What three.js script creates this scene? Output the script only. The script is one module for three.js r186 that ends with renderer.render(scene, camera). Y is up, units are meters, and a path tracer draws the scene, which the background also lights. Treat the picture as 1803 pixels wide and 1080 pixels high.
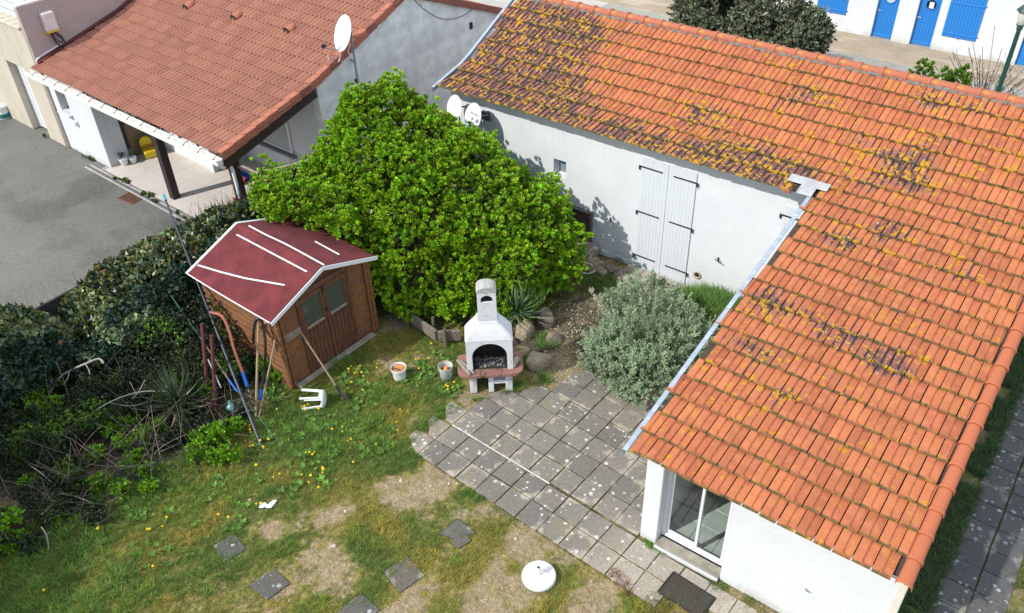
import * as THREE from 'three';
import { mergeGeometries } from 'three/addons/utils/BufferGeometryUtils.js';

// ---------- camera, sky, sun, exposure ----------
const scene = new THREE.Scene();
const camera = new THREE.PerspectiveCamera(39.19, 1024 / 613, 0.1, 2000);
camera.position.set(0, 11.218, 0);
camera.rotation.order = 'YXZ';
camera.rotation.set(-0.65992, 0.66504, -0.03513);
const renderer = new THREE.WebGLRenderer({ antialias: true });
renderer.toneMapping = THREE.LinearToneMapping;
renderer.toneMappingExposure = 1.08;
renderer.shadowMap.enabled = true;
const SUN = new THREE.Vector3(-0.296, 0.67, 0.68).normalize();
const sun = new THREE.DirectionalLight(new THREE.Color(1, 0.965, 0.9), 4.1);
sun.position.set(-10, 0, -10).addScaledVector(SUN, 60);
sun.target.position.set(-10, 0, -10);
sun.castShadow = true; sun.shadow.mapSize.set(4096, 4096); sun.shadow.radius = 1.6;
Object.assign(sun.shadow.camera, { left: -32, right: 32, top: 32, bottom: -32, near: 1, far: 160 });
scene.add(sun, sun.target);

// ---------- random numbers and noise ----------
function RNG(seed) { let a = seed >>> 0; return () => { a = (a + 0x6D2B79F5) | 0; let t = Math.imul(a ^ (a >>> 15), 1 | a); t = (t + Math.imul(t ^ (t >>> 7), 61 | t)) ^ t; return ((t ^ (t >>> 14)) >>> 0) / 4294967296; }; }
function h2(x, y, s) { let n = Math.imul(x | 0, 374761393) + Math.imul(y | 0, 668265263) + Math.imul(s | 0, 1274126177); n = Math.imul(n ^ (n >>> 13), 1274126177); return ((n ^ (n >>> 16)) >>> 0) / 4294967296; }
function vn(x, y, s = 0, px = 0) { const xi = Math.floor(x), yi = Math.floor(y), fx = x - xi, fy = y - yi, u = fx * fx * (3 - 2 * fx), v = fy * fy * (3 - 2 * fy); const w = px ? (k) => ((k % px) + px) % px : (k) => k; const a = h2(w(xi), w(yi), s), b = h2(w(xi + 1), w(yi), s), c = h2(w(xi), w(yi + 1), s), d = h2(w(xi + 1), w(yi + 1), s); return a + (b - a) * u + (c - a) * v + (a - b - c + d) * u * v; }
function fbm(x, y, s = 0, o = 4, px = 0) { let t = 0, a = 0.5, n = 0, f = 1; for (let i = 0; i < o; i++) { t += a * vn(x * f, y * f, s + i * 17, px ? px * f : 0); n += a; a *= 0.5; f *= 2; } return t / n; }
const clamp = (x, a = 0, b = 1) => Math.min(b, Math.max(a, x));
const sst = (a, b, x) => { const t = clamp((x - a) / (b - a)); return t * t * (3 - 2 * t); };
const mixc = (a, b, t) => [a[0] + (b[0] - a[0]) * t, a[1] + (b[1] - a[1]) * t, a[2] + (b[2] - a[2]) * t];
const V = (x, y, z) => new THREE.Vector3(x, y, z);

// ---------- the sky: blue with bright broken cloud, no sun disc ----------
{
  const w = 512, h = 256, d = new Float32Array(w * h * 4);
  for (let j = 0; j < h; j++) for (let i = 0; i < w; i++) {
    const el = (j + 0.5) / h * Math.PI - Math.PI / 2, az = i / w * Math.PI * 2;   // row 0 is the bottom
    const y = Math.sin(el), cx = Math.cos(el) * Math.cos(az), cz = Math.cos(el) * Math.sin(az);
    let c;
    if (y < 0) c = [0.16, 0.15, 0.13];
    else {
      const t = Math.pow(1 - y, 3);
      c = mixc([0.42, 0.6, 0.92], [0.86, 0.93, 1.0], t);
      const k = 1 / (y + 0.25), n = fbm(cx * k * 1.6 + 7, cz * k * 1.6 + 3, 5, 5);
      c = mixc(c, [1.2, 1.2, 1.2], sst(0.42, 0.62, n) * 0.85);
    }
    const o = (j * w + i) * 4; d[o] = c[0]; d[o + 1] = c[1]; d[o + 2] = c[2]; d[o + 3] = 1;
  }
  const t = new THREE.DataTexture(d, w, h, THREE.RGBAFormat, THREE.FloatType);
  t.mapping = THREE.EquirectangularReflectionMapping; t.magFilter = t.minFilter = THREE.LinearFilter; t.needsUpdate = true;
  scene.background = t; scene.environment = t; scene.backgroundIntensity = 1.08; scene.environmentIntensity = 1.08;
}

// ---------- helpers ----------
const used = new Map();
function numbered(n) { const k = used.get(n) || 0; used.set(n, k + 1); return k ? n + '_' + String(k).padStart(3, '0') : n; }
function shade(o) { o.castShadow = true; o.receiveShadow = true; return o; }
function thing(name, label, category, pos = [0, 0, 0], turn = 0, group) {
  const o = new THREE.Group(); o.name = numbered(name); scene.add(o); o.position.set(...pos); o.rotation.y = turn;
  o.userData = { label, category }; if (group) o.userData.group = group; return o;
}
function struct(name, geos, mat) { const m = obj(name, geos, mat, scene); m.name = numbered(name); m.userData = { kind: 'structure' }; return m; }
function clean(g) { const n = g.index ? g.toNonIndexed() : g; for (const k of Object.keys(n.attributes)) if (!['position', 'normal', 'uv', 'color'].includes(k)) n.deleteAttribute(k); if (!n.attributes.uv) uvBox(n); return n; }
function merge(geos) { const a = geos.map(clean), col = a.some(g => g.attributes.color); for (const g of a) if (!col) g.deleteAttribute('color'); return a.length === 1 ? a[0] : mergeGeometries(a); }
function obj(name, geos, mat, parent) { const m = shade(new THREE.Mesh(Array.isArray(geos) ? merge(geos) : geos, mat)); m.name = name; parent.add(m); return m; }
function group(name, parent) { const g = new THREE.Group(); g.name = name; parent.add(g); return g; }
// planar uv in metres from the dominant normal
function uvBox(g) {
  const p = g.attributes.position, n = g.attributes.normal, u = new Float32Array(p.count * 2);
  for (let i = 0; i < p.count; i++) { const ax = Math.abs(n.getX(i)), ay = Math.abs(n.getY(i)), az = Math.abs(n.getZ(i)); if (ay >= ax && ay >= az) { u[2 * i] = p.getX(i); u[2 * i + 1] = -p.getZ(i); } else if (ax > az) { u[2 * i] = p.getZ(i); u[2 * i + 1] = p.getY(i); } else { u[2 * i] = p.getX(i); u[2 * i + 1] = p.getY(i); } }
  g.setAttribute('uv', new THREE.BufferAttribute(u, 2)); return g;
}
function flat(pos, uv) { const g = new THREE.BufferGeometry(); g.setAttribute('position', new THREE.Float32BufferAttribute(pos, 3)); g.computeVertexNormals(); if (uv) g.setAttribute('uv', new THREE.Float32BufferAttribute(uv, 2)); else uvBox(g); return g; }
function quad(a, b, c, d) { return flat([...a, ...b, ...c, ...a, ...c, ...d]); }
// box with chamfered edges: centre x,z, bottom y
function box(w, h, d, x = 0, y = 0, z = 0, ch = 0.006, ry = 0) {
  const c = Math.min(ch, w * 0.3, h * 0.3, d * 0.3), X = w / 2, Y = h / 2, Z = d / 2, tri = [];
  const P = (sx, sy, sz, ax) => [sx * (X - (ax === 0 ? 0 : c)), sy * (Y - (ax === 1 ? 0 : c)), sz * (Z - (ax === 2 ? 0 : c))];
  const q = (a, b, cc, dd) => { const n = V(0, 0, 0).crossVectors(V(...b).sub(V(...a)), V(...cc).sub(V(...a))); const m = V(a[0] + b[0] + cc[0], a[1] + b[1] + cc[1], a[2] + b[2] + cc[2]); if (n.dot(m) < 0) [b, dd] = [dd, b]; tri.push(...a, ...b, ...cc, ...a, ...cc, ...dd); };
  const t3 = (a, b, cc) => { const n = V(0, 0, 0).crossVectors(V(...b).sub(V(...a)), V(...cc).sub(V(...a))); if (n.dot(V(...a)) < 0) [b, cc] = [cc, b]; tri.push(...a, ...b, ...cc); };
  for (const s of [-1, 1]) { q(P(s, -1, -1, 0), P(s, 1, -1, 0), P(s, 1, 1, 0), P(s, -1, 1, 0)); q(P(-1, s, -1, 1), P(1, s, -1, 1), P(1, s, 1, 1), P(-1, s, 1, 1)); q(P(-1, -1, s, 2), P(1, -1, s, 2), P(1, 1, s, 2), P(-1, 1, s, 2)); }
  if (c > 0) {
    for (const s of [-1, 1]) for (const t of [-1, 1]) { q(P(s, t, -1, 0), P(s, t, 1, 0), P(s, t, 1, 1), P(s, t, -1, 1)); q(P(s, -1, t, 0), P(s, 1, t, 0), P(s, 1, t, 2), P(s, -1, t, 2)); q(P(-1, s, t, 1), P(1, s, t, 1), P(1, s, t, 2), P(-1, s, t, 2)); for (const r of [-1, 1]) t3(P(s, t, r, 0), P(s, t, r, 1), P(s, t, r, 2)); }
  }
  const g = flat(tri); if (ry) g.rotateY(ry); g.translate(x, y + Y, z); return uvBox(g);
}
function tube(pts, r, seg = 6, n) { const c = new THREE.CatmullRomCurve3(pts.map(p => p.isVector3 ? p : V(...p))); return new THREE.TubeGeometry(c, n || Math.max(2, pts.length * 4), r, seg, false); }
// straight tapered bar between two points with closed ends
function bar(a, b, r1, r2 = r1, seg = 7) { const A = V(...a), B = V(...b), d = B.clone().sub(A), L = d.length(); const g = new THREE.CylinderGeometry(r2, r1, L, seg, 1); g.applyQuaternion(new THREE.Quaternion().setFromUnitVectors(V(0, 1, 0), d.normalize())); const m = A.add(B).multiplyScalar(0.5); g.translate(m.x, m.y, m.z); return g; }
function beam(a, b, w, h) { const A = V(...a), B = V(...b), d = B.clone().sub(A), L = d.length(); const g = box(w, h, L, 0, -h / 2, 0, 0.006); const q = new THREE.Quaternion().setFromRotationMatrix(new THREE.Matrix4().lookAt(B, A, V(0, 1, 0))); g.applyQuaternion(q); const m = A.add(B).multiplyScalar(0.5); g.translate(m.x, m.y, m.z); return uvBox(g); }
function prism(pts, depth, bev = 0) { const s = new THREE.Shape(pts.map(p => new THREE.Vector2(...p))); return new THREE.ExtrudeGeometry(s, { depth, bevelEnabled: bev > 0, bevelSize: bev, bevelThickness: bev, bevelSegments: 1, curveSegments: 12 }); }
// ---------- textures ----------
const toS = (x) => { x = clamp(x); return 255 * (x <= 0.0031308 ? x * 12.92 : 1.055 * Math.pow(x, 1 / 2.4) - 0.055); };
function tex(w, h, f, color = true) {
  const d = new Uint8Array(w * h * 4);
  for (let j = 0; j < h; j++) for (let i = 0; i < w; i++) { const c = f((i + 0.5) / w, (j + 0.5) / h), o = (j * w + i) * 4; if (color) { d[o] = toS(c[0]); d[o + 1] = toS(c[1]); d[o + 2] = toS(c[2]); } else d[o] = d[o + 1] = d[o + 2] = clamp(c) * 255; d[o + 3] = 255; }
  const t = new THREE.DataTexture(d, w, h); t.magFilter = THREE.LinearFilter; t.minFilter = THREE.LinearMipmapLinearFilter; t.generateMipmaps = true; t.wrapS = t.wrapT = THREE.RepeatWrapping; if (color) t.colorSpace = THREE.SRGBColorSpace; t.needsUpdate = true; return t;
}
const metres = (t, sx, sy = sx) => { t.repeat.set(1 / sx, 1 / sy); return t; };
const std = (o) => new THREE.MeshStandardMaterial({ roughness: 0.85, ...o });
const rgb = (r, g, b) => new THREE.Color().setRGB(r, g, b);
// a plain paint / metal / plastic with slight mottling
const MOT = new Map();
function mottled(c, amt = 0.12, scale = 1, opt = {}, s = 3) {
  const A = [0.12, 0.3, 0.45].reduce((a, b) => Math.abs(b - amt) < Math.abs(a - amt) ? b : a), S = [0.4, 1].reduce((a, b) => Math.abs(b - scale) < Math.abs(a - scale) ? b : a), key = A + ',' + S;
  if (!MOT.has(key)) MOT.set(key, metres(tex(256, 256, (u, v) => { const n = (1 + (fbm(u * 8, v * 8, 3, 4, 8) - 0.5) * 2 * A) / (1 + A); return [n, n, n]; }), S));
  return std({ map: MOT.get(key), color: rgb(c[0] * (1 + A), c[1] * (1 + A), c[2] * (1 + A)), ...opt });
}
const grainBump = metres(tex(256, 256, (u, v) => fbm(u * 32, v * 32, 41, 3, 32), false), 0.6);
// ---------- the ground ----------
// how grassy the garden is at (x, z): 0 bare sand, 1 thick grass
const GREEN = [[-7.206, -5.178, 0.5], [-6.804, -5.533, 0.35], [-6.298, -5.439, 0.3], [-5.595, -5.692, 0.4], [-9.283, -6.144, 0.5], [-9.086, -6.791, 0.6], [-8.03, -6.709, 0.4], [-8.171, -6.292, 0.5], [-8.861, -5.49, 0.4], [-6.893, -3.915, 0.4], [-6.428, -6.927, 0.25], [-4.992, -6.188, 0.18], [-4.267, -5.986, 0.35], [-6.516, -4.721, 0.3], [-5.46, -5.066, 0.3], [-3.116, -6.644, 0.3], [-5.628, -6.512, 0.3], [-4.13, -6.38, 0.2], [-8.947, -8.156, 0.4], [-10.602, -7.981, 0.6], [-8.441, -11.71, 0.4], [-7.85, -13.365, 0.35], [-8.158, -4.428, 0.3], [-10.087, -5.408, 0.5], [-10.155, -9.142, 0.3], [-8.029, -9.788, 0.4]];
const BARE = [[-7.526, -4.685, 0.5], [-7.152, -4.509, 0.45], [-7.51, -6.154, 0.4], [-7.282, -6.466, 0.4], [-5.823, -5.099, 0.35], [-5.082, -5.398, 0.35], [-5.046, -5.902, 0.35], [-3.726, -6.376, 0.4], [-5.197, -6.687, 0.35], [-6.973, -6.838, 0.5], [-5.979, -6.814, 0.4], [-6.939, -10.554, 0.6], [-6.84, -9.643, 0.35], [-7.732, -11.733, 0.6], [-9.863, -8.5, 0.25], [-7.949, -5.404, 0.3], [-7.968, -8.659, 0.3], [-8.599, -4.517, 0.25], [-5.941, -4.603, 0.25], [-8.238, -13.625, 0.35], [-10.631, -9.482, 0.35], [-7.914, -6.166, 0.25], [-4.583, -5.994, 0.3]];
function grassRaw(x, z) {
  const wob = (fbm(x * 2.2, z * 2.2, 71, 4) - 0.5) * 0.5; let g = 0.62 + (fbm(x * 0.8, z * 0.8, 9, 3) - 0.5) * 1.1 + (fbm(x * 5, z * 5, 13, 3) - 0.5) * 0.9;
  for (const [a, b, r] of GREEN) { const d = Math.hypot(x - a, z - b) + wob * 0.6; g += 0.85 * Math.exp(-(d * d) / (r * r)); }
  for (const [a, b, r] of BARE) { const d = Math.hypot(x - a, z - b) + wob * 0.6; g -= 0.8 * Math.exp(-(d * d) / (r * r)); }
  g += 0.35 * sst(-7.5, -9.5, x) * sst(-9.5, -7, z) - 0.25 * sst(-6.4, -5, x);
  return clamp(g);
}
function gridded(f, x0, z0, w, d, st) { const nx = Math.ceil(w / st) + 2, nz = Math.ceil(d / st) + 2, a = new Float32Array(nx * nz); for (let j = 0; j < nz; j++) for (let i = 0; i < nx; i++) a[j * nx + i] = f(x0 + i * st, z0 + j * st); return (x, z) => { const fx = clamp((x - x0) / st, 0, nx - 1.001), fz = clamp((z - z0) / st, 0, nz - 1.001), i = fx | 0, j = fz | 0, u = fx - i, v = fz - j, k = j * nx + i; return (a[k] * (1 - u) + a[k + 1] * u) * (1 - v) + (a[k + nx] * (1 - u) + a[k + nx + 1] * u) * v; }; }
const grassAt = gridded(grassRaw, -15, -17.7, 18.3, 20.2, 0.05);
// how far under the bushes by the fence (dark leaf litter)
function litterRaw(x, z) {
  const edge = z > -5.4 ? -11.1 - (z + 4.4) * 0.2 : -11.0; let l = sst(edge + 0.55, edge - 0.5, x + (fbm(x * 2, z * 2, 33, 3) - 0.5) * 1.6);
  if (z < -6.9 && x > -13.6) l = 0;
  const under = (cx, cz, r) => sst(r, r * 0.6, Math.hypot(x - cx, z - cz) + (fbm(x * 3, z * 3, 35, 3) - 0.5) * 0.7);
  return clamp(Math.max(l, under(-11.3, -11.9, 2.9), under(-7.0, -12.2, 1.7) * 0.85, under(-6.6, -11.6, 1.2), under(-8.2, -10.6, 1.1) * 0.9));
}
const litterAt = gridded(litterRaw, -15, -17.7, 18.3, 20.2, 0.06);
{
  const far = new THREE.PlaneGeometry(1200, 1200); far.rotateX(-Math.PI / 2); far.translate(0, -0.03, 0);
  struct('ground', far, std({ color: rgb(0.13, 0.12, 0.07), roughness: 1 }));
  // garden soil, sand, moss and thatch; grass blades grow on it further down
  const W = 18.2, D = 20, X0 = -14.95, Z0 = -17.6;
  const t = tex(1456, 1600, (u, v) => {
    const x = X0 + u * W, z = Z0 + (1 - v) * D, g = grassAt(x, z), f1 = fbm(x * 26, z * 26, 3, 2), f2 = fbm(x * 7, z * 7, 4, 2);
    let c = mixc([0.29, 0.225, 0.135], [0.21, 0.16, 0.085], f2);
    c = mixc(c, [0.2, 0.165, 0.045], sst(0.12, 0.5, g + (f2 - 0.5) * 1.1));
    c = mixc(c, [0.11, 0.125, 0.022], sst(0.5, 0.95, g + (f2 - 0.5) * 0.7));
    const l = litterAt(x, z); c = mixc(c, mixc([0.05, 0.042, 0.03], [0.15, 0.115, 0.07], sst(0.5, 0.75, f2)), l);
    const peb = vn(x * 45, z * 45, 8); if (peb > 0.87 && g < 0.6) c = mixc(c, [0.42, 0.37, 0.28], 0.7);
    if (x > -0.02) c = mixc(c, [0.05, 0.075, 0.02], 0.45);
    const k = 0.62 + 0.76 * f1; return [c[0] * k, c[1] * k, c[2] * k];
  });
  t.wrapS = t.wrapT = THREE.ClampToEdgeWrapping;
  const bt = tex(1024, 1024, (u, v) => 0.6 * fbm(u * 60, v * 60, 6, 4, 60) + 0.4 * vn(u * 240, v * 240, 7, 240), false); bt.repeat.set(5, 5.5);
  const nx = 130, nz = 140, g = new THREE.PlaneGeometry(W, D, nx, nz); g.rotateX(-Math.PI / 2); g.translate(X0 + W / 2, 0, Z0 + D / 2);
  const p = g.attributes.position;
  for (let i = 0; i < p.count; i++) { const x = p.getX(i), z = p.getZ(i), inHouse = x > -4.2 || z < -13.6; p.setY(i, -0.014 + (inHouse ? 0 : 0.02 * (fbm(x * 1.1, z * 1.1, 12, 3) - 0.55))); }
  g.computeVertexNormals();
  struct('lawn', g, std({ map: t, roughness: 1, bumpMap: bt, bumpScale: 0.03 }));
}
// neighbour's asphalt yard
const asphaltTex = (dark, s) => tex(1024, 1024, (u, v) => { const n = fbm(u * 10, v * 10, s, 5, 10), f = vn(u * 300, v * 300, s + 1, 300), st = sst(0.52, 0.72, fbm(u * 6, v * 6, s + 5, 4, 6)); const k = (0.72 + 0.35 * n + 0.35 * f - 0.3 * st) * dark; return [k * 1.0, k * 0.985, k * 0.88]; });
{
  const t = asphaltTex(0.14, 51); t.repeat.set(1 / 9, 1 / 9);
  const b = metres(tex(256, 256, (u, v) => vn(u * 128, v * 128, 5, 128) * 0.6 + 0.4 * vn(u * 50, v * 50, 6, 50), false), 1.2);
  const mat = std({ map: t, bumpMap: b, bumpScale: 0.006, roughness: 0.95 });
  const g = flat([-45, 0, -12, -45, 0, 12, -14.97, 0, 12, -45, 0, -12, -14.97, 0, 12, -14.97, 0, -12]); g.translate(0, -0.006, 0);
  struct('asphalt_yard', g, mat);
  // pale patch repairs and a crack on the yard are in the texture; tufts come with the plants
}
// street, pavement and the concrete apron behind the house
{
  const t = asphaltTex(0.27, 63); t.repeat.set(1 / 12, 1 / 12);
  const road = flat([-17.3, 0, -28.8, -16.6, 0, -20, 14, 0, -20, -17.3, 0, -28.8, 14, 0, -20, 14, 0, -28.8]); road.translate(0, 0.004, 0);
  struct('road', road, std({ map: t, roughness: 0.95 }));
  const pt = tex(512, 512, (u, v) => { const n = fbm(u * 10, v * 10, 91, 5, 10), f = vn(u * 160, v * 160, 92, 160), s = sst(0.55, 0.7, fbm(u * 4, v * 20, 93, 4, 4)); const k = 0.75 + 0.3 * n + 0.25 * f; return mixc([0.33 * k, 0.265 * k, 0.19 * k], [0.44 * k, 0.38 * k, 0.3 * k], s * 0.6); });
  pt.repeat.set(1 / 6, 1 / 6);
  const pav = box(60, 0.12, 1.85, 0, -0.1, -29.68, 0.02); uvBox(pav);
  struct('pavement', pav, std({ map: pt, roughness: 1 }));
  const ct = tex(256, 256, (u, v) => { const n = 0.8 + 0.4 * fbm(u * 8, v * 8, 95, 4, 8); return [0.42 * n, 0.4 * n, 0.36 * n]; }); ct.repeat.set(0.2, 0.2);
  const apron = flat([-40, 0, -28.8, -40, 0, -18, -16.7, 0, -18, -40, 0, -28.8, -16.7, 0, -18, -17.3, 0, -28.8]); apron.translate(0, 0.002, 0);
  struct('concrete_apron', apron, std({ map: ct, roughness: 1 }));
}
// ---------- paving slabs ----------
// weathered concrete: dark algae in the middle, pale edges, white lichen spots
function slabTex(w, h, W, D, cell, seed, dark, spots) {
  const r = RNG(seed), L = []; for (let i = 0; i < spots; i++) { const cl = r(); L.push([r() * W, r() * D, 0.008 + Math.pow(r(), 2.0) * 0.034, cl]); }
  const bins = new Map(); for (const s of L) { const k = Math.floor(s[0] / 0.2) + ',' + Math.floor(s[1] / 0.2); if (fbm(s[0] * 0.8, s[1] * 0.8, seed + 2, 2) > 0.36) (bins.get(k) || bins.set(k, []).get(k)).push(s); }
  return tex(w, h, (u, v) => {
    const x = u * W, y = v * D, ci = Math.floor(x / cell), cj = Math.floor(y / cell), fx = x / cell - ci, fy = y / cell - cj;
    const e = Math.min(fx, 1 - fx, fy, 1 - fy), n = fbm(x * 6, y * 6, seed, 4), f = vn(x * 70, y * 70, seed + 1) * 0.6 + 0.4 * vn(x * 160, y * 160, seed + 4);
    const lvl = h2(ci, cj, seed + 3), dk = clamp(dark(x, y) + (lvl - 0.5) * 0.32);
    const al = sst(0.0, 0.2, e * 0.75 + (n - 0.5) * 0.62 + dk * 0.16) * dk;
    let c = mixc(mixc([0.33, 0.295, 0.245], [0.42, 0.375, 0.315], lvl), [0.112, 0.106, 0.1], al * 0.92);
    c = mixc(c, [0.22, 0.2, 0.11], sst(0.62, 0.8, fbm(x * 2.5, y * 2.5, seed + 9, 3)) * 0.35);
    const k = 0.6 + 0.8 * f; c = [c[0] * k, c[1] * k, c[2] * k];
    const bi = Math.floor(x / 0.2), bj = Math.floor(y / 0.2);
    for (let a = -1; a <= 1; a++) for (let b = -1; b <= 1; b++) for (const s of bins.get((bi + a) + ',' + (bj + b)) || []) { const d = Math.hypot(x - s[0], y - s[1]) + (vn(x * 90, y * 90, seed + 6) - 0.5) * 0.008; if (d < s[2]) c = mixc(c, [0.62, 0.63, 0.58], sst(s[2], s[2] * 0.6, d) * (0.55 + 0.45 * s[3])); }
    return c;
  });
}
const slabBump = metres(tex(256, 256, (u, v) => 0.5 * vn(u * 90, v * 90, 21, 90) + 0.5 * fbm(u * 20, v * 20, 22, 3, 20), false), 0.8);
// one slab: chamfered top with slightly uneven corners, uv over its own patch of the pavement
function slabGeo(poly, y, th, uvOf, r) {
  const tri = [], uv = [], n = poly.length, cx = poly.reduce((s, p) => s + p[0], 0) / n, cz = poly.reduce((s, p) => s + p[1], 0) / n, tip = [(r() - 0.5) * 0.02, (r() - 0.5) * 0.02], up = (r() - 0.5) * 0.008;
  const H = (x, z) => y + up + (x - cx) * tip[0] + (z - cz) * tip[1];
  const inn = poly.map(p => [cx + (p[0] - cx) * 0.965, cz + (p[1] - cz) * 0.965]);
  const push = (...ps) => { for (const [x, yy, z] of ps) { tri.push(x, yy, z); uv.push(...uvOf(x, z)); } };
  for (let i = 0; i < n; i++) {
    const j = (i + 1) % n, a = inn[i], b = inn[j], A = poly[i], B = poly[j];
    const t = (p, dy) => [p[0], H(p[0], p[1]) + dy, p[1]];
    push([cx, H(cx, cz), cz], t(b, 0), t(a, 0)); push(t(a, 0), t(b, 0), t(B, -0.006)); push(t(a, 0), t(B, -0.006), t(A, -0.006)); push(t(A, -0.006), t(B, -0.006), t(B, -th)); push(t(A, -0.006), t(B, -th), t(A, -th));
  }
  return flat(tri, uv);
}
function inset(poly, g) { const n = poly.length, cx = poly.reduce((s, p) => s + p[0], 0) / n, cz = poly.reduce((s, p) => s + p[1], 0) / n; return poly.map(p => { const dx = p[0] - cx, dz = p[1] - cz, l = Math.max(Math.abs(dx), Math.abs(dz)); return [p[0] - dx / l * g, p[1] - dz / l * g]; }); }
function orient(poly) { let a = 0; for (let i = 0; i < poly.length; i++) { const p = poly[i], q = poly[(i + 1) % poly.length]; a += p[0] * q[1] - q[0] * p[1]; } return a < 0 ? poly.slice().reverse() : poly; }
function ragged(poly, k, r) { return poly.map(p => [p[0] + (r() - 0.5) * k, p[1] + (r() - 0.5) * k]); }
// clip a polygon by the half plane n.p < d
function clip(poly, nx, nz, d) { const out = []; for (let i = 0; i < poly.length; i++) { const p = poly[i], q = poly[(i + 1) % poly.length], a = nx * p[0] + nz * p[1] - d, b = nx * q[0] + nz * q[1] - d; if (a < 0) out.push(p); if ((a < 0) !== (b < 0)) { const t = a / (a - b); out.push([p[0] + (q[0] - p[0]) * t, p[1] + (q[1] - p[1]) * t]); } } return out; }
const PAT = { ca: Math.cos(-0.046), sa: Math.sin(-0.046) };
const patio2w = (i, j) => [-5.5334 + i * 0.4397 * PAT.ca - j * 0.45 * PAT.sa, -7.4114 - (i * 0.4397 * PAT.sa + j * 0.45 * PAT.ca)];
const w2patio = (x, z) => { const dx = x + 5.5334, dz = -(z + 7.4114); return [dx * PAT.ca + dz * PAT.sa, -dx * PAT.sa + dz * PAT.ca]; };
{
  const t = slabTex(1200, 900, 7.2, 5.4, 0.45, 7, (x, y) => { const i = x / 0.45 - 7, j = y / 0.45 - 2; return clamp(0.82 - 0.3 * sst(0.5, 4.5, i) * sst(3.5, 0, j) - 0.45 * sst(2.5, 5, i) * sst(2.5, 0.4, j) - 0.35 * sst(-4.2, -6, i) - 0.3 * sst(4, 7, j) * sst(-2, 0, i)); }, 950);
  t.wrapS = t.wrapT = THREE.ClampToEdgeWrapping;
  const mat = std({ map: t, color: rgb(0.97, 0.955, 0.93), bumpMap: slabBump, bumpScale: 0.004, roughness: 0.95 });
  const p = group('patio', scene); p.userData = { kind: 'structure' };
  const r = RNG(5), uvOf = (x, z) => { const [a, b] = w2patio(x, z); return [(a / 0.4397 + 7) / 16, (b / 0.45 + 2) / 12]; };
  const start = { '-1': -6, 0: -6, 1: -6, 2: -5, 3: -5, 4: -4, 5: -3, 6: -3, 7: -2, 8: -1 }, part = new Set(['-6,-1', '-6,0', '-6,1', '-5,3', '-4,4', '-3,6']);
  for (let j = -1; j <= 8; j++) for (let i = start[j]; i <= (j < 0 ? 5 : j < 1 ? 8 : 3); i++) {
    const c = (a, b) => { const q = patio2w(a, b); return [q[0], q[1]]; };
    let poly = [c(i, j), c(i + 1, j), c(i + 1, j + 1), c(i, j + 1)];
    if (j === 0) poly = [c(i, j), c(i + 1, j), c(i + 1, j + 0.95), c(i, j + 0.95)];
    if (j === 1) poly = [c(i, j + 0.03), c(i + 1, j + 0.03), c(i + 1, j + 1), c(i, j + 1)];
    poly = inset(poly, 0.006 + r() * 0.007);
    if (part.has(i + ',' + j)) { const o = j < 2 ? patio2w(i + 0.35, j + 0.3) : patio2w(i + 0.3, j + 0.75), n = j < 2 ? [-0.55, j < 0 ? 0.83 : 0.5] : [-0.8, -0.6]; poly = clip(poly, n[0], n[1], n[0] * o[0] + n[1] * o[1]); }
    poly = ragged(poly, 0.012, r); if (poly.length < 3) continue;
    obj('paving_slab', slabGeo(orient(poly), 0.012, 0.05, uvOf, r), mat, p);
  }
  // strip of pale mortar filling the wide joint
  const A = patio2w(-5.0, 0.99), B = patio2w(0.05, 0.99), mt = mottled([0.5, 0.47, 0.43], 0.45, 0.4, { roughness: 1 }, 77);
  obj('mortar_strip', beam([A[0], 0.008, A[1]], [B[0], 0.008, B[1]], 0.03, 0.022), mt, p);
}
{
  const t = slabTex(192, 1024, 1.0, 9, 0.45, 19, (x, y) => 0.95, 420);
  const mat = std({ map: t, color: rgb(0.56, 0.6, 0.66), bumpMap: slabBump, bumpScale: 0.004, roughness: 0.9 });
  const p = group('side_path', scene); p.userData = { kind: 'structure' }; const r = RNG(15);
  for (let j = 0; j < 20; j++) for (let k = 0; k < 2; k++) {
    const x0 = 0.27 + k * 0.463, z0 = -8.0 - j * 0.452;
    let poly = ragged(inset([[x0, z0], [x0 + 0.45, z0], [x0 + 0.45, z0 - 0.45], [x0, z0 - 0.45]], 0.006), 0.012, r);
    obj('paving_slab', slabGeo(orient(poly), 0.014, 0.05, (x, z) => [(x - 0.26 - k * 0.013) / 1.0, -(z + 8) / 9], r), mat, p);
  }
}
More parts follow.
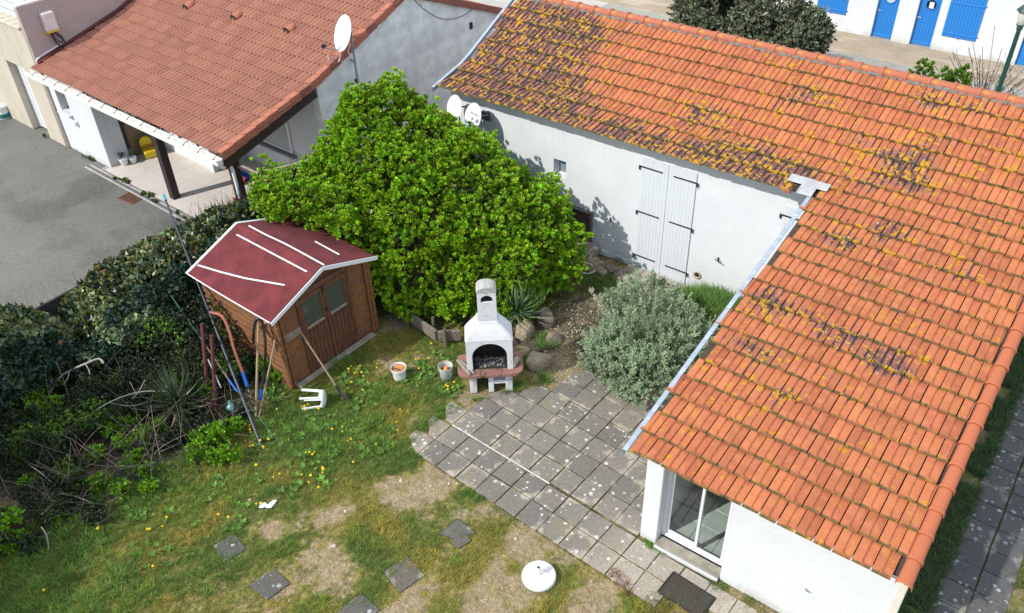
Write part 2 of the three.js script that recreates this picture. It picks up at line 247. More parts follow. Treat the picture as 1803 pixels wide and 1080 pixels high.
// loose stepping slabs in the grass
{
  const t = slabTex(448, 328, 2.8, 2.05, 0.45, 29, (x, y) => 0.98, 150);
  const mat = std({ map: t, color: rgb(0.66, 0.67, 0.7), bumpMap: slabBump, bumpScale: 0.004, roughness: 0.95 });
  const S = [
    ['pale-edged grey stepping slab in the grass nearest the white paper scrap', [[-9.092, -3.731], [-9.012, -4.071], [-8.621, -4.003], [-8.707, -3.617]]],
    ['grey stepping slab with sandy corners in the grass at the lower left', [[-8.058, -3.584], [-7.968, -4.008], [-7.575, -3.981], [-7.642, -3.585]]],
    ['grey stepping slab cut off by the bottom edge of the picture', [[-6.647, -4.058], [-6.572, -4.487], [-6.151, -4.451], [-6.24, -3.991]]],
    ['dark square stepping slab with white lichen spots in the bare grass', [[-6.564, -4.957], [-6.448, -5.382], [-6.008, -5.283], [-6.115, -4.841]]],
    ['broken dark stepping slab with a notched corner', [[-6.348, -5.995], [-6.276, -6.404], [-5.877, -6.347], [-5.952, -6.225], [-5.833, -6.177], [-5.897, -5.96], [-6.06, -5.975], [-6.072, -6.059]]],
  ];
  S.forEach(([label, poly], k) => {
    const r = RNG(100 + k), cx = poly.reduce((s, q) => s + q[0], 0) / poly.length, cz = poly.reduce((s, q) => s + q[1], 0) / poly.length, local = orient(poly.map(q => [q[0] - cx, q[1] - cz]));
    const m = obj(numbered('stepping_slab'), slabGeo(local, 0.012, 0.05, (x, z) => [((k % 3) * 0.9 + 0.225 + x) / 2.8, (Math.floor(k / 3) * 0.9 + 0.225 + z) / 2.05], r), mat, scene);
    m.position.set(cx, 0.004, cz); m.userData = { label, category: 'paving slab', group: 'loose stepping slabs in the grass' };
  });
}
// ---------- the main house ----------
const white = std({ map: metres(tex(512, 512, (u, v) => { const n = fbm(u * 8, v * 8, 101, 5, 8), f = vn(u * 150, v * 150, 102, 150), y = v * 4, st = fbm(u * 26, v * 5, 104, 4, 26); const k = 0.88 + 0.12 * n + 0.05 * f; let c = [0.655 * k, 0.675 * k, 0.69 * k]; c = mixc(c, [0.3, 0.27, 0.2], sst(0.3, 0.0, y + (n - 0.5) * 0.5) * 0.4 * sst(0.3, 0.6, st + 0.1)); c = mixc(c, [0.42, 0.42, 0.4], sst(0.6, 0.75, st) * sst(1.6, 2.7, y) * 0.1); return c; }), 4), bumpMap: metres(tex(256, 256, (u, v) => fbm(u * 24, v * 24, 103, 4, 24), false), 0.5), bumpScale: 0.004, roughness: 0.9 });
const whitePaint = std({ color: rgb(0.68, 0.7, 0.72), roughness: 0.45 });
const blackIron = std({ color: rgb(0.015, 0.018, 0.03), roughness: 0.5, metalness: 0.3 });
const zinc = std({ map: metres(tex(256, 256, (u, v) => { const n = 0.75 + 0.5 * fbm(u * 8, v * 8, 111, 4, 8); return [0.36 * n, 0.42 * n, 0.5 * n]; }), 0.8), roughness: 0.5, metalness: 0.35 });
const concrete = mottled([0.3, 0.27, 0.22], 0.4, 1.2, { roughness: 1, bumpMap: grainBump, bumpScale: 0.006 }, 115);
const dirtyWhite = std({ map: metres(tex(256, 256, (u, v) => { const n = fbm(u * 5, v * 5, 117, 5, 5), k = sst(0.45, 0.7, n); return mixc([0.72, 0.72, 0.7], [0.2, 0.18, 0.14], k * 0.75); }), 0.9), roughness: 0.95 });
const lead = std({ map: metres(tex(256, 256, (u, v) => { const n = 0.7 + 0.6 * fbm(u * 6, v * 6, 118, 5, 6); return [0.4 * n, 0.41 * n, 0.42 * n]; }), 0.5), roughness: 0.75, metalness: 0.2 });
// roof profile: slope distance s from the front eave -> height and z
const RF = { z0: -7.513, y0: 2.118, m1: 0.168, m2: 0.402, zk: -14.84, w: 0.2416, g: 0.394, ridge: 9.93 };
RF.c1 = Math.hypot(1, RF.m1); RF.c2 = Math.hypot(1, RF.m2); RF.sk = (RF.z0 - RF.zk) * RF.c1;
function roofAt(s) { return s <= RF.sk ? [RF.y0 + RF.m1 * s / RF.c1, RF.z0 - s / RF.c1] : [RF.y0 + RF.m1 * RF.sk / RF.c1 + RF.m2 * (s - RF.sk) / RF.c2, RF.zk - (s - RF.sk) / RF.c2]; }
const house = thing('house', 'white rendered L shaped house under a weathered orange tile roof', 'house');
{
  const T = 0.25, bx0 = -12.66, bx1 = -0.06, fx0 = -3.735, zb = -14.13, zf = -7.81, zr = -20.2, fx = (x) => x * 1.0078, fy = (y) => 11.218 - (11.218 - y) * 1.0078;
  const yw = (z) => RF.y0 + RF.m1 * (RF.z0 - z) - 0.1;
  const wall = [];
  const zy = (pts, x, t) => { const s = new THREE.Shape(pts.map(p => new THREE.Vector2(-p[0], p[1]))); const g = new THREE.ExtrudeGeometry(s, { depth: t, bevelEnabled: false }); g.rotateY(Math.PI / 2); g.translate(x, 0, 0); return uvBox(g); };
  // front wall around the glazed opening
  const hf = yw(zf);
  wall.push(box(-3.454 - fx0, hf, T, (fx0 - 3.454) / 2, 0, zf - T / 2, 0.012), box(bx1 + 2.375, hf, T, (bx1 - 2.375) / 2, 0, zf - T / 2, 0.012), box(1.079, hf - 1.95, T - 0.006, -2.9145, 1.95, zf - T / 2 - 0.003, 0.003));
  // side walls: left of the front wing, right of everything
  wall.push(zy([[zf - T - 0.002, 0], [zf - T - 0.002, yw(zf - T)], [zb + 0.002, yw(zb)], [zb + 0.002, 0]], fx0, T));
  wall.push(zy([[zf - T - 0.002, 0], [zf - T - 0.002, yw(zf - T)], [-14.84, yw(-14.84)], [-17.16, 4.16], [zr, 2.95], [zr, 0]], bx1 - T, T));
  // long garden wall of the rear wing with a little opening left for the window
  const hb = yw(zb) - 0.02, wx0 = fx(-9.68), wx1 = fx(-9.35), wy0 = fy(1.72), wy1 = fy(2.12);
  const bw = (x0, x1, y0, y1) => box(x1 - x0, y1 - y0, T, (x0 + x1) / 2, y0, zb - T / 2, 0.004);
  wall.push(bw(bx0, wx0, 0, hb), bw(wx0, wx1, 0, wy0), bw(wx0, wx1, wy1, hb), bw(wx1, fx0, 0, hb), box(fx0 - bx1 < 0 ? bx1 - T - fx0 : 1, hb, T, (fx0 + bx1 - T) / 2, 0, zb - T / 2, 0));
  wall.push(zy([[zb - T - 0.002, 0], [zb - T - 0.002, hb], [-14.84, yw(-14.84)], [-17.16, 4.16], [zr, 2.95], [zr, 0]], bx0, T));
  wall.push(box(bx1 - bx0 - 2 * T, 2.95, T, (bx0 + bx1) / 2, 0, zr + T / 2, 0));
  obj('wall', wall, white, house);
  // a low painted plinth band under the garden wall
  obj('plinth', box(1.15, 0.12, 0.03, -8.07, 0, zb + 0.017, 0.008), dirtyWhite, house);
  // corner board on the right end of the front wall
  obj('corner_board', box(0.09, 1.96, 0.05, -0.1, 0, zf + 0.027, 0.006), mottled([0.62, 0.58, 0.5], 0.12, 1, {}, 119), house);
  // room behind the sliding door
  const room = group('room', house);
  const tileMat = std({ map: metres(tex(128, 128, (u, v) => { const n = 0.9 + 0.2 * fbm(u * 8, v * 8, 121, 3, 8); return [0.5 * n, 0.49 * n, 0.45 * n]; }), 0.8), roughness: 0.25 });
  obj('room_floor', box(3.1, 0.05, 5.6, -1.9, 0.02, -10.9, 0), std({ color: rgb(0.1, 0.095, 0.085) }), room);
  const ft = box(0.392, 0.02, 0.392, 0, 0, 0, 0.004);
  for (let i = 0; i < 7; i++) for (let j = 0; j < 8; j++) { const m = obj('floor_tile', ft, tileMat, room); m.position.set(-3.26 + i * 0.4, 0.072, -8.3 - j * 0.4); }
  obj('room_wall', [box(3.1, 1.85, 0.05, -1.9, 0.07, -13.6, 0)], std({ color: rgb(0.55, 0.53, 0.48) }), room);
  // sliding door: outer frame, two sashes with their panes
  const door = group('sliding_door', house), zd = -8.02;
  obj('frame', [box(0.05, 1.85, 0.09, -3.429, 0.1, zd), box(0.05, 1.85, 0.09, -2.4, 0.1, zd), box(0.98, 0.045, 0.09, -2.9145, 0.1, zd), box(0.98, 0.05, 0.09, -2.9145, 1.9, zd)], whitePaint, door);
  const glass = new THREE.MeshPhysicalMaterial({ color: rgb(0.9, 0.95, 0.94), transmission: 1, thickness: 0, roughness: 0.03, ior: 1.5 });
  for (const [x0, x1, dz] of [[-3.404, -2.868, -0.022], [-2.905, -2.425, 0.022]]) {
    const s = door, w = x1 - x0, cx = (x0 + x1) / 2;
    obj('sash_frame', [box(0.045, 1.75, 0.035, x0 + 0.0225, 0.147, zd + dz), box(0.045, 1.75, 0.035, x1 - 0.0225, 0.147, zd + dz), box(w - 0.09, 0.06, 0.035, cx, 0.147, zd + dz), box(w - 0.09, 0.045, 0.035, cx, 1.852, zd + dz)], whitePaint, s);
    obj('pane', box(w - 0.09, 1.645, 0.006, cx, 0.207, zd + dz, 0), glass, s);
  }
  obj('threshold', [box(1.075, 0.085, 0.2, -2.9145, 0, -7.87, 0.012)], concrete, house);
  obj('threshold_edge', box(1.075, 0.07, 0.03, -2.9145, 0, -7.752, 0.006), white, house);
  // little recessed window of the long wall
  const win = group('window', house);
  obj('window_pane', box(0.33, 0.4, 0.01, fx(-9.515), fy(1.72), zb - 0.18, 0), new THREE.MeshPhysicalMaterial({ color: rgb(0.2, 0.25, 0.28), roughness: 0.1 }), win);
  obj('window_frame', [box(0.03, 0.4, 0.04, fx(-9.663), fy(1.72), zb - 0.16), box(0.03, 0.4, 0.04, fx(-9.367), fy(1.72), zb - 0.16), box(0.26, 0.03, 0.04, fx(-9.515), fy(1.72), zb - 0.16), box(0.26, 0.03, 0.04, fx(-9.515), fy(2.08), zb - 0.16)], whitePaint, win);
  // shutters of vertical boards with three strap hinges each
  const shutMat = std({ map: metres(tex(256, 256, (u, v) => { const n = 0.93 + 0.1 * fbm(u * 20, v * 3, 125, 3); return [0.62 * n, 0.65 * n, 0.68 * n]; }), 1.2), roughness: 0.6 });
  function leaf(x0, x1, y0, y1, hingeRight, hy, clipX) {
    const sh = group('shutter', house); sh.position.set(0, 0, zb); const n = Math.round((x1 - x0) / 0.078), bwid = (x1 - x0) / n;
    for (let i = 0; i < n; i++) obj('board', box(bwid - 0.0008, y1 - y0, 0.026, x0 + (i + 0.5) * bwid, y0, 0.018, 0.0035), shutMat, sh);
    for (const y of hy) { const a = hingeRight ? x1 : x0, s = hingeRight ? -1 : 1, L = 0.5; const pts = [[0, 0], [s * L, 0], [s * L, 0.022], [s * -0.05, 0.026], [s * -0.05, -0.07], [s * -0.015, -0.07], [s * -0.015, 0]]; const g = prism(s > 0 ? pts : pts, 0.012); g.translate(a - s * 0.0, y, 0.036); uvBox(g); obj('strap_hinge', g, blackIron, sh); }
  }
  leaf(fx(-7.478), fx(-6.86), fy(0.12), fy(2.8), false, [2.6, 1.53, 0.42].map(fy)); leaf(fx(-6.852), fx(-6.24), fy(0.12), fy(2.8), true, [2.6, 1.53, 0.42].map(fy));
  leaf(fx(-4.43), -3.78, 0.9, fy(2.72), false, [2.5, 1.35].map(fy));
  obj('door_head', box(1.28, 0.012, 0.01, fx(-6.86), fy(2.806), zb + 0.008, 0.002), shutMat, house);
  // meter cupboard and its concrete step
  const cup = group('cupboard', house), wood = mottled([0.1, 0.065, 0.045], 0.5, 0.5, {}, 127);
  obj('cupboard_frame', [box(0.04, 0.86, 0.08, -8.7, 0.17, zb + 0.04), box(0.6, 0.04, 0.1, -9.0, 0.99, zb + 0.05)], mottled([0.13, 0.12, 0.115], 0.3, 0.5, {}, 128), cup);
  obj('cupboard_door', box(0.55, 0.82, 0.03, -9.0, 0.17, zb + 0.02), wood, cup);
  obj('step', box(0.75, 0.24, 0.42, -8.8, 0, zb + 0.23, 0.03), concrete, house);
  // vent ring, dead brackets, and a meter box under the eave
  const ring = new THREE.TorusGeometry(0.075, 0.022, 8, 20); ring.translate(fx(-5.98), fy(0.47), zb + 0.012); uvBox(ring);
  obj('vent_pipe', [ring], mottled([0.4, 0.33, 0.22], 0.2, 0.3, {}, 129), house);
  const hole = new THREE.CylinderGeometry(0.06, 0.06, 0.01, 18); hole.rotateX(Math.PI / 2); hole.translate(fx(-5.98), fy(0.47), zb + 0.006); obj('vent_hole', hole, std({ color: rgb(0.02, 0.018, 0.015) }), house);
  for (const [x, y] of [[fx(-5.57), fy(1.05)], [fx(-8.16), fy(1.1)]]) obj('wall_bracket', [box(0.035, 0.07, 0.02, x, y - 0.04, zb + 0.01, 0.004), bar([x, y, zb + 0.01], [x + 0.05, y - 0.015, zb + 0.11], 0.012), bar([x - 0.05, y + 0.005, zb + 0.07], [x + 0.1, y - 0.03, zb + 0.1], 0.01)], blackIron, house);
  obj('junction_box', box(0.24, 0.2, 0.1, fx(-11.5), fy(2.58), zb + 0.05, 0.01), mottled([0.09, 0.1, 0.11], 0.3, 0.4, { roughness: 0.5 }, 130), house);
  // a chip of fallen render by the corner, low on the front wall
  const chip = prism([[0, 0], [0.03, 0.02], [0.055, 0.008], [0.08, 0.0], [0.11, -0.03], [0.06, -0.04], [0.03, -0.035], [0.028, -0.015]], 0.004); chip.translate(-1.203, 0.803, -7.81); chip.translate(0, 0, 0.001); uvBox(chip);
  obj('render_chip', chip, concrete, house);
}
// ---- its roof ----
const ROOF = { x0: -12.78, w: 12.9, d: 10.1 };
const courseOff = (c) => (c % 2 ? 0.5 : 0) + (h2(c, 3, 901) - 0.5) * 0.24;
// how weathered the tiles are at (x, s)
function weather(x, s) {
  let w = 0.04 + 0.3 * sst(0.5, 0.72, fbm(x * 0.9, s * 0.9, 301, 3));
  const G = (cx, cs, rx, rs, a) => { const dx = (x - cx) / rx, ds = (s - cs) / rs; return a * Math.exp(-dx * dx - ds * ds); };
  const sl = Math.max(s, 6.3); w += 0.95 * sst(-6.6 - (sl - 6.3) * 1.0, -9.6 - (sl - 6.3) * 0.55, x) + G(-6.3, 6.5, 1.9, 0.75, 0.75) + G(-4.6, 6.6, 1.0, 0.8, 0.6);
  for (const [cx, cs, rx, rs, a] of WEAR) w += G(cx, cs, rx, rs, a);
  return clamp(w + (fbm(x * 3.5, s * 3.5, 305, 3) - 0.5) * 0.75);
}
const WEAR = [[-2.13, 3.41, 0.48, 0.36, 0.85], [-1.48, 3.26, 0.37, 0.28, 0.85], [-2.82, 3.56, 0.41, 0.30, 0.52], [-3.57, 3.57, 0.50, 0.36, 0.57], [-2.48, 6.02, 0.36, 0.31, 0.95], [-2.39, 7.44, 0.30, 0.27, 0.85], [-2.80, 8.00, 0.47, 0.34, 0.85], [-2.42, 8.58, 0.47, 0.35, 0.66], [-3.86, 8.05, 0.42, 0.30, 0.66], [-5.01, 8.91, 0.55, 0.38, 0.76], [-2.94, 9.46, 0.49, 0.37, 0.76], [-2.17, 9.58, 0.39, 0.31, 0.66], [-3.01, 5.41, 0.44, 0.35, 0.57], [-1.10, 5.66, 0.52, 0.45, 0.47], [-2.28, 4.72, 0.27, 0.22, 0.57], [-3.51, 2.62, 0.28, 0.19, 0.47], [-2.33, 2.03, 0.37, 0.25, 0.43], [-1.66, 2.42, 0.30, 0.21, 0.38], [-2.42, 1.28, 0.24, 0.16, 0.28], [-6.99, 7.72, 0.69, 0.49, 0.57], [-10.23, 9.24, 0.73, 0.45, 0.57], [-10.88, 9.04, 0.75, 0.45, 0.57], [-6.02, 6.57, 0.55, 0.43, 0.66], [-5.19, 6.79, 0.52, 0.42, 0.66], [-4.41, 6.79, 0.34, 0.28, 0.66], [-1.94, 4.05, 0.26, 0.20, 0.47], [-2.18, 10.51, 0.32, 0.26, 0.38], [-3.11, 2.58, 0.33, 0.23, 0.47], [-3.37, 1.42, 0.26, 0.17, 0.28], [-1.51, 4.30, 0.38, 0.30, 0.38], [-2.16, 2.62, 0.25, 0.18, 0.47], [-2.90, 7.18, 0.46, 0.41, 0.47]];
const weatherAt = gridded(weather, ROOF.x0, 0, ROOF.w, ROOF.d, 0.05);
const tileTex = tex(1536, 1220, (u, v) => {
  const x = ROOF.x0 + u * ROOF.w, s = v * ROOF.d, c = Math.floor(s / RF.g), fv = s / RF.g - c, q = (x - ROOF.x0) / RF.w - courseOff(c), i = Math.floor(q), fu = q - i;
  const wv = weatherAt(x, s), f1 = fbm(x * 30, s * 30, 311, 2), f2 = fbm(x * 9, s * 9, 313, 2), f3 = vn(x * 75, s * 75, 315), id = h2(i, c, 317), id2 = h2(i, c, 319);
  let k = 0.84 + 0.22 * id + 0.16 * (f1 - 0.5) + 0.12 * (f2 - 0.5);
  let b = mixc([0.46, 0.15, 0.06], [0.39, 0.115, 0.05], id2); b = [b[0] * k, b[1] * k, b[2] * k];
  b = mixc(b, [0.5, 0.185, 0.08], sst(0.5, 0.8, f2) * 0.4);
  // browned clay where weathered
  b = mixc(b, [0.23, 0.085, 0.06], sst(0.42, 1.0, wv + (f2 - 0.5) * 0.6) * 0.75);
  // black algae in trough, side joints and under overlap; painted shade on trough walls
  const du = Math.min(fu, 1 - fu), tr = Math.exp(-Math.pow((fu - 0.51) / 0.06, 2)) * sst(0.02, 0.12, fv) + 0.8 * Math.exp(-Math.pow((fv - 0.075) / 0.035, 2)) * sst(0.5, 0.58, fu) * sst(0.92, 0.86, fu), jo = Math.exp(-Math.pow(du / 0.07, 2)), up = sst(0.72, 1, fv), lo = sst(0.1, 0, fv) * 0.6;
  const streak = fbm(x * 42, s * 5, 321, 3), tm = sst(0.25, 0.75, wv * 0.85 + (id - 0.5) * 0.5);
  const st = clamp((tr * 0.95 + jo * 0.42 + up * 0.45 + lo) * (0.2 + 1.05 * tm) * (0.45 + 1.1 * streak) + sst(0.6, 1.05, wv + (streak - 0.5) * 0.8) * 0.6);
  b = mixc(b, [0.045, 0.03, 0.034], sst(0.28, 0.8, st) * 0.93);
  const pit = vn(x * 60, s * 60, 329) * 0.6 + 0.4 * vn(x * 130, s * 130, 330); const pl = 0.84 - 0.16 * Math.min(1, tr + jo * 0.5) * (0.4 + 0.6 * id); if (pit > pl) b = mixc(b, [0.06, 0.035, 0.03], sst(pl, pl + 0.05, pit) * 0.85);
  // moss, dirt and painted overlap shade in course joints, orange lichen rosettes, grey-white specks
  b = mixc(b, mixc([0.06, 0.045, 0.022], [0.15, 0.115, 0.03], f3), Math.max(sst(0.085, 0.02, fv + (f1 - 0.5) * 0.07), sst(0.93, 0.985, fv)) * (0.55 + 0.45 * sst(0.4, 0.6, f2)));
  const lz = fbm(x * 15, s * 15, 331, 3) + 0.16 * fbm(x * 2.2, s * 2.2, 333, 2) + 0.1 * sst(0.22, 0.0, fv), lich = sst(0, 0.025, lz - 0.8 - 0.035 * sst(6.6, 5.6, s) + 0.135 * clamp(wv) - 0.03 * (x < -7 ? 1 : 0));
  b = mixc(b, mixc([0.42, 0.19, 0.004], [0.46, 0.27, 0.012], f3), lich * (wv > 0.22 ? 0.9 : 0.35));
  const ws = vn(x * 52, s * 52, 341); if (ws > 0.86) b = mixc(b, [0.45, 0.43, 0.43], sst(0.86, 0.92, ws) * sst(0.4, 0.8, wv) * 0.8);
  return b;
});
tileTex.wrapS = tileTex.wrapT = THREE.ClampToEdgeWrapping;
const tileBump = metres(tex(256, 256, (u, v) => 0.5 * vn(u * 110, v * 110, 61, 110) + 0.5 * fbm(u * 24, v * 24, 62, 3, 24), false), 0.7);
const clayMat = std({ map: tileTex, bumpMap: tileTex, bumpScale: 0.0025, roughness: 0.92 });
const roof = group('roof', house);
const UB = [0, 0.035, 0.09, 0.4, 0.455, 0.5, 0.56, 0.86, 0.9, 0.94, 1.0], VB = [0, 0.045, 0.09, 0.14, 0.2, 0.6, 1.1];
function tileH(u, v) {
  const trough = sst(0.43 + 0.09 * sst(0.2, 0.05, v), 0.51 + 0.09 * sst(0.2, 0.05, v), u) * sst(0.9, 0.87, u) * sst(0.045, 0.11, v);
  return 0.02 - 0.024 * trough - 0.004 * sst(0.03, 0.0, u) + 0.006 * sst(0.88, 0.91, u) - 0.004 * sst(0.97, 1, u);
}
function tileGeo(x, c, wid, r) {
  const P = [], U = [], dx = (r() - 0.5) * 0.006, ds = (r() - 0.5) * 0.018, li = r() * 0.006, roll = (r() - 0.5) * 0.012, skew = (r() - 0.5) * 0.02, nu = UB.length, f = wid / RF.w;
  const pt = (u, v, drop = 0) => { const s0 = (c + v) * RF.g + ds * (v < 0.5 ? 1 : 0.3) + skew * (u - 0.5) * RF.g, [y, z] = roofAt(Math.min(s0, RF.ridge)), m = s0 > RF.sk ? RF.m2 : RF.m1, cc = Math.hypot(1, m), h = tileH(u, v) + 0.034 * (1 - v / 1.1) + li * (1 - v) + roll * (u - 0.5) - drop; return [x + dx + u * RF.w, y + h / cc, z + h * m / cc]; };
  const uvp = (u, v) => [(x + u * RF.w - ROOF.x0) / ROOF.w, Math.min((c + Math.min(v, 0.995)) * RF.g, ROOF.d) / ROOF.d];
  const us = UB.filter(u => u <= f + 1e-6); if (us.length < 3) return null;
  for (let i = 0; i < us.length - 1; i++) for (let j = 0; j < VB.length - 1; j++) {
    const u0 = us[i], u1 = us[i + 1], v0 = VB[j], v1 = VB[j + 1], a = pt(u0, v0), b = pt(u1, v0), cc = pt(u1, v1), d = pt(u0, v1);
    P.push(...a, ...b, ...cc, ...a, ...cc, ...d); U.push(...uvp(u0, v0), ...uvp(u1, v0), ...uvp(u1, v1), ...uvp(u0, v0), ...uvp(u1, v1), ...uvp(u0, v1));
    if (j === 0) { const a2 = pt(u0, -0.02, 0.03), b2 = pt(u1, -0.02, 0.03); P.push(...a2, ...b2, ...b, ...a2, ...b, ...a); for (const q of [[u0, 0], [u1, 0], [u1, 0], [u0, 0], [u1, 0], [u0, 0]]) U.push(...uvp(...q)); }
  }
  for (const u of [us[0], us[us.length - 1]]) for (let j = 0; j < VB.length - 1; j++) { const a = pt(u, VB[j]), b = pt(u, VB[j + 1]), a2 = pt(u, VB[j], 0.026), b2 = pt(u, VB[j + 1], 0.026); P.push(...a2, ...b2, ...b, ...a2, ...b, ...a); for (const v of [VB[j], VB[j + 1], VB[j + 1], VB[j], VB[j + 1], VB[j]]) U.push(...uvp(u, v)); }
  const g = new THREE.BufferGeometry(); g.setAttribute('position', new THREE.Float32BufferAttribute(P, 3)); g.setAttribute('uv', new THREE.Float32BufferAttribute(U, 2)); g.computeVertexNormals();
  return g;
}
{
  const r = RNG(77), list = [];
  for (let c = 0; c < 25; c++) {
    const xl = c < 16 ? -3.86 : -12.69 - (c - 16) * 0.02, xr = -0.22, off = courseOff(c) * RF.w;
    const k0 = Math.ceil((xl - ROOF.x0 - off) / RF.w - 0.75);
    for (let k = k0; ; k++) {
      let x = ROOF.x0 + off + k * RF.w, w = RF.w - 0.0006; if (x > xr - 0.06) break; if (x < xl - RF.w * 0.5) continue; if (x + w > xr + 0.03) w = xr + 0.03 - x;
      if (c === 16 && x > -4.35 && x < -3.95) continue;
      const g = tileGeo(x, c, w, r); if (g) { const [y, z] = roofAt((c + 0.5) * RF.g); list.push([Math.hypot(x, y - 11.2, z), g]); }
    }
  }
  list.sort((a, b) => a[0] - b[0]);
  list.slice(0, 300).forEach(([, g]) => obj('roof_tile', g, clayMat, roof));
  const rest = obj('roof_tiling', list.slice(300).map(l => l[1]), clayMat, roof); rest.userData.kind = 'stuff';
  // boards under the tiles
  const deckMat = mottled([0.06, 0.045, 0.035], 0.3, 1, { roughness: 1 }, 135), deck = [];
  const strip = (x0, x1, s0, s1, t) => { const [ya, za] = roofAt(s0), [yb, zb] = roofAt(s1); deck.push(flat([].concat(...[[0, 1, 2, 3], [7, 6, 5, 4], [0, 3, 7, 4], [1, 5, 6, 2], [0, 4, 5, 1], [3, 2, 6, 7]].map(f => { const C = [[x0, ya - 0.012, za], [x1, ya - 0.012, za], [x1, yb - 0.012, zb], [x0, yb - 0.012, zb], [x0, ya - t, za], [x1, ya - t, za], [x1, yb - t, zb], [x0, yb - t, zb]]; return [...C[f[0]], ...C[f[1]], ...C[f[2]], ...C[f[0]], ...C[f[2]], ...C[f[3]]]; })))); };
  strip(-3.86, -0.05, 0.14, 6.44, 0.05); strip(-12.72, -0.05, 6.44, RF.sk, 0.06); strip(-12.72, -0.05, RF.sk, RF.ridge, 0.06);
  obj('roof_board', deck, deckMat, roof);
  // rear slope, mostly out of sight: ribbed courses
  const back = []; for (let c = 0; c < 9; c++) { const y1 = 4.27 - c * 0.15, z1 = -17.2 - c * 0.37; const g = box(12.6, 0.03, 0.42, -6.45, 0, 0, 0.004); g.rotateX(-0.36); g.translate(0, y1 - 0.09, z1 - 0.17); back.push(g); }
  obj('rear_course', back, mottled([0.42, 0.13, 0.06], 0.3, 1, {}, 137), roof);
  // half round ridge tiles with a raised collar, bedded on grey mortar
  const ridgeMat = std({ map: metres(tex(512, 512, (u, v) => { const n = fbm(u * 12, v * 12, 141, 4, 12), l = sst(0.62, 0.7, fbm(u * 10, v * 10, 142, 4, 10)), d = sst(0.55, 0.75, fbm(u * 16, v * 16, 143, 4, 16)); let c = mixc([0.45, 0.145, 0.07], [0.36, 0.115, 0.065], n); c = mixc(c, [0.14, 0.08, 0.07], d * 0.5); return mixc(c, [0.5, 0.27, 0.03], l * 0.5); }), 1.6), bumpMap: tileBump, bumpScale: 0.004, roughness: 0.9 });
  const half = (r0, r1, L, seg = 9, K = 1.22) => { const P = []; const q = (a, b, c, d) => P.push(...a, ...b, ...c, ...a, ...c, ...d); const pr = [[r0 * K, 0], [r0 * K, 0.05], [r0, 0.062], [r1, L]]; for (let k = 0; k < pr.length - 1; k++) for (let i = 0; i < seg; i++) { const a0 = -0.25 + (Math.PI + 0.5) * i / seg, a1 = -0.25 + (Math.PI + 0.5) * (i + 1) / seg, p = (a, [rr, x]) => [x, Math.sin(a) * rr * 0.8, Math.cos(a) * rr]; q(p(a0, pr[k]), p(a0, pr[k + 1]), p(a1, pr[k + 1]), p(a1, pr[k])); } for (let i = 0; i < seg; i++) { const a0 = -0.25 + (Math.PI + 0.5) * i / seg, a1 = -0.25 + (Math.PI + 0.5) * (i + 1) / seg; q([0, Math.sin(a0) * r0 * 0.8, Math.cos(a0) * r0], [0, Math.sin(a0) * r0 * 0.8 * K, Math.cos(a0) * r0 * K], [0, Math.sin(a1) * r0 * 0.8 * K, Math.cos(a1) * r0 * K], [0, Math.sin(a1) * r0 * 0.8, Math.cos(a1) * r0]); } return flat(P); };
  const rg = half(0.12, 0.11, 0.47);
  for (let k = 0; k < 29; k++) { const m = obj('ridge_tile', rg, ridgeMat, roof); m.position.set(-12.95 + k * 0.445, 4.285 + (r() - 0.5) * 0.012, -17.18); m.rotation.set((r() - 0.5) * 0.05, (r() - 0.5) * 0.03, (r() - 0.5) * 0.02); }
  const lump = []; for (let k = 0; k < 90; k++) { const g = new THREE.IcosahedronGeometry(0.03 + r() * 0.03, 1); g.scale(1.7, 0.8, 1); g.translate(-12.8 + k * 0.141, 4.252 + (r() - 0.5) * 0.02, -17.065 + (r() - 0.5) * 0.02); lump.push(uvBox(clean(g))); }
  obj('ridge_mortar', lump, mottled([0.17, 0.155, 0.14], 0.5, 0.4, { roughness: 1 }, 145), roof);
  // half round verge tiles down the right edge, one per course
  const vg = half(0.094, 0.088, 0.43, 9, 1.1);
  const vergeMat = std({ map: metres(tex(512, 512, (u, v) => { const n = fbm(u * 10, v * 10, 151, 4, 10), d = sst(0.5, 0.7, fbm(u * 6, v * 6, 152, 5, 6)); return mixc(mixc([0.46, 0.14, 0.055], [0.38, 0.11, 0.055], n), [0.13, 0.07, 0.07], d * 0.8); }), 1.9), bumpMap: tileBump, bumpScale: 0.004, roughness: 0.9 });
  for (let c = 0; c < 25; c++) { const s = c * RF.g - 0.02, [y, z] = roofAt(Math.max(s, 0)), m = s > RF.sk - 0.2 ? RF.m2 : RF.m1, o = obj('verge_tile', vg, vergeMat, roof); o.position.set(-0.105 + (r() - 0.5) * 0.008, y + 0.012, z); o.rotation.order = 'YXZ'; o.rotation.set(0, Math.PI / 2, Math.atan(m) - 0.03); }
  // zinc side flashings and the patch where the wings meet
  const fl = (x, s0, s1, x2 = x) => { const pts = []; const n = 10, seg = []; for (let i = 0; i < n; i++) { const sa = s0 + (s1 - s0) * i / n, sb = s0 + (s1 - s0) * (i + 1) / n, [ya, za] = roofAt(sa), [yb, zb] = roofAt(sb), xa = x + (x2 - x) * i / n, xb = x + (x2 - x) * (i + 1) / n; seg.push(beam([xa, ya + 0.045, za], [xb, yb + 0.045, zb], 0.075, 0.016), beam([xa - 0.03, ya - 0.03, za], [xb - 0.03, yb - 0.03, zb], 0.012, 0.14)); } return seg; };
  obj('flashing', fl(-3.93, -0.05, 6.35), zinc, roof);
  obj('flashing', fl(-12.76, 6.2, RF.ridge, -12.95), zinc, roof);
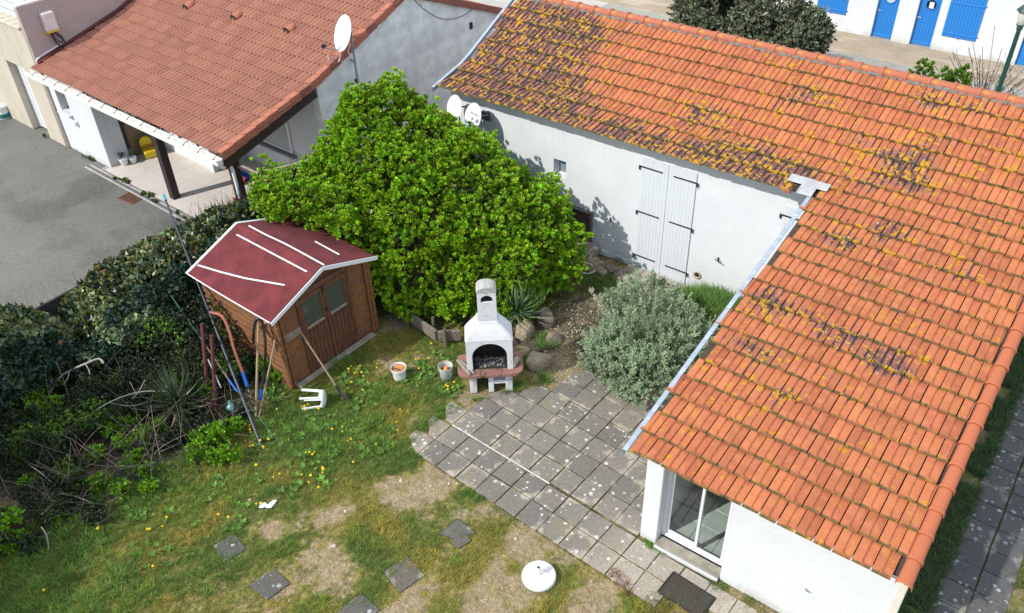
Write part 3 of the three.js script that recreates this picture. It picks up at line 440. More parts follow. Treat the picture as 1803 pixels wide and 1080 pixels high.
  const patch = []; const pq = (x0, x1, s0, s1) => { const nn = 6; for (let i = 0; i < nn; i++) for (let j = 0; j < 3; j++) { const L = (x, s) => { const [y, z] = roofAt(s); return [x, y + 0.062 + 0.012 * vn(x * 9, s * 9, 5), z]; }; const xa = x0 + (x1 - x0) * i / nn, xb = x0 + (x1 - x0) * (i + 1) / nn, sa = s0 + (s1 - s0) * j / 3, sb = s0 + (s1 - s0) * (j + 1) / 3; patch.push(quad(L(xa, sa), L(xb, sa), L(xb, sb), L(xa, sb))); } };
  pq(-4.46, -3.72, 6.52, 6.74); pq(-4.18, -3.9, 6.26, 6.52);
  obj('lead_patch', patch, lead, roof);
  obj('broken_tile', tileGeo(-4.42, 15.85, 0.2, r), clayMat, roof);
}
// ---------- the neighbour's house with the open terrace ----------
const NB = { x: -18.8, z: -10.04, a: -Math.PI / 90 };
const nbw = (x, y, z) => { const c = Math.cos(NB.a), s = Math.sin(NB.a); return [NB.x + x * c + z * s, y, NB.z - x * s + z * c]; };
const nhouse = thing('neighbour_house', 'long white house with a terracotta roof reaching over an open terrace', 'house', [NB.x, 0, NB.z], NB.a);
const brownWood = mottled([0.035, 0.022, 0.018], 0.35, 0.6, { roughness: 0.7 }, 161);
const gableMat = std({ map: metres(tex(768, 512, (u, v) => { const n = fbm(u * 8, v * 8, 163, 5, 8), st = sst(0.5, 0.72, fbm(u * 14, v * 10, 164, 5, 2)), big = sst(0.35, 0.7, fbm(u * 4, v * 4, 165, 4, 4)); let k = 0.9 + 0.2 * (n - 0.5); let c = mixc([0.88, 0.88, 0.88], [0.77, 0.77, 0.77], big); c = mixc(c, [0.46, 0.46, 0.45], st * 0.4); return [c[0] * k, c[1] * k, c[2] * k]; }), 6, 4), bumpMap: grainBump, bumpScale: 0.008, roughness: 1 });
const beige = std({ map: metres(tex(512, 512, (u, v) => { const n = fbm(u * 5, v * 5, 167, 5, 5), s = sst(0.5, 0.75, fbm(u * 10, v * 2, 168, 4, 2)); const c = mixc([0.52, 0.47, 0.38], [0.36, 0.31, 0.22], s * 0.5); const k = 0.9 + 0.2 * n; return [c[0] * k, c[1] * k, c[2] * k]; }), 3), bumpMap: grainBump, bumpScale: 0.006, roughness: 1 });
const mauve = std({ map: metres(tex(512, 512, (u, v) => { const n = fbm(u * 7, v * 7, 169, 5, 7), f = vn(u * 200, v * 200, 170, 200); const k = 0.82 + 0.22 * n + 0.16 * f; return [0.43 * k, 0.355 * k, 0.335 * k]; }), 2), bumpMap: grainBump, bumpScale: 0.012, roughness: 1 });
const pvc = std({ color: rgb(0.76, 0.77, 0.79), roughness: 0.35 });
const mottled_beige = mottled([0.5, 0.44, 0.36], 0.25, 0.6, {}, 176), pvcDull = std({ color: rgb(0.5, 0.52, 0.52), roughness: 0.5 });
const NR = { z0: 0.38, y0: 2.45, m1: 0.247, m2: 0.38, zk: -2.4, w: 0.3, g: 0.342 };
NR.c1 = Math.hypot(1, NR.m1); NR.c2 = Math.hypot(1, NR.m2); NR.sk = (NR.z0 - NR.zk) * NR.c1; NR.ridge = NR.sk + 3.27 * NR.c2;
function nroofAt(s) { return s <= NR.sk ? [NR.y0 + NR.m1 * s / NR.c1, NR.z0 - s / NR.c1, NR.m1] : [NR.y0 + NR.m1 * NR.sk / NR.c1 + NR.m2 * (s - NR.sk) / NR.c2, NR.zk - (s - NR.sk) / NR.c2, NR.m2]; }
{
  const H = nhouse;
  const zy = (pts, x, t) => { const s = new THREE.Shape(pts.map(p => new THREE.Vector2(-p[0], p[1]))); const g = new THREE.ExtrudeGeometry(s, { depth: t, bevelEnabled: false }); g.rotateY(Math.PI / 2); g.translate(x, 0, 0); return uvBox(g); };
  // gable wall on the right, long walls behind
  const yN = (z) => z > -2.4 ? 2.45 + 0.247 * (0.38 - z) : 3.137 + 0.38 * (-2.4 - z);
  obj('gable_wall', zy([[-2.5, 0], [-2.5, yN(-2.5) - 0.06], [-5.67, yN(-5.67) - 0.06], [-12.5, 1.5], [-12.5, 0]], 3.12, 0.25), gableMat, H);
  obj('back_wall', [box(3.36, 3.0, 0.2, 1.43, 0, -2.6, 0.01), box(0.2, 2.4, 1.2, -0.36, 0, -2.0, 0.01), box(2.4, 2.5, 0.15, -1.5, 0, -1.6, 0.01)], white, H);
  // white block at the left end of the terrace, with a small recessed window
  obj('wall', [box(0.32, 2.4, 2.4, -4.86, 0, -1.08, 0.01), box(0.55, 1.25, 0.25, -4.425, 0, -0.005, 0.004), box(0.55, 0.5, 0.25, -4.425, 1.9, -0.005, 0.004), box(1.3, 2.4, 0.25, -3.5, 0, -0.005, 0.01), box(0.25, 2.4, 1.8, -3.2, 0, -1.38, 0.01), box(0.25, 2.4, 0.34, -2.975, 0, -0.302, 0.01)], white, H);
  const win = group('window', H); obj('window_frame', [box(0.06, 0.65, 0.05, -4.17, 1.25, -0.09), box(0.55, 0.05, 0.05, -4.425, 1.25, -0.09)], mottled([0.12, 0.04, 0.03], 0.3, 0.4, {}, 171), win); obj('window_pane', box(0.5, 0.62, 0.01, -4.425, 1.26, -0.11, 0), std({ color: rgb(0.1, 0.07, 0.06), roughness: 0.15 }), win); obj('window_sill', box(0.62, 0.05, 0.14, -4.425, 1.2, 0.17, 0.008), white, win);
  obj('wall_lamp', [box(0.1, 0.14, 0.1, -4.0, 0.98, 0.17, 0.02)], pvc, H);
  // taller beige wing with its coping, the mauve flank, a door
  obj('beige_wall', [box(4.9, 3.4, 0.3, -9.53, 0, 0.03, 0.01), box(1.0, 1.25, 0.3, -6.58, 2.15, 0.03, 0.01), box(1.05, 3.4, 0.3, -5.55, 0, 0.03, 0.01)], beige, H);
  obj('door_lining', box(0.98, 2.14, 0.04, -6.58, 0, -0.14, 0), white, H);
  const dr = group('door', H); obj('door_frame', [box(0.07, 2.1, 0.07, -7.02, 0.03, -0.06), box(0.07, 2.1, 0.07, -6.12, 0.03, -0.06), box(0.84, 0.07, 0.07, -6.57, 2.05, -0.06)], pvc, dr); obj('door_leaf', [box(0.82, 2.0, 0.045, -6.57, 0.04, -0.065, 0.008), box(0.05, 1.9, 0.02, -6.3, 0.08, -0.035), box(0.05, 1.9, 0.02, -6.84, 0.08, -0.035)], pvc, dr);
  obj('flank_wall', box(0.16, 4.0, 9, -5.1, 0, -4.32, 0.012), mauve, H);
  obj('painted_wall_shade', [beam([-4.95, 2.57, 0.2], [-4.95, 3.24, -2.4], 0.16, 0.02), beam([-4.95, 3.24, -2.4], [-4.95, 4.2, -4.9], 0.16, 0.02)], std({ color: rgb(0.1, 0.02, 0.022), roughness: 0.8 }), H);  // dark red strip painted for the shade of the flank wall on the tiles
  obj('flank_edge', box(0.17, 0.06, 9.02, -5.1, 4.0, -4.32, 0.01), mottled([0.6, 0.58, 0.54], 0.2, 1, {}, 172), H);
  const cop = box(0.36, 0.07, 0.42, 0, 0, 0, 0.02); for (let i = 0; i < 13; i++) { const m = obj('coping_tile', cop, mottled_beige, H); m.position.set(-5.42 - i * 0.37, 3.4, 0.03); m.rotation.z = (h2(i, 1, 5) - 0.5) * 0.05; }
  // white ribbed sheet roof behind the coping
  const ribs = []; for (let i = 0; i < 26; i++) { const z = -0.25 - i * 0.32; ribs.push(box(6.8, 0.02, 0.3, -8.6, 3.3, z - 0.15, 0.004), box(6.8, 0.05, 0.07, -8.6, 3.322, z, 0.015)); }
  ribs.forEach((g, k) => { if (k % 2 === 0) { g.userData = 1; } });
  for (let i = 0; i < 26; i++) obj('roof_sheet', [ribs[2 * i], ribs[2 * i + 1]], pvcDull, H);
  // charging box with its hanging cable on the mauve flank
  const cb = group('charging_box', H); obj('casing', box(0.17, 0.5, 0.34, -4.935, 3.25, -0.48, 0.03), mottled([0.68, 0.62, 0.6], 0.06, 1, { roughness: 0.5 }, 173), cb); obj('yellow_strip', box(0.178, 0.045, 0.345, -4.935, 3.215, -0.48, 0.01), std({ color: rgb(0.6, 0.45, 0.03), roughness: 0.5 }), cb);
  obj('cable', [tube([[-4.93, 3.22, -0.42], [-4.9, 3.05, -0.42], [-4.88, 2.86, -0.5], [-4.88, 2.78, -0.62], [-4.89, 2.88, -0.68], [-4.9, 3.08, -0.58], [-4.93, 3.22, -0.5]], 0.02, 6, 40), tube([[-4.93, 3.22, -0.45], [-4.88, 3.0, -0.48], [-4.87, 2.9, -0.6], [-4.89, 3.02, -0.66], [-4.93, 3.2, -0.52]], 0.016, 6, 30)], std({ color: rgb(0.01, 0.01, 0.01), roughness: 0.5 }), cb);
  obj('conduit', [tube([[-5.0, 2.5, 0.19], [-4.995, 2.62, 0.16], [-4.995, 2.76, -0.3], [-4.995, 2.82, -0.62]], 0.02, 6, 20)], pvc, H);
  // terrace: two dark posts, verge beam, purlin
  for (const x of [0, 3.16]) obj('post', box(0.2, 2.26, 0.2, x, 0, 0, 0.012), brownWood, H);
  obj('beam', [beam([3.34, 2.24, 0.36], [3.34, yN(-2.4) - 0.2, -2.42], 0.13, 0.3)], brownWood, H);
  obj('purlin', [beam([-2.85, 2.33, 0], [3.3, 2.33, 0], 0.16, 0.14)], brownWood, H);
  const raf = []; for (let i = 0; i < 9; i++) raf.push(beam([-2.5 + i * 0.7, 2.4, 0.32], [-2.5 + i * 0.7, yN(-2.4) - 0.07, -2.45], 0.07, 0.1)); for (const g of raf) obj('rafter', g, brownWood, H);
  // white square gutter with its bent hooks, and the downpipe
  const gm = mottled([0.72, 0.71, 0.67], 0.1, 0.8, { roughness: 0.5 }, 174);
  obj('gutter', [box(8.5, 0.015, 0.13, -0.82, 2.26, 0.455, 0.002), box(8.5, 0.13, 0.014, -0.82, 2.26, 0.522, 0.003), box(8.5, 0.15, 0.014, -0.82, 2.26, 0.388, 0.003), box(8.5, 0.012, 0.05, -0.82, 2.39, 0.535, 0.002), box(0.012, 0.12, 0.12, 3.43, 2.262, 0.455, 0.002)], gm, H);
  obj('fascia', box(8.3, 0.16, 0.03, -0.86, 2.16, 0.34, 0.004), white, H);
  for (let i = 0; i < 15; i++) { const x = -4.7 + i * 0.57; obj('gutter_hook', [tube([[x, 2.43, 0.36], [x + 0.01, 2.44, 0.45], [x + 0.03, 2.41, 0.52], [x + 0.05, 2.43, 0.57]], 0.009, 5, 8), bar([x - 0.04, 2.405, 0.46], [x + 0.05, 2.41, 0.53], 0.005)], mottled([0.2, 0.13, 0.09], 0.3, 0.2, {}, 175), H); }
  obj('downpipe', [tube([[3.36, 2.27, 0.44], [3.37, 2.17, 0.4], [3.33, 2.1, 0.2], [3.32, 2.02, 0.15], [3.32, 1.8, 0.14], [3.32, 0.8, 0.14], [3.32, 0, 0.14]], 0.042, 10, 40)], pvc, H);
  // under the roof: dark door post, brown boarded panel, roller door, louvred shutter
  obj('door_post', box(0.1, 2.2, 0.1, -2.9, 0, -0.53, 0.01), brownWood, H);
  obj('wood_panel', [box(0.04, 1.0, 0.9, -2.93, 0.02, -1.03, 0.006)], std({ map: metres(tex(256, 256, (u, v) => { const n = fbm(u * 6, v * 16, 177, 4, 2); return mixc([0.16, 0.105, 0.06], [0.3, 0.22, 0.14], n); }), 0.9), roughness: 0.8 }), H);
  obj('panel_window', box(0.04, 1.0, 0.9, -2.93, 1.1, -1.03, 0.006), std({ color: rgb(0.5, 0.53, 0.55), roughness: 0.3 }), H);
  const rd = group('roller_door', H); for (let i = 0; i < 16; i++) obj('slat', box(2.35, 0.112, 0.03, -1.55, 0.02 + i * 0.12, -1.5, 0.012), pvc, rd);
  const lv = group('louvred_shutter', H); obj('shutter_frame', [box(0.07, 1.3, 0.05, 0.44, 0.84, -2.475), box(0.07, 1.3, 0.05, 1.93, 0.84, -2.475), box(1.42, 0.06, 0.05, 1.185, 0.84, -2.475), box(1.42, 0.06, 0.05, 1.185, 2.08, -2.475)], pvc, lv);
  for (let i = 0; i < 16; i++) { const g = box(1.41, 0.085, 0.012, 0, 0, 0, 0.002); g.rotateX(-0.5); g.translate(1.185, 0.91 + i * 0.073, -2.472); obj('louvre', g, pvcDull, lv); }
  obj('window_sill', box(1.75, 0.06, 0.18, 1.2, 0.75, -2.43, 0.01), mottled([0.3, 0.31, 0.31], 0.2, 0.6, {}, 178), H);
  obj('wall_hook', [tube([[2.0, 0.52, -2.49], [1.98, 0.48, -2.42], [2.02, 0.4, -2.42], [1.98, 0.33, -2.42], [2.0, 0.28, -2.45]], 0.012, 5, 16)], blackIron, H);
  // brackets and cables on the gable
  obj('cable', [tube([[3.4, 3.1, -3.9], [3.39, 3.45, -4.3], [3.4, 3.75, -4.7], [3.42, 4.2, -5.3], [3.4, 4.5, -5.7]], 0.012, 5, 30)], pvc, H);
  obj('wall_cable', [tube([[3.385, 4.15, -5.9], [3.385, 3.75, -6.3], [3.385, 3.35, -6.9], [3.385, 3.2, -7.6], [3.385, 3.3, -8.4]], 0.008, 4, 30)], std({ color: rgb(0.1, 0.1, 0.1) }), H);
  for (const [y, z] of [[1.75, -7.9], [1.9, -4.2], [2.75, -8.0]]) obj('air_vent', box(0.06, 0.18, 0.09, 3.39, y, z, 0.01), blackIron, H);
}
// its roof of rolled tiles
{
  const clay = std({ map: metres(tex(768, 768, (u, v) => { const n = fbm(u * 12, v * 12, 181, 4, 12), f = fbm(u * 60, v * 60, 182, 2, 60), id = h2(Math.floor(u * 20), Math.floor(v * 17.5), 183), id2 = h2(Math.floor(u * 20), Math.floor(v * 17.5), 184); let c = mixc([0.315, 0.135, 0.09], [0.265, 0.108, 0.074], id); c = mixc(c, [0.345, 0.15, 0.092], id2 > 0.75 ? 0.5 : 0); const k = 0.85 + 0.2 * n + 0.14 * f; return [c[0] * k, c[1] * k, c[2] * k]; }), 6), bumpMap: tileBump, bumpScale: 0.004, roughness: 0.9 });
  const roofN = group('roof', nhouse), r = RNG(191), list = [];
  const US = Array.from({ length: 17 }, (_, i) => i / 16), VS = [0, 0.05, 0.55, 1.12];
  const hh = (u) => 0.006 + 0.048 * Math.pow(0.5 + 0.5 * Math.cos((u * 2 - 0.55) * Math.PI * 2), 0.7);
  const geo = (x, c) => {
    const P = [], li = r() * 0.006, ds = (r() - 0.5) * 0.02, sk = (r() - 0.5) * 0.014;
    const pt = (u, v, d = 0) => { const s = Math.min((c + v) * NR.g + (v < 0.6 ? ds : 0), NR.ridge), [y, z, m] = nroofAt(Math.max(s, 0)), cc = Math.hypot(1, m), h = (hh(u) * (1 - 0.1 * v) + 0.012 * (1 - v / 1.12) + li * (1 - v) + sk * (u - 0.5)) - d; return [x + u * NR.w, y + h / cc, z + h * m / cc]; };
    for (let i = 0; i < US.length - 1; i++) { for (let j = 0; j < VS.length - 1; j++) { const a = pt(US[i], VS[j]), b = pt(US[i + 1], VS[j]), cc = pt(US[i + 1], VS[j + 1]), d = pt(US[i], VS[j + 1]); P.push(...a, ...b, ...cc, ...a, ...cc, ...d); } const a = pt(US[i], 0), b = pt(US[i + 1], 0), a2 = pt(US[i], 0, 0.018), b2 = pt(US[i + 1], 0, 0.018); P.push(...a2, ...b2, ...b, ...a2, ...b, ...a); }
    const g = new THREE.BufferGeometry(); g.setAttribute('position', new THREE.Float32BufferAttribute(P, 3)); g.computeVertexNormals(); uvBox(g);
    const uv = g.attributes.uv, du = Math.floor(r() * 20) * 0.3, dv = Math.floor(r() * 17) * 0.343; const p = g.attributes.position; for (let i = 0; i < uv.count; i++) uv.setXY(i, p.getX(i) - x + du + 0.001, -(p.getZ(i) - nroofAt(c * NR.g)[1]) + dv + 0.01); return g;
  };
  const nc = Math.floor(NR.ridge / NR.g) + 1;
  for (let c = 0; c < nc; c++) for (let k = 0; k < 28; k++) { const x = -5.04 + k * NR.w + (c % 2) * 0.0 + (c * 0.07) % 0.12; if (x > 3.2) continue; const [y, z] = nroofAt((c + 0.5) * NR.g), w = nbw(x, y, z); list.push([Math.hypot(w[0], y - 11.2, w[2]), geo(x, c)]); }
  list.sort((a, b) => a[0] - b[0]);
  list.slice(0, 300).forEach(([, g]) => obj('roof_tile', g, clay, roofN));
  const rest = obj('roof_tiling', list.slice(300).map(l => l[1]), clay, roofN); rest.userData.kind = 'stuff';
  const deck = []; const st = (s0, s1) => { const [ya, za] = nroofAt(s0), [yb, zb] = nroofAt(s1); deck.push(beam([-0.83, ya - 0.004, za], [-0.83, yb - 0.004, zb], 8.46, 0.03)); }; st(0.03, NR.sk); st(NR.sk, NR.ridge);
  obj('roof_board', deck, brownWood, roofN);
  // verge tiles: flat lap with a drop along the gable
  const vm = mottled([0.37, 0.13, 0.08], 0.25, 0.7, { bumpMap: tileBump, bumpScale: 0.004 }, 193), vm2 = mottled([0.24, 0.085, 0.06], 0.3, 0.7, {}, 194);
  for (let c = 0; c < nc; c++) { const [y0, z0] = nroofAt(c * NR.g), [y1, z1] = nroofAt(Math.min((c + 1.06) * NR.g, NR.ridge)); obj('verge_tile', [beam([3.36, y0 + 0.085, z0], [3.36, y1 + 0.06, z1], 0.17, 0.022), beam([3.44, y0 - 0.01, z0], [3.44, y1 - 0.035, z1], 0.022, 0.17)], c < 6 || r() > 0.4 ? vm : vm2, roofN); }
  // rear slope and its verge
  const rear = []; for (let c = 0; c < 14; c++) { const z0 = -5.67 - c * 0.33, y0 = 4.36 - c * 0.135; rear.push(beam([-0.83, y0 + 0.02, z0], [-0.83, y0 - 0.12, z0 - 0.36], 8.4, 0.03)); obj('verge_tile', [beam([3.36, y0 + 0.08, z0], [3.36, y0 - 0.07, z0 - 0.35], 0.17, 0.03), beam([3.44, y0 - 0.01, z0], [3.44, y0 - 0.155, z0 - 0.35], 0.022, 0.16)], vm2, roofN); }
  obj('rear_slope', rear, vm, roofN);
  const rt = new THREE.CylinderGeometry(0.13, 0.12, 0.44, 12, 1, true, -Math.PI / 2 - 0.2, Math.PI + 0.4); rt.rotateX(0); rt.rotateZ(Math.PI / 2); for (let i = 0; i < 19; i++) { const m = obj('ridge_tile', uvBox(clean(rt.clone())), vm, roofN); m.position.set(-4.7 + i * 0.43, 4.36, -5.67); m.rotation.x = Math.PI / 2 * 0; }
  // hooded vent tiles
  for (const [x, s] of [[-2.7, 3.87], [-0.76, 4.03], [1.28, 4.15]]) { const [y, z, m] = nroofAt(s), g = new THREE.SphereGeometry(0.13, 12, 8, 0, Math.PI * 2, 0, Math.PI / 2); g.scale(1, 0.8, 1.4); uvBox(clean(g)); const c2 = new THREE.CylinderGeometry(0.1, 0.1, 0.012, 12); c2.rotateX(Math.PI / 2 - 0.25); c2.translate(0, 0.04, 0.15); for (const o of [obj('vent_tile', g, vm, roofN), obj('vent_opening', c2, std({ color: rgb(0.02, 0.012, 0.01) }), roofN)]) { o.position.set(x, y + 0.04, z); o.rotation.x = Math.atan(m); } }
}
// terrace floor, drain channel, grate
{
  const tf = group('terrace', scene); tf.userData = { kind: 'structure' }; tf.position.set(NB.x, 0, NB.z); tf.rotation.y = NB.a;
  const fm = std({ map: metres(tex(512, 512, (u, v) => { const n = fbm(u * 8, v * 8, 201, 5, 8); return mixc([0.52, 0.46, 0.41], [0.62, 0.57, 0.52], n); }), 4.1), roughness: 0.7 }), r = RNG(9);
  obj('bed', box(9, 0.02, 3.1, 1.4, 0, -1.25, 0), std({ color: rgb(0.3, 0.28, 0.26) }), tf);
  for (let i = 0; i < 15; i++) for (let j = 0; j < 5; j++) { const g = box(0.596, 0.03, 0.596, 0, 0.01, 0, 0.003); const uv = g.attributes.uv; const a = r() * 4, b = r() * 4; for (let k = 0; k < uv.count; k++) uv.setXY(k, uv.getX(k) + a, uv.getY(k) + b); const m = obj('floor_tile', g, fm, tf); m.position.set(-2.6 + i * 0.6, (r() - 0.5) * 0.002, -0.03 - j * 0.6); }
  const ch = mottled([0.36, 0.35, 0.33], 0.3, 1, { roughness: 1 }, 203), dk = std({ color: rgb(0.13, 0.13, 0.13) });
  obj('drain_channel', [box(9.5, 0.03, 0.05, 1.2, 0, 0.36, 0.006), box(9.5, 0.03, 0.05, 1.2, 0, 0.51, 0.006)], ch, tf);
  for (let i = 0; i < 19; i++) obj('channel_cover', box(0.49, 0.018, 0.09, -3.3 + i * 0.5, 0, 0.435, 0.004), dk, tf);
  const gr = thing('drain_grate', 'rusty square drain grate set in the asphalt yard', 'grate', nbw(-1.0, 0, 0.63), NB.a + 0.12), rust = mottled([0.16, 0.07, 0.045], 0.4, 0.3, { roughness: 0.9 }, 205);
  obj('rim', [box(0.6, 0.012, 0.03, 0, 0, 0.24), box(0.6, 0.012, 0.03, 0, 0, -0.24), box(0.03, 0.012, 0.45, -0.285, 0, 0), box(0.03, 0.012, 0.45, 0.285, 0, 0)], rust, gr);
  for (let i = 0; i < 11; i++) obj('bar', box(0.022, 0.009, 0.45, -0.25 + i * 0.05, 0, 0, 0.003), rust, gr);
  obj('cross_bar', [0, 1, 2, 3, 4, 5, 6, 7].map(i => box(0.54, 0.006, 0.014, 0, 0, -0.2 + i * 0.057, 0.001)), rust, gr);
  obj('pit', box(0.54, 0.003, 0.45, 0, -0.001, 0, 0), std({ color: rgb(0.02, 0.015, 0.012) }), gr);
}
// ---------- across the street: white building with blue doors ----------
const blue = std({ map: metres(tex(256, 256, (u, v) => { const n = 0.9 + 0.2 * fbm(u * 16, v * 3, 211, 4, 1); return [0.018 * n, 0.2 * n, 0.58 * n]; }), 1), roughness: 0.55 });
{
  const b = thing('street_house', 'white building across the street with bright blue doors and shutters', 'house'), zf = -30.53, T = 0.2;
  const holes = [[-7.86, -7.17, 0, 1.85], [-6.56, -5.88, 0, 1.85], [-3.28, -1.9, 0, 2.0]];
  const parts = []; let x = -16; for (const [a, c, y0, y1] of holes) { parts.push(box(a - x, 3.6, T, (a + x) / 2, 0, zf - T / 2, 0.006), box(c - a, 3.6 - y1, T, (a + c) / 2, y1, zf - T / 2, 0.003)); x = c; }
  parts.push(box(8, 3.6, T, x + 4, 0, zf - T / 2, 0.006), box(22.1, 3.6, 0.2, -4.95, 0, zf - 7, 0), box(0.2, 3.6, 6.7, -15.9, 0, zf - 3.55, 0), box(0.2, 3.6, 6.7, 6.0, 0, zf - 3.55, 0));
  obj('wall', parts, white, b);
  const rf = []; for (let i = 0; i < 11; i++) { const g = box(23, 0.06, 0.4, -4.95, 0, 0, 0.01); g.rotateX(0.3); g.translate(0, 3.66 + i * 0.11, zf + 0.1 - i * 0.37); rf.push(g); const g2 = box(23, 0.06, 0.4, -4.95, 0, 0, 0.01); g2.rotateX(-0.3); g2.translate(0, 3.66 + i * 0.11, zf - 7.3 + i * 0.37); rf.push(g2); }
  obj('roof', rf, mottled([0.4, 0.15, 0.08], 0.3, 1, {}, 213), b);
  holes.forEach(([a, c, y0, y1], k) => {
    const d = group('door', b), cx = (a + c) / 2, w = c - a, z = zf - 0.15;
    const n = 7; for (let i = 0; i < n; i++) obj('board', box(w / n - 0.003, y1 - 0.02, 0.04, a + (i + 0.5) * w / n, 0.02, z, 0.006), blue, d);
    obj('kick_rail', box(w - 0.01, 0.11, 0.02, cx, 0.04, z + 0.03, 0.006), blue, d);
    if (k < 2) { const tor = new THREE.TorusGeometry(0.175, 0.022, 8, 28); tor.translate(cx + 0.02, 1.38, z + 0.025); obj('porthole_ring', uvBox(clean(tor)), blue, d); const gl = new THREE.CylinderGeometry(0.165, 0.165, 0.012, 28); gl.rotateX(Math.PI / 2); gl.translate(cx + 0.02, 1.38, z + 0.026); obj('porthole_pane', gl, k ? std({ color: rgb(0.01, 0.012, 0.02), roughness: 0.15 }) : std({ color: rgb(0.45, 0.52, 0.45), roughness: 0.25 }), d); if (k) obj('notice', box(0.14, 0.2, 0.004, cx + 0.03, 1.27, z + 0.036, 0), std({ color: rgb(0.75, 0.76, 0.75) }), d); }
    obj('handle', [box(0.03, 0.1, 0.012, a + 0.06, 0.86, z + 0.026), bar([a + 0.06, 0.93, z + 0.06], [a + 0.15, 0.93, z + 0.06], 0.01), bar([a + 0.06, 0.93, z + 0.02], [a + 0.06, 0.93, z + 0.065], 0.008)], std({ color: rgb(0.5, 0.5, 0.5), metalness: 0.8, roughness: 0.35 }), d);
    obj('door_step', box(w + 0.02, 0.03, 0.25, cx, 0.0, zf - 0.02, 0.006), concrete, b).position.y = 0.1 - 0.1;
  });
  for (const [a, c, y0, y1] of [[-5.63, -4.58, 0.53, 1.95], [-9.87, -8.83, 0.6, 1.95]]) {
    const s = group('shutter', b), n = 11, w = (c - a) / n; for (let i = 0; i < n; i++) obj('board', box(w - 0.004, y1 - y0, 0.03, a + (i + 0.5) * w, y0, zf + 0.02, 0.006), blue, s);
    obj('rail', [box(c - a - 0.04, 0.05, 0.02, (a + c) / 2, y0 + 0.1, zf + 0.042, 0.006), box(c - a - 0.04, 0.05, 0.02, (a + c) / 2, y1 - 0.35, zf + 0.042, 0.006)], blue, s);
    obj('hinge', [box(0.05, 0.03, 0.03, c + 0.02, y0 + 0.12, zf + 0.02), box(0.05, 0.03, 0.03, c + 0.02, y1 - 0.32, zf + 0.02)], blue, s);
    obj('latch', box(0.02, 0.05, 0.03, (a + c) / 2, y0 - 0.05, zf + 0.02), blue, s);
  }
}
{
  const p = [-2.856, 3.1, -25.122], L = thing('street_lamp', 'green street lamp with a glass lantern at the right edge of the street', 'street lamp', [p[0], 0, p[2]]), gm = std({ color: rgb(0.012, 0.06, 0.045), roughness: 0.4 });
  const lathe = (pts, n = 14) => uvBox(clean(new THREE.LatheGeometry(pts.map(q => new THREE.Vector2(...q)), n)));
  obj('pole', [lathe([[0.09, 0], [0.09, 0.35], [0.065, 0.42], [0.055, 2.9], [0.075, 2.94], [0.075, 3.0], [0.03, 3.04]])], gm, L);
  obj('lantern_glass', lathe([[0.001, 3.06], [0.1, 3.06], [0.15, 3.4], [0.001, 3.4]], 8), new THREE.MeshPhysicalMaterial({ color: rgb(0.75, 0.75, 0.65), transmission: 0.4, thickness: 0, roughness: 0.5 }), L);
  obj('hood', [lathe([[0.001, 3.62], [0.05, 3.6], [0.11, 3.52], [0.2, 3.42], [0.2, 3.4], [0.001, 3.395]], 12), lathe([[0.001, 3.06], [0.11, 3.055], [0.1, 3.03], [0.001, 3.03]])], gm, L);
}
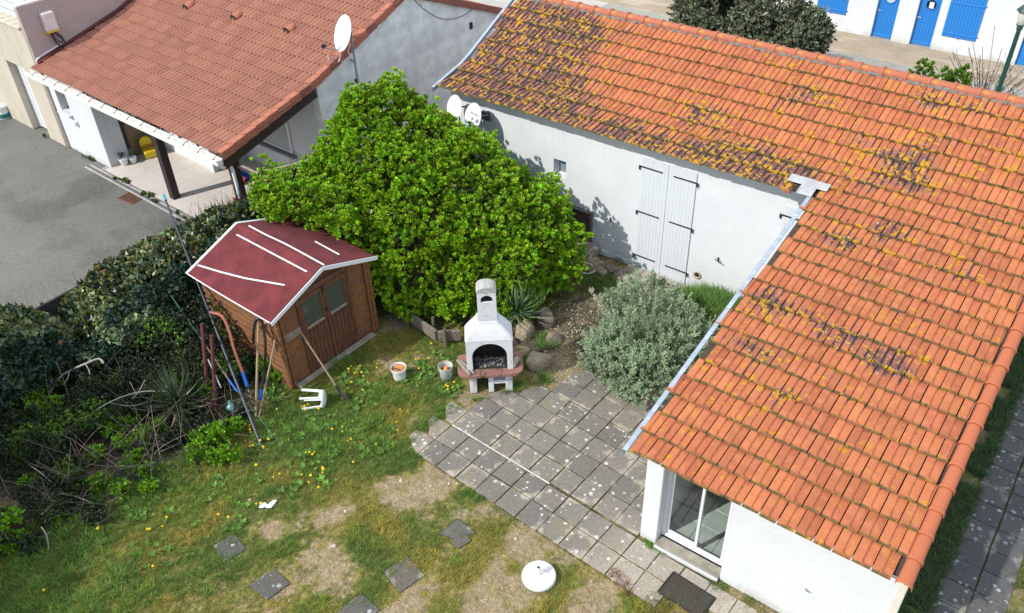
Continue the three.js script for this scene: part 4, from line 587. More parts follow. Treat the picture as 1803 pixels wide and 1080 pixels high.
// ---------- the garden shed ----------
{
  const sp = [-11.93, 0, -8.08], S = thing('garden_shed', 'weathered brown log shed with a dark red felt roof and two glazed doors', 'shed', sp, -0.035);
  const L = 2.24, hw = 1.13, eave = 1.78, apex = 2.2;   // x: length from back to door face, z: half width
  const logTex = metres(tex(512, 512, (u, v) => { const n = fbm(u * 4, v * 24, 221, 4, 4), f = fbm(u * 14, v * 80, 222, 3, 2), pe = sst(0.57, 0.66, fbm(u * 9, v * 22, 223, 5, 3)), w = sst(0.53, 0.64, fbm(u * 18, v * 50, 224, 4, 2)); let c = mixc([0.15, 0.05, 0.016], [0.33, 0.135, 0.035], n); c = mixc(c, [0.09, 0.04, 0.022], sst(0.5, 0.68, f) * 0.8); c = mixc(c, [0.4, 0.36, 0.31], w * 0.75); return mixc(c, [0.12, 0.075, 0.05], pe * 0.6); }), 1.4);
  const log = std({ map: logTex, bumpMap: metres(tex(256, 256, (u, v) => fbm(u * 6, v * 60, 225, 4, 2), false), 0.8), bumpScale: 0.008, roughness: 0.8 });
  const vertTex = metres(tex(512, 512, (u, v) => { const n = fbm(u * 24, v * 3, 226, 4, 3), pe = sst(0.55, 0.7, fbm(u * 30, v * 6, 227, 5, 2)); let c = mixc([0.09, 0.033, 0.016], [0.18, 0.07, 0.028], n); c = mixc(c, [0.06, 0.032, 0.022], sst(0.5, 0.65, fbm(u * 60, v * 8, 228, 3, 4))); return mixc(c, [0.3, 0.25, 0.21], pe * 0.35); }), 1.3);
  const plank = std({ map: vertTex, roughness: 0.75 });
  const grey = mottled([0.26, 0.2, 0.16], 0.4, 0.4, { roughness: 0.95 }, 229);
  const r = RNG(23);
  // log courses on the long sides and around the doors
  const side = group('side_wall', S), back = group('rear_wall', S), front = group('front_wall', S), n = 13, ch = eave / n;
  const lg = (w, axis, x, y, z) => { const g = box(axis ? 0.045 : w, ch - 0.002, axis ? w : 0.045, 0, 0, 0, 0.022); const uv = g.attributes.uv, a = r() * 9, b = r() * 9; for (let k = 0; k < uv.count; k++) uv.setXY(k, uv.getX(k) + a, uv.getY(k) + b); g.translate(x, y, z); return g; };
  for (let i = 0; i < n; i++) {
    const y = 0.03 + i * ch;
    obj('log', lg(L, 0, 0, y, hw), log, side); obj('log', lg(L, 0, 0, y, -hw), log, side);
    obj('log', lg(2 * hw, 1, -L / 2 + 0.03, y, 0), log, back);
    obj('log', lg(0.5, 1, L / 2 - 0.03, y, hw - 0.29), log, front); obj('log', lg(0.48, 1, L / 2 - 0.03, y, -hw + 0.28), log, front);
  }
  // crossed log ends at the two front corners
  for (const z of [hw, -hw]) obj('corner_post', [box(0.09, eave + 0.02, 0.08, L / 2 + 0.02, 0.01, z - Math.sign(z) * 0.005, 0.02), box(0.05, eave, 0.05, L / 2 + 0.04, 0.01, z - Math.sign(z) * 0.09, 0.012)], log, front);
  const gab = (x) => { const s = new THREE.Shape([new THREE.Vector2(-hw, eave + 0.03), new THREE.Vector2(hw, eave + 0.03), new THREE.Vector2(0, apex - 0.02)]); const g = new THREE.ExtrudeGeometry(s, { depth: 0.04, bevelEnabled: false }); g.rotateY(Math.PI / 2); g.translate(x, 0, 0); return uvBox(g); };
  obj('gable_board', gab(L / 2 - 0.05), plank, front); obj('gable_board', gab(-L / 2 + 0.01), plank, back);
  obj('door_lintel', [box(0.06, 0.12, 1.26, L / 2 + 0.0, 1.8, 0, 0.01), box(0.06, 1.8, 0.07, L / 2 + 0.0, 0.02, 0.6, 0.01), box(0.06, 1.8, 0.07, L / 2 + 0.0, 0.02, -0.6, 0.01)], plank, front);
  obj('weather_board', box(0.012, 0.16, 0.46, L / 2 + 0.002, 1.06, 0.84, 0.004), grey, front);
  // two doors, each with boards below and a pane above
  const glass = new THREE.MeshPhysicalMaterial({ color: rgb(0.36, 0.42, 0.36), transmission: 0.85, thickness: 0, roughness: 0.12 });
  for (const s of [1, -1]) {
    const d = group('door', S), cz = s * 0.285, x = L / 2 - 0.005;
    for (let i = 0; i < 6; i++) obj('board', box(0.03, 1.0, 0.086, x, 0.05, cz - 0.235 + i * 0.0935, 0.006), plank, d);
    obj('door_frame', [box(0.045, 0.72, 0.085, x, 1.055, cz + 0.24, 0.008), box(0.045, 0.72, 0.085, x, 1.055, cz - 0.24, 0.008), box(0.045, 0.09, 0.4, x, 1.69, cz, 0.008)], plank, d);
    obj('door_rail', box(0.055, 0.045, 0.42, x + 0.012, 1.05, cz, 0.01), grey, d);
    obj('pane', box(0.006, 0.6, 0.4, x, 1.09, cz, 0), glass, d);
  }
  obj('latch', [box(0.02, 0.05, 0.07, L / 2 + 0.03, 1.22, 0.0, 0.004), box(0.02, 0.12, 0.05, L / 2 + 0.03, 1.66, 0.0, 0.004)], blackIron, front);
  obj('inner_board', [box(0.02, 0.26, 0.34, L / 2 - 0.3, 1.0, 0.3, 0.004)], std({ color: rgb(0.55, 0.5, 0.38) }), S);
  obj('shed_floor', box(L, 0.03, 2 * hw - 0.06, 0, 0, 0, 0), std({ color: rgb(0.1, 0.08, 0.06) }), S);
  obj('sill_slab', box(0.14, 0.035, 2.0, L / 2 + 0.08, 0, 0.02, 0.01), concrete, S);
  // felt roof with white edge strips
  const felt = std({ map: metres(tex(512, 512, (u, v) => { const f = vn(u * 220, v * 220, 231, 220), n = fbm(u * 6, v * 6, 232, 4, 6); const k = 0.5 + 0.7 * f + 0.7 * (n - 0.5); return [0.15 * k, 0.026 * k, 0.03 * k]; }), 1.3), bumpMap: grainBump, bumpScale: 0.004, roughness: 1 });
  const rl = 2.54, ex = 1.3, ey = eave + 0.0, ay = apex + 0.06, up = (z) => ay - (ay - ey) * Math.abs(z) / ex, roof = group('roof', S);
  for (const s of [1, -1]) obj('felt', beamQuad([-rl / 2, ay, 0], [rl / 2, ay, 0], [rl / 2, ey, s * ex], [-rl / 2, ey, s * ex], 0.03), felt, roof);
  const wmat = std({ color: rgb(0.74, 0.75, 0.76), roughness: 0.5 }), strip = (a, b, w = 0.035) => beam([a[0], up(a[1]) + 0.006, a[1]], [b[0], up(b[1]) + 0.006, b[1]], w, 0.012);
  const dark = std({ color: rgb(0.02, 0.02, 0.025) });
  for (const s of [1, -1]) { obj('white_strip', [beam([rl / 2 + 0.012, up(0) - 0.02, 0], [rl / 2 + 0.012, up(ex) - 0.02, s * ex], 0.018, 0.085)], wmat, roof); obj('black_edge', [beam([rl / 2 - 0.012, up(0) + 0.006, 0], [rl / 2 - 0.012, up(ex) + 0.006, s * ex], 0.035, 0.012)], dark, roof); obj('white_strip', [beam([-rl / 2 - 0.005, up(0) + 0.0, 0], [-rl / 2 - 0.005, up(ex) + 0.0, s * ex], 0.06, 0.02)], wmat, roof); }
  obj('white_strip', [tube([[-rl / 2 + 0.05, ey + 0.012, ex - 0.0], [-0.4, ey + 0.012, ex + 0.01], [0.4, ey + 0.012, ex + 0.008], [rl / 2 - 0.02, ey + 0.012, ex]], 0.012, 6, 12)], wmat, roof);
  const wav = (pts, w) => { const out = []; for (let i = 0; i < pts.length - 1; i++) out.push(strip(pts[i], pts[i + 1], w)); return out; };
  obj('white_strip', wav([[-1.02, 0.2], [0.0, 0.2], [1.06, 0.2]]), wmat, roof);
  obj('white_strip', wav([[-1.05, -0.12], [-0.5, -0.11], [0, -0.14], [0.5, -0.13], [1.2, -0.1]]), wmat, roof);
  obj('white_strip', wav([[-1.2, 1.06], [-0.6, 0.96], [0.0, 0.84], [0.88, 0.6]], 0.04), wmat, roof);
  obj('white_strip', wav([[0.15, -0.74], [0.9, -0.7]], 0.03), wmat, roof);
}
function beamQuad(a, b, c, d, t) { const n = V(...b).sub(V(...a)).cross(V(...d).sub(V(...a))).normalize(); if (n.y < 0) n.negate(); const low = (p) => [p[0] - n.x * t, p[1] - n.y * t, p[2] - n.z * t], A = low(a), B = low(b), C = low(c), D = low(d), q = (p, r, s, u) => [...p, ...r, ...s, ...p, ...s, ...u]; const up = V(...b).sub(V(...a)).cross(V(...d).sub(V(...a))).y > 0; const P = up ? [...q(a, b, c, d), ...q(D, C, B, A), ...q(A, B, b, a), ...q(B, C, c, b), ...q(C, D, d, c), ...q(D, A, a, d)] : [...q(d, c, b, a), ...q(A, B, C, D), ...q(a, b, B, A), ...q(b, c, C, B), ...q(c, d, D, C), ...q(d, a, A, D)]; return flat(P); }

// ---------- the barbecue ----------
{
  const bw = std({ map: metres(tex(512, 512, (u, v) => { const n = fbm(u * 5, v * 5, 241, 5, 5), d = sst(0.55, 0.8, fbm(u * 10, v * 5, 242, 5, 5)); return mixc([0.66 * (0.85 + 0.2 * n), 0.67 * (0.85 + 0.2 * n), 0.68 * (0.85 + 0.2 * n)], [0.3, 0.29, 0.265], d * 0.6); }), 1.3), bumpMap: grainBump, bumpScale: 0.004, roughness: 0.95 });
  const slabM = std({ map: metres(tex(512, 256, (u, v) => { const n = fbm(u * 12, v * 6, 244, 5, 12), m = sst(0.5, 0.7, fbm(u * 9, v * 4, 245, 5, 9)); return mixc(mixc([0.22, 0.1, 0.08], [0.29, 0.155, 0.125], n), [0.075, 0.045, 0.02], m * 0.9); }), 1.3), bumpMap: grainBump, bumpScale: 0.01, roughness: 1 });
  const soot = std({ color: rgb(0.035, 0.026, 0.022), roughness: 1 });
  const B = thing('barbecue', 'white masonry barbecue with an arched hearth, tall chimney and reddish shelf', 'barbecue', [-7.825, 0, -9.255], 0.698);
  // local: x right, z towards the viewer, front of the base at z = 0.27
  obj('base', [box(0.13, 0.46, 0.5, -0.335, 0, 0.02, 0.01), box(0.1, 0.46, 0.5, 0.0, 0, 0.02, 0.01), box(0.13, 0.46, 0.5, 0.335, 0, 0.02, 0.01), box(0.232, 0.08, 0.48, 0.162, 0.2, 0.02, 0.008), box(0.7, 0.4, 0.05, 0, 0, -0.2, 0.004)], bw, B);
  const sh = new THREE.Shape(); const W2 = 0.6, D0 = -0.24, D1 = 0.36, R = 0.2; sh.moveTo(-W2 + 0.05, -D0); sh.lineTo(W2 - 0.05, -D0); sh.lineTo(W2, -D0 - 0.05); sh.lineTo(W2, -D1 + R); sh.quadraticCurveTo(W2, -D1, W2 - R, -D1); sh.lineTo(-W2 + R, -D1); sh.quadraticCurveTo(-W2, -D1, -W2, -D1 + R); sh.lineTo(-W2, -D0 - 0.05); sh.closePath();
  const sg = new THREE.ExtrudeGeometry(sh, { depth: 0.05, bevelEnabled: true, bevelSize: 0.012, bevelThickness: 0.012, bevelSegments: 2, curveSegments: 8 }); sg.rotateX(-Math.PI / 2); sg.translate(0, 0.472, 0); obj('shelf', uvBox(clean(sg)), slabM, B);
  // hearth: two cheeks and a hood whose front has a round arch
  const y0 = 0.535, cy = 0.94, top = 1.24;
  obj('cheek', [box(0.1, top - y0, 0.44, -0.37, y0, 0.0, 0.006), box(0.1, top - y0, 0.44, 0.37, y0, 0.0, 0.006)], bw, B);
  obj('fireback', [box(0.64, top - y0, 0.04, 0, y0, -0.2, 0), box(0.02, top - y0, 0.38, -0.31, y0, 0.0, 0), box(0.02, top - y0, 0.38, 0.31, y0, 0, 0), box(0.64, 0.03, 0.4, 0, y0 - 0.002, 0, 0)], soot, B);
  const ar = new THREE.Shape(); ar.moveTo(-0.42, y0 + 0.001); ar.lineTo(-0.42, top); ar.lineTo(0.42, top); ar.lineTo(0.42, y0 + 0.001); ar.lineTo(0.325, y0 + 0.001); ar.lineTo(0.325, 0.86); ar.absellipse(0, 0.86, 0.325, 0.31, 0, Math.PI, false); ar.lineTo(-0.325, y0 + 0.001); ar.closePath();
  const ag = new THREE.ExtrudeGeometry(ar, { depth: 0.06, bevelEnabled: true, bevelSize: 0.005, bevelThickness: 0.005, bevelSegments: 1, curveSegments: 24 }); ag.translate(0, 0, 0.175); obj('arch', uvBox(clean(ag)), bw, B);
  // tapering hood: rings from the shoulders to the flue, slightly rounded corners
  const ring = (w, d, y, zc) => { const c = Math.min(0.03, w * 0.15); return [[-w, d - c], [-w + c, d], [w - c, d], [w, d - c], [w, -d + c], [w - c, -d], [-w + c, -d], [-w, -d + c]].map(p => [p[0], y, p[1] + zc]); };
  const loft = (rs, cap) => { const P = []; for (let k = 0; k < rs.length - 1; k++) for (let i = 0; i < 8; i++) { const j = (i + 1) % 8, a = rs[k][i], b = rs[k][j], c = rs[k + 1][j], d = rs[k + 1][i]; P.push(...a, ...b, ...c, ...a, ...c, ...d); } if (cap) { const t = rs[rs.length - 1], m = [0, t[0][1] + 0.0, (t[0][2] + t[4][2]) / 2]; for (let i = 0; i < 8; i++) P.push(...t[i], ...t[(i + 1) % 8], ...m); } return flat(P); };
  obj('hood', loft([ring(0.435, 0.245, top, 0), ring(0.43, 0.24, 1.26, 0), ring(0.39, 0.225, 1.32, -0.005), ring(0.3, 0.195, 1.43, -0.02), ring(0.22, 0.165, 1.52, -0.035), ring(0.19, 0.15, 1.58, -0.04), ring(0.178, 0.142, 1.6, -0.04)]), bw, B);
  // flue: front and back walls with a round-headed outlet each, solid cheeks
  const fl = new THREE.Shape([new THREE.Vector2(-0.172, 1.6), new THREE.Vector2(0.172, 1.6), new THREE.Vector2(0.165, 2.24), new THREE.Vector2(-0.165, 2.24)]), ho = new THREE.Path(); ho.moveTo(-0.105, 2.0); ho.lineTo(0.105, 2.0); ho.lineTo(0.105, 2.05); ho.absellipse(0, 2.05, 0.105, 0.1, 0, Math.PI, false); ho.closePath(); fl.holes.push(ho);
  const fg = () => new THREE.ExtrudeGeometry(fl, { depth: 0.04, bevelEnabled: false, curveSegments: 14 }); const f1 = fg(); f1.translate(0, 0, 0.055); const f2 = fg(); f2.translate(0, 0, -0.175);
  obj('chimney', [uvBox(clean(f1)), uvBox(clean(f2)), box(0.045, 0.64, 0.19, -0.147, 1.6, -0.04, 0), box(0.045, 0.64, 0.19, 0.147, 1.6, -0.04, 0)], bw, B);
  obj('flue_lining', box(0.25, 0.4, 0.17, 0, 1.6, -0.04, 0), soot, B);
  // rounded weathered cap
  const cap = []; const cs = 10; for (let i = 0; i < cs; i++) { const a0 = Math.PI * i / cs, a1 = Math.PI * (i + 1) / cs, X = 0.178, p = (a, z) => [-Math.cos(a) * X, 2.22 + Math.sin(a) * 0.1, z]; cap.push(...p(a0, 0.105), ...p(a1, 0.105), ...p(a1, -0.185), ...p(a0, 0.105), ...p(a1, -0.185), ...p(a0, -0.185)); for (const z of [0.105, -0.185]) { const m = [0, 2.22, z]; cap.push(...p(a0, z), ...p(a1, z), ...m); } }
  obj('chimney_cap', flat(cap), mottled([0.36, 0.36, 0.34], 0.45, 0.4, { roughness: 1, bumpMap: grainBump, bumpScale: 0.01 }, 247), B);
  // grill on its legs, and grey ash and charcoal below it
  const gr = []; for (let i = 0; i < 15; i++) gr.push(bar([-0.27 + i * 0.0385, 0.72, 0.12], [-0.27 + i * 0.0385, 0.72, -0.14], 0.004, 0.004, 5)); for (const z of [0.12, -0.14]) gr.push(bar([-0.29, 0.72, z], [0.29, 0.72, z], 0.006, 0.006, 5)); for (const x of [-0.26, -0.09, 0.09, 0.26]) gr.push(bar([x, 0.72, 0.12], [x, 0.56, 0.14], 0.005, 0.005, 5)); gr.push(bar([-0.32, 0.73, 0.14], [0.3, 0.72, 0.14], 0.006));
  obj('grill', gr, std({ color: rgb(0.1, 0.085, 0.075), metalness: 0.6, roughness: 0.6 }), B);
  const ash = [], ra = RNG(31); for (let i = 0; i < 90; i++) { const g = new THREE.IcosahedronGeometry(0.014 + ra() * 0.022, 0); g.scale(1, 0.6, 1); g.rotateY(ra() * 6); g.translate(-0.27 + ra() * 0.54, 0.56 + ra() * 0.025, -0.1 + ra() * 0.27); ash.push(g); }
  const am = obj('ash', ash, mottled([0.2, 0.195, 0.2], 0.45, 0.4, { roughness: 1 }, 248), B); am.userData.kind = 'stuff';
  // split wood and a log lying on the shelf are things of their own
  const on = (x, y, z) => { const c = Math.cos(0.698), s = Math.sin(0.698); return [-7.825 + x * c + z * s, y, -9.255 - x * s + z * c]; };
  const sw = thing('split_wood', 'two grey split sticks lying on the left end of the barbecue shelf', 'firewood', on(-0.47, 0.54, 0.14), 0.698 + 0.5), gw = mottled([0.27, 0.23, 0.2], 0.4, 0.3, {}, 249);
  obj('stick', box(0.05, 0.045, 0.5, -0.03, 0, 0.0, 0.01), gw, sw); obj('stick', box(0.045, 0.04, 0.46, 0.035, 0, 0.02, 0.01, 0.08), gw, sw);
  const lg = thing('log_piece', 'short pale log lying on the right end of the barbecue shelf', 'firewood', on(0.46, 0.54, 0.12), 0.698 - 0.5); obj('bark', [bar([0, 0.055, 0.11], [0, 0.065, -0.1], 0.055, 0.06, 10)], mottled([0.36, 0.31, 0.22], 0.35, 0.4, {}, 250), lg);
}
// ---------- buckets, stool, parasol base, spade ----------
{
  const lathe = (pts, n = 28) => uvBox(clean(new THREE.LatheGeometry(pts.map(q => new THREE.Vector2(...q)), n)));
  const plast = std({ map: metres(tex(256, 256, (u, v) => { const d = sst(0.55, 0.75, fbm(u * 6, v * 6, 251, 5, 6)); return mixc([0.74, 0.75, 0.76], [0.45, 0.45, 0.42], d * 0.5); }), 0.6), roughness: 0.45 });
  const b1 = thing('bucket', 'white plastic bucket full of rusty brown water alone on the grass', 'bucket', [-9.36, 0, -8.35], 0.4);
  obj('bucket_shell', [lathe([[0.001, 0.004], [0.118, 0.004], [0.122, 0.01], [0.135, 0.2], [0.148, 0.205], [0.148, 0.25], [0.152, 0.255], [0.152, 0.265], [0.143, 0.265], [0.138, 0.22], [0.12, 0.02], [0.001, 0.02]])], plast, b1);
  const rust = new THREE.CircleGeometry(0.141, 28); rust.rotateX(-Math.PI / 2); rust.translate(0, 0.235, 0);
  obj('rusty_mud', rust, std({ map: tex(256, 256, (u, v) => { const n = fbm(u * 7, v * 7, 253, 5), d = sst(0.46, 0.6, fbm(u * 5 + 2, v * 5, 254, 5)); return mixc(mixc([0.46, 0.18, 0.07], [0.55, 0.27, 0.12], n), [0.07, 0.035, 0.015], d * sst(0.75, 0.3, Math.hypot(u - 0.36, v - 0.55) * 1.4)); }), roughness: 0.5 }), b1);
  const b2 = thing('bucket', 'pale grey bucket with an orange block inside beside the barbecue', 'bucket', [-8.632, 0, -8.882], 1.2);
  obj('bucket_shell', [lathe([[0.001, 0.004], [0.118, 0.004], [0.135, 0.27], [0.146, 0.275], [0.146, 0.29], [0.136, 0.29], [0.12, 0.02], [0.001, 0.02]])], mottled([0.5, 0.54, 0.54], 0.3, 0.4, { roughness: 0.5 }, 255), b2);
  obj('dark_water', lathe([[0.001, 0.14], [0.126, 0.14]]), std({ color: rgb(0.035, 0.012, 0.008), roughness: 0.2 }), b2);
  obj('bucket_rim', (() => { const t = new THREE.TorusGeometry(0.141, 0.008, 6, 28); t.rotateX(Math.PI / 2); t.translate(0, 0.288, 0); return uvBox(clean(t)); })(), mottled([0.5, 0.36, 0.26], 0.4, 0.4, {}, 256), b2);
  { const g = box(0.075, 0.055, 0.19, 0, 0, 0, 0.02), c = []; for (let i = 0; i < g.attributes.position.count; i++) { const t = clamp((g.attributes.position.getZ(i) + 0.095) / 0.19); c.push(...mixc([0.75, 0.13, 0.015], [0.75, 0.42, 0.06], t)); } g.setAttribute('color', new THREE.Float32BufferAttribute(c, 3)); g.rotateX(0.35); const m = obj('orange_block', g, std({ vertexColors: true, roughness: 0.5 }), b2); m.position.set(-0.01, 0.16, 0.0); m.rotation.y = -0.85; }
  // upturned stool lying on its side
  const st = thing('stool', 'white plastic garden stool lying on its side near the shed', 'stool', [-9.989, 0, -6.99], 0), sm = std({ color: rgb(0.76, 0.77, 0.78), roughness: 0.35 });
  const inner = group('body', st); inner.rotation.set(0, 0.66, 0); const seat = lathe([[0.001, 0.022], [0.1, 0.022], [0.13, 0.014], [0.148, 0.0], [0.155, -0.01], [0.158, -0.025], [0.15, -0.025], [0.145, -0.01], [0.12, 0.004], [0.001, 0.008]], 30); seat.rotateZ(-Math.PI / 2); seat.translate(0.0, 0.16, 0);
  obj('seat', seat, sm, inner);
  for (const [y, z] of [[0.055, 0.1], [0.055, -0.1], [0.26, 0.1], [0.26, -0.1]]) { const s = Math.sign(z), dy = (y - 0.16) * 0.28; obj('leg', [beam([0, y, z], [-0.42, y + dy, z + s * 0.03], 0.012, 0.042), beam([0, y, z - s * 0.02], [-0.42, y + dy, z + s * 0.01], 0.042, 0.012)], sm, inner); }
  obj('apron', [beam([-0.05, 0.05, -0.1], [-0.05, 0.05, 0.1], 0.07, 0.01), beam([-0.05, 0.27, -0.1], [-0.05, 0.27, 0.1], 0.07, 0.01)], sm, inner);
  // parasol base
  const pb = thing('parasol_base', 'round white concrete parasol base with a short tube on the bare grass', 'parasol base', [-4.578, 0, -6.264], 0);
  obj('disc', lathe([[0.001, 0.0], [0.245, 0.0], [0.26, 0.015], [0.262, 0.06], [0.25, 0.085], [0.225, 0.095], [0.04, 0.105], [0.001, 0.105]], 40), std({ map: metres(tex(256, 256, (u, v) => { const d = sst(0.5, 0.8, fbm(u * 7, v * 7, 257, 5, 7)); return mixc([0.74, 0.75, 0.75], [0.5, 0.49, 0.46], d * 0.45); }), 0.7), bumpMap: grainBump, bumpScale: 0.003, roughness: 0.8 }), pb);
  obj('tube', lathe([[0.045, 0.1], [0.036, 0.12], [0.034, 0.23], [0.042, 0.235], [0.042, 0.27], [0.024, 0.27], [0.022, 0.15]], 20), plast, pb);
  obj('tube_hole', lathe([[0.001, 0.25], [0.025, 0.25]], 16), std({ color: rgb(0.02, 0.02, 0.02) }), pb); obj('clamp_screw', [bar([0.03, 0.2, 0.0], [0.07, 0.2, 0.0], 0.008), bar([0.07, 0.185, 0], [0.07, 0.215, 0], 0.006)], plast, pb);
  // spade leaning against the shed doors
  const sp = thing('spade', 'long handled spade leaning against the shed front', 'spade'), sb = [-9.791, 0, -7.296], stp = [-10.79, 1.265, -7.323];
  const woodH = mottled([0.3, 0.2, 0.12], 0.35, 0.4, {}, 258); const t = (k) => [sb[0] + (stp[0] - sb[0]) * k, sb[1] + (stp[1] - sb[1]) * k, sb[2] + (stp[2] - sb[2]) * k];
  obj('handle', bar(t(0.14), t(1.0), 0.019, 0.016, 8), woodH, sp); { const a = V(...t(0.2)), b = V(...t(0.0)); const g = new THREE.SphereGeometry(0.1, 14, 8); g.scale(0.95, 1.25, 0.12); g.applyQuaternion(new THREE.Quaternion().setFromUnitVectors(V(0, 1, 0), a.clone().sub(b).normalize())); g.translate(b.x, b.y + 0.09, b.z); obj('blade', uvBox(clean(g)), mottled([0.07, 0.06, 0.055], 0.45, 0.4, { roughness: 0.7, metalness: 0.3 }, 259), sp); obj('socket', bar(t(0.06), t(0.2), 0.026, 0.02), blackIron, sp); }
  // white paper scrap, door mats
  const pp = thing('paper_scrap', 'torn white paper scrap lying on the grass', 'litter', [-9.035, 0, -4.771], 0.5);
  const s2 = new THREE.Shape([[-0.14, 0.02], [-0.1, 0.0], [-0.03, 0.03], [0.02, -0.01], [0.08, 0.09], [0.14, 0.1], [0.13, 0.02], [0.1, -0.07], [0.02, -0.08], [0.0, -0.06], [-0.05, -0.09], [-0.1, -0.1], [-0.11, -0.04]].map(q => new THREE.Vector2(...q))); const pg = new THREE.ExtrudeGeometry(s2, { depth: 0.003, bevelEnabled: false }); pg.rotateX(-Math.PI / 2); pg.translate(0, 0.03, 0); obj('sheet', uvBox(clean(pg)), std({ color: rgb(0.72, 0.75, 0.8), roughness: 0.8 }), pp);
  const mt = std({ map: metres(tex(256, 256, (u, v) => { const f = vn(u * 90, v * 90, 261, 90), n = fbm(u * 5, v * 5, 262, 4, 5); const k = 0.5 + 0.6 * f + 0.5 * n; return [0.05 * k, 0.045 * k, 0.035 * k]; }), 0.7), bumpMap: grainBump, bumpScale: 0.01, roughness: 1 }), rub = std({ color: rgb(0.018, 0.018, 0.02), roughness: 0.7 });
  const m1 = thing('door_mat', 'dark bristle door mat with a rubber rim before the glass door', 'door mat', [-2.638, 0, -7.29], -0.06); obj('mat', box(0.68, 0.012, 0.4, 0, 0.01, 0, 0.003), mt, m1); obj('rim', [box(0.74, 0.014, 0.028, 0, 0.01, 0.214), box(0.74, 0.014, 0.028, 0, 0.01, -0.214), box(0.028, 0.014, 0.4, -0.356, 0.01, 0), box(0.028, 0.014, 0.4, 0.356, 0.01, 0)], rub, m1);
  const m2 = thing('door_mat', 'black rubber door mat below the white shutters', 'door mat', [-6.62, 0.085, -13.68], -0.02); obj('mat', box(0.72, 0.015, 0.36, 0, 0, 0, 0.003), std({ color: rgb(0.02, 0.02, 0.022), roughness: 0.8 }), m2); const rr = []; for (let i = 0; i < 17; i++) rr.push(box(0.008, 0.006, 0.34, -0.33 + i * 0.041, 0.015, 0, 0.001)); obj('rib', rr, rub, m2);
}
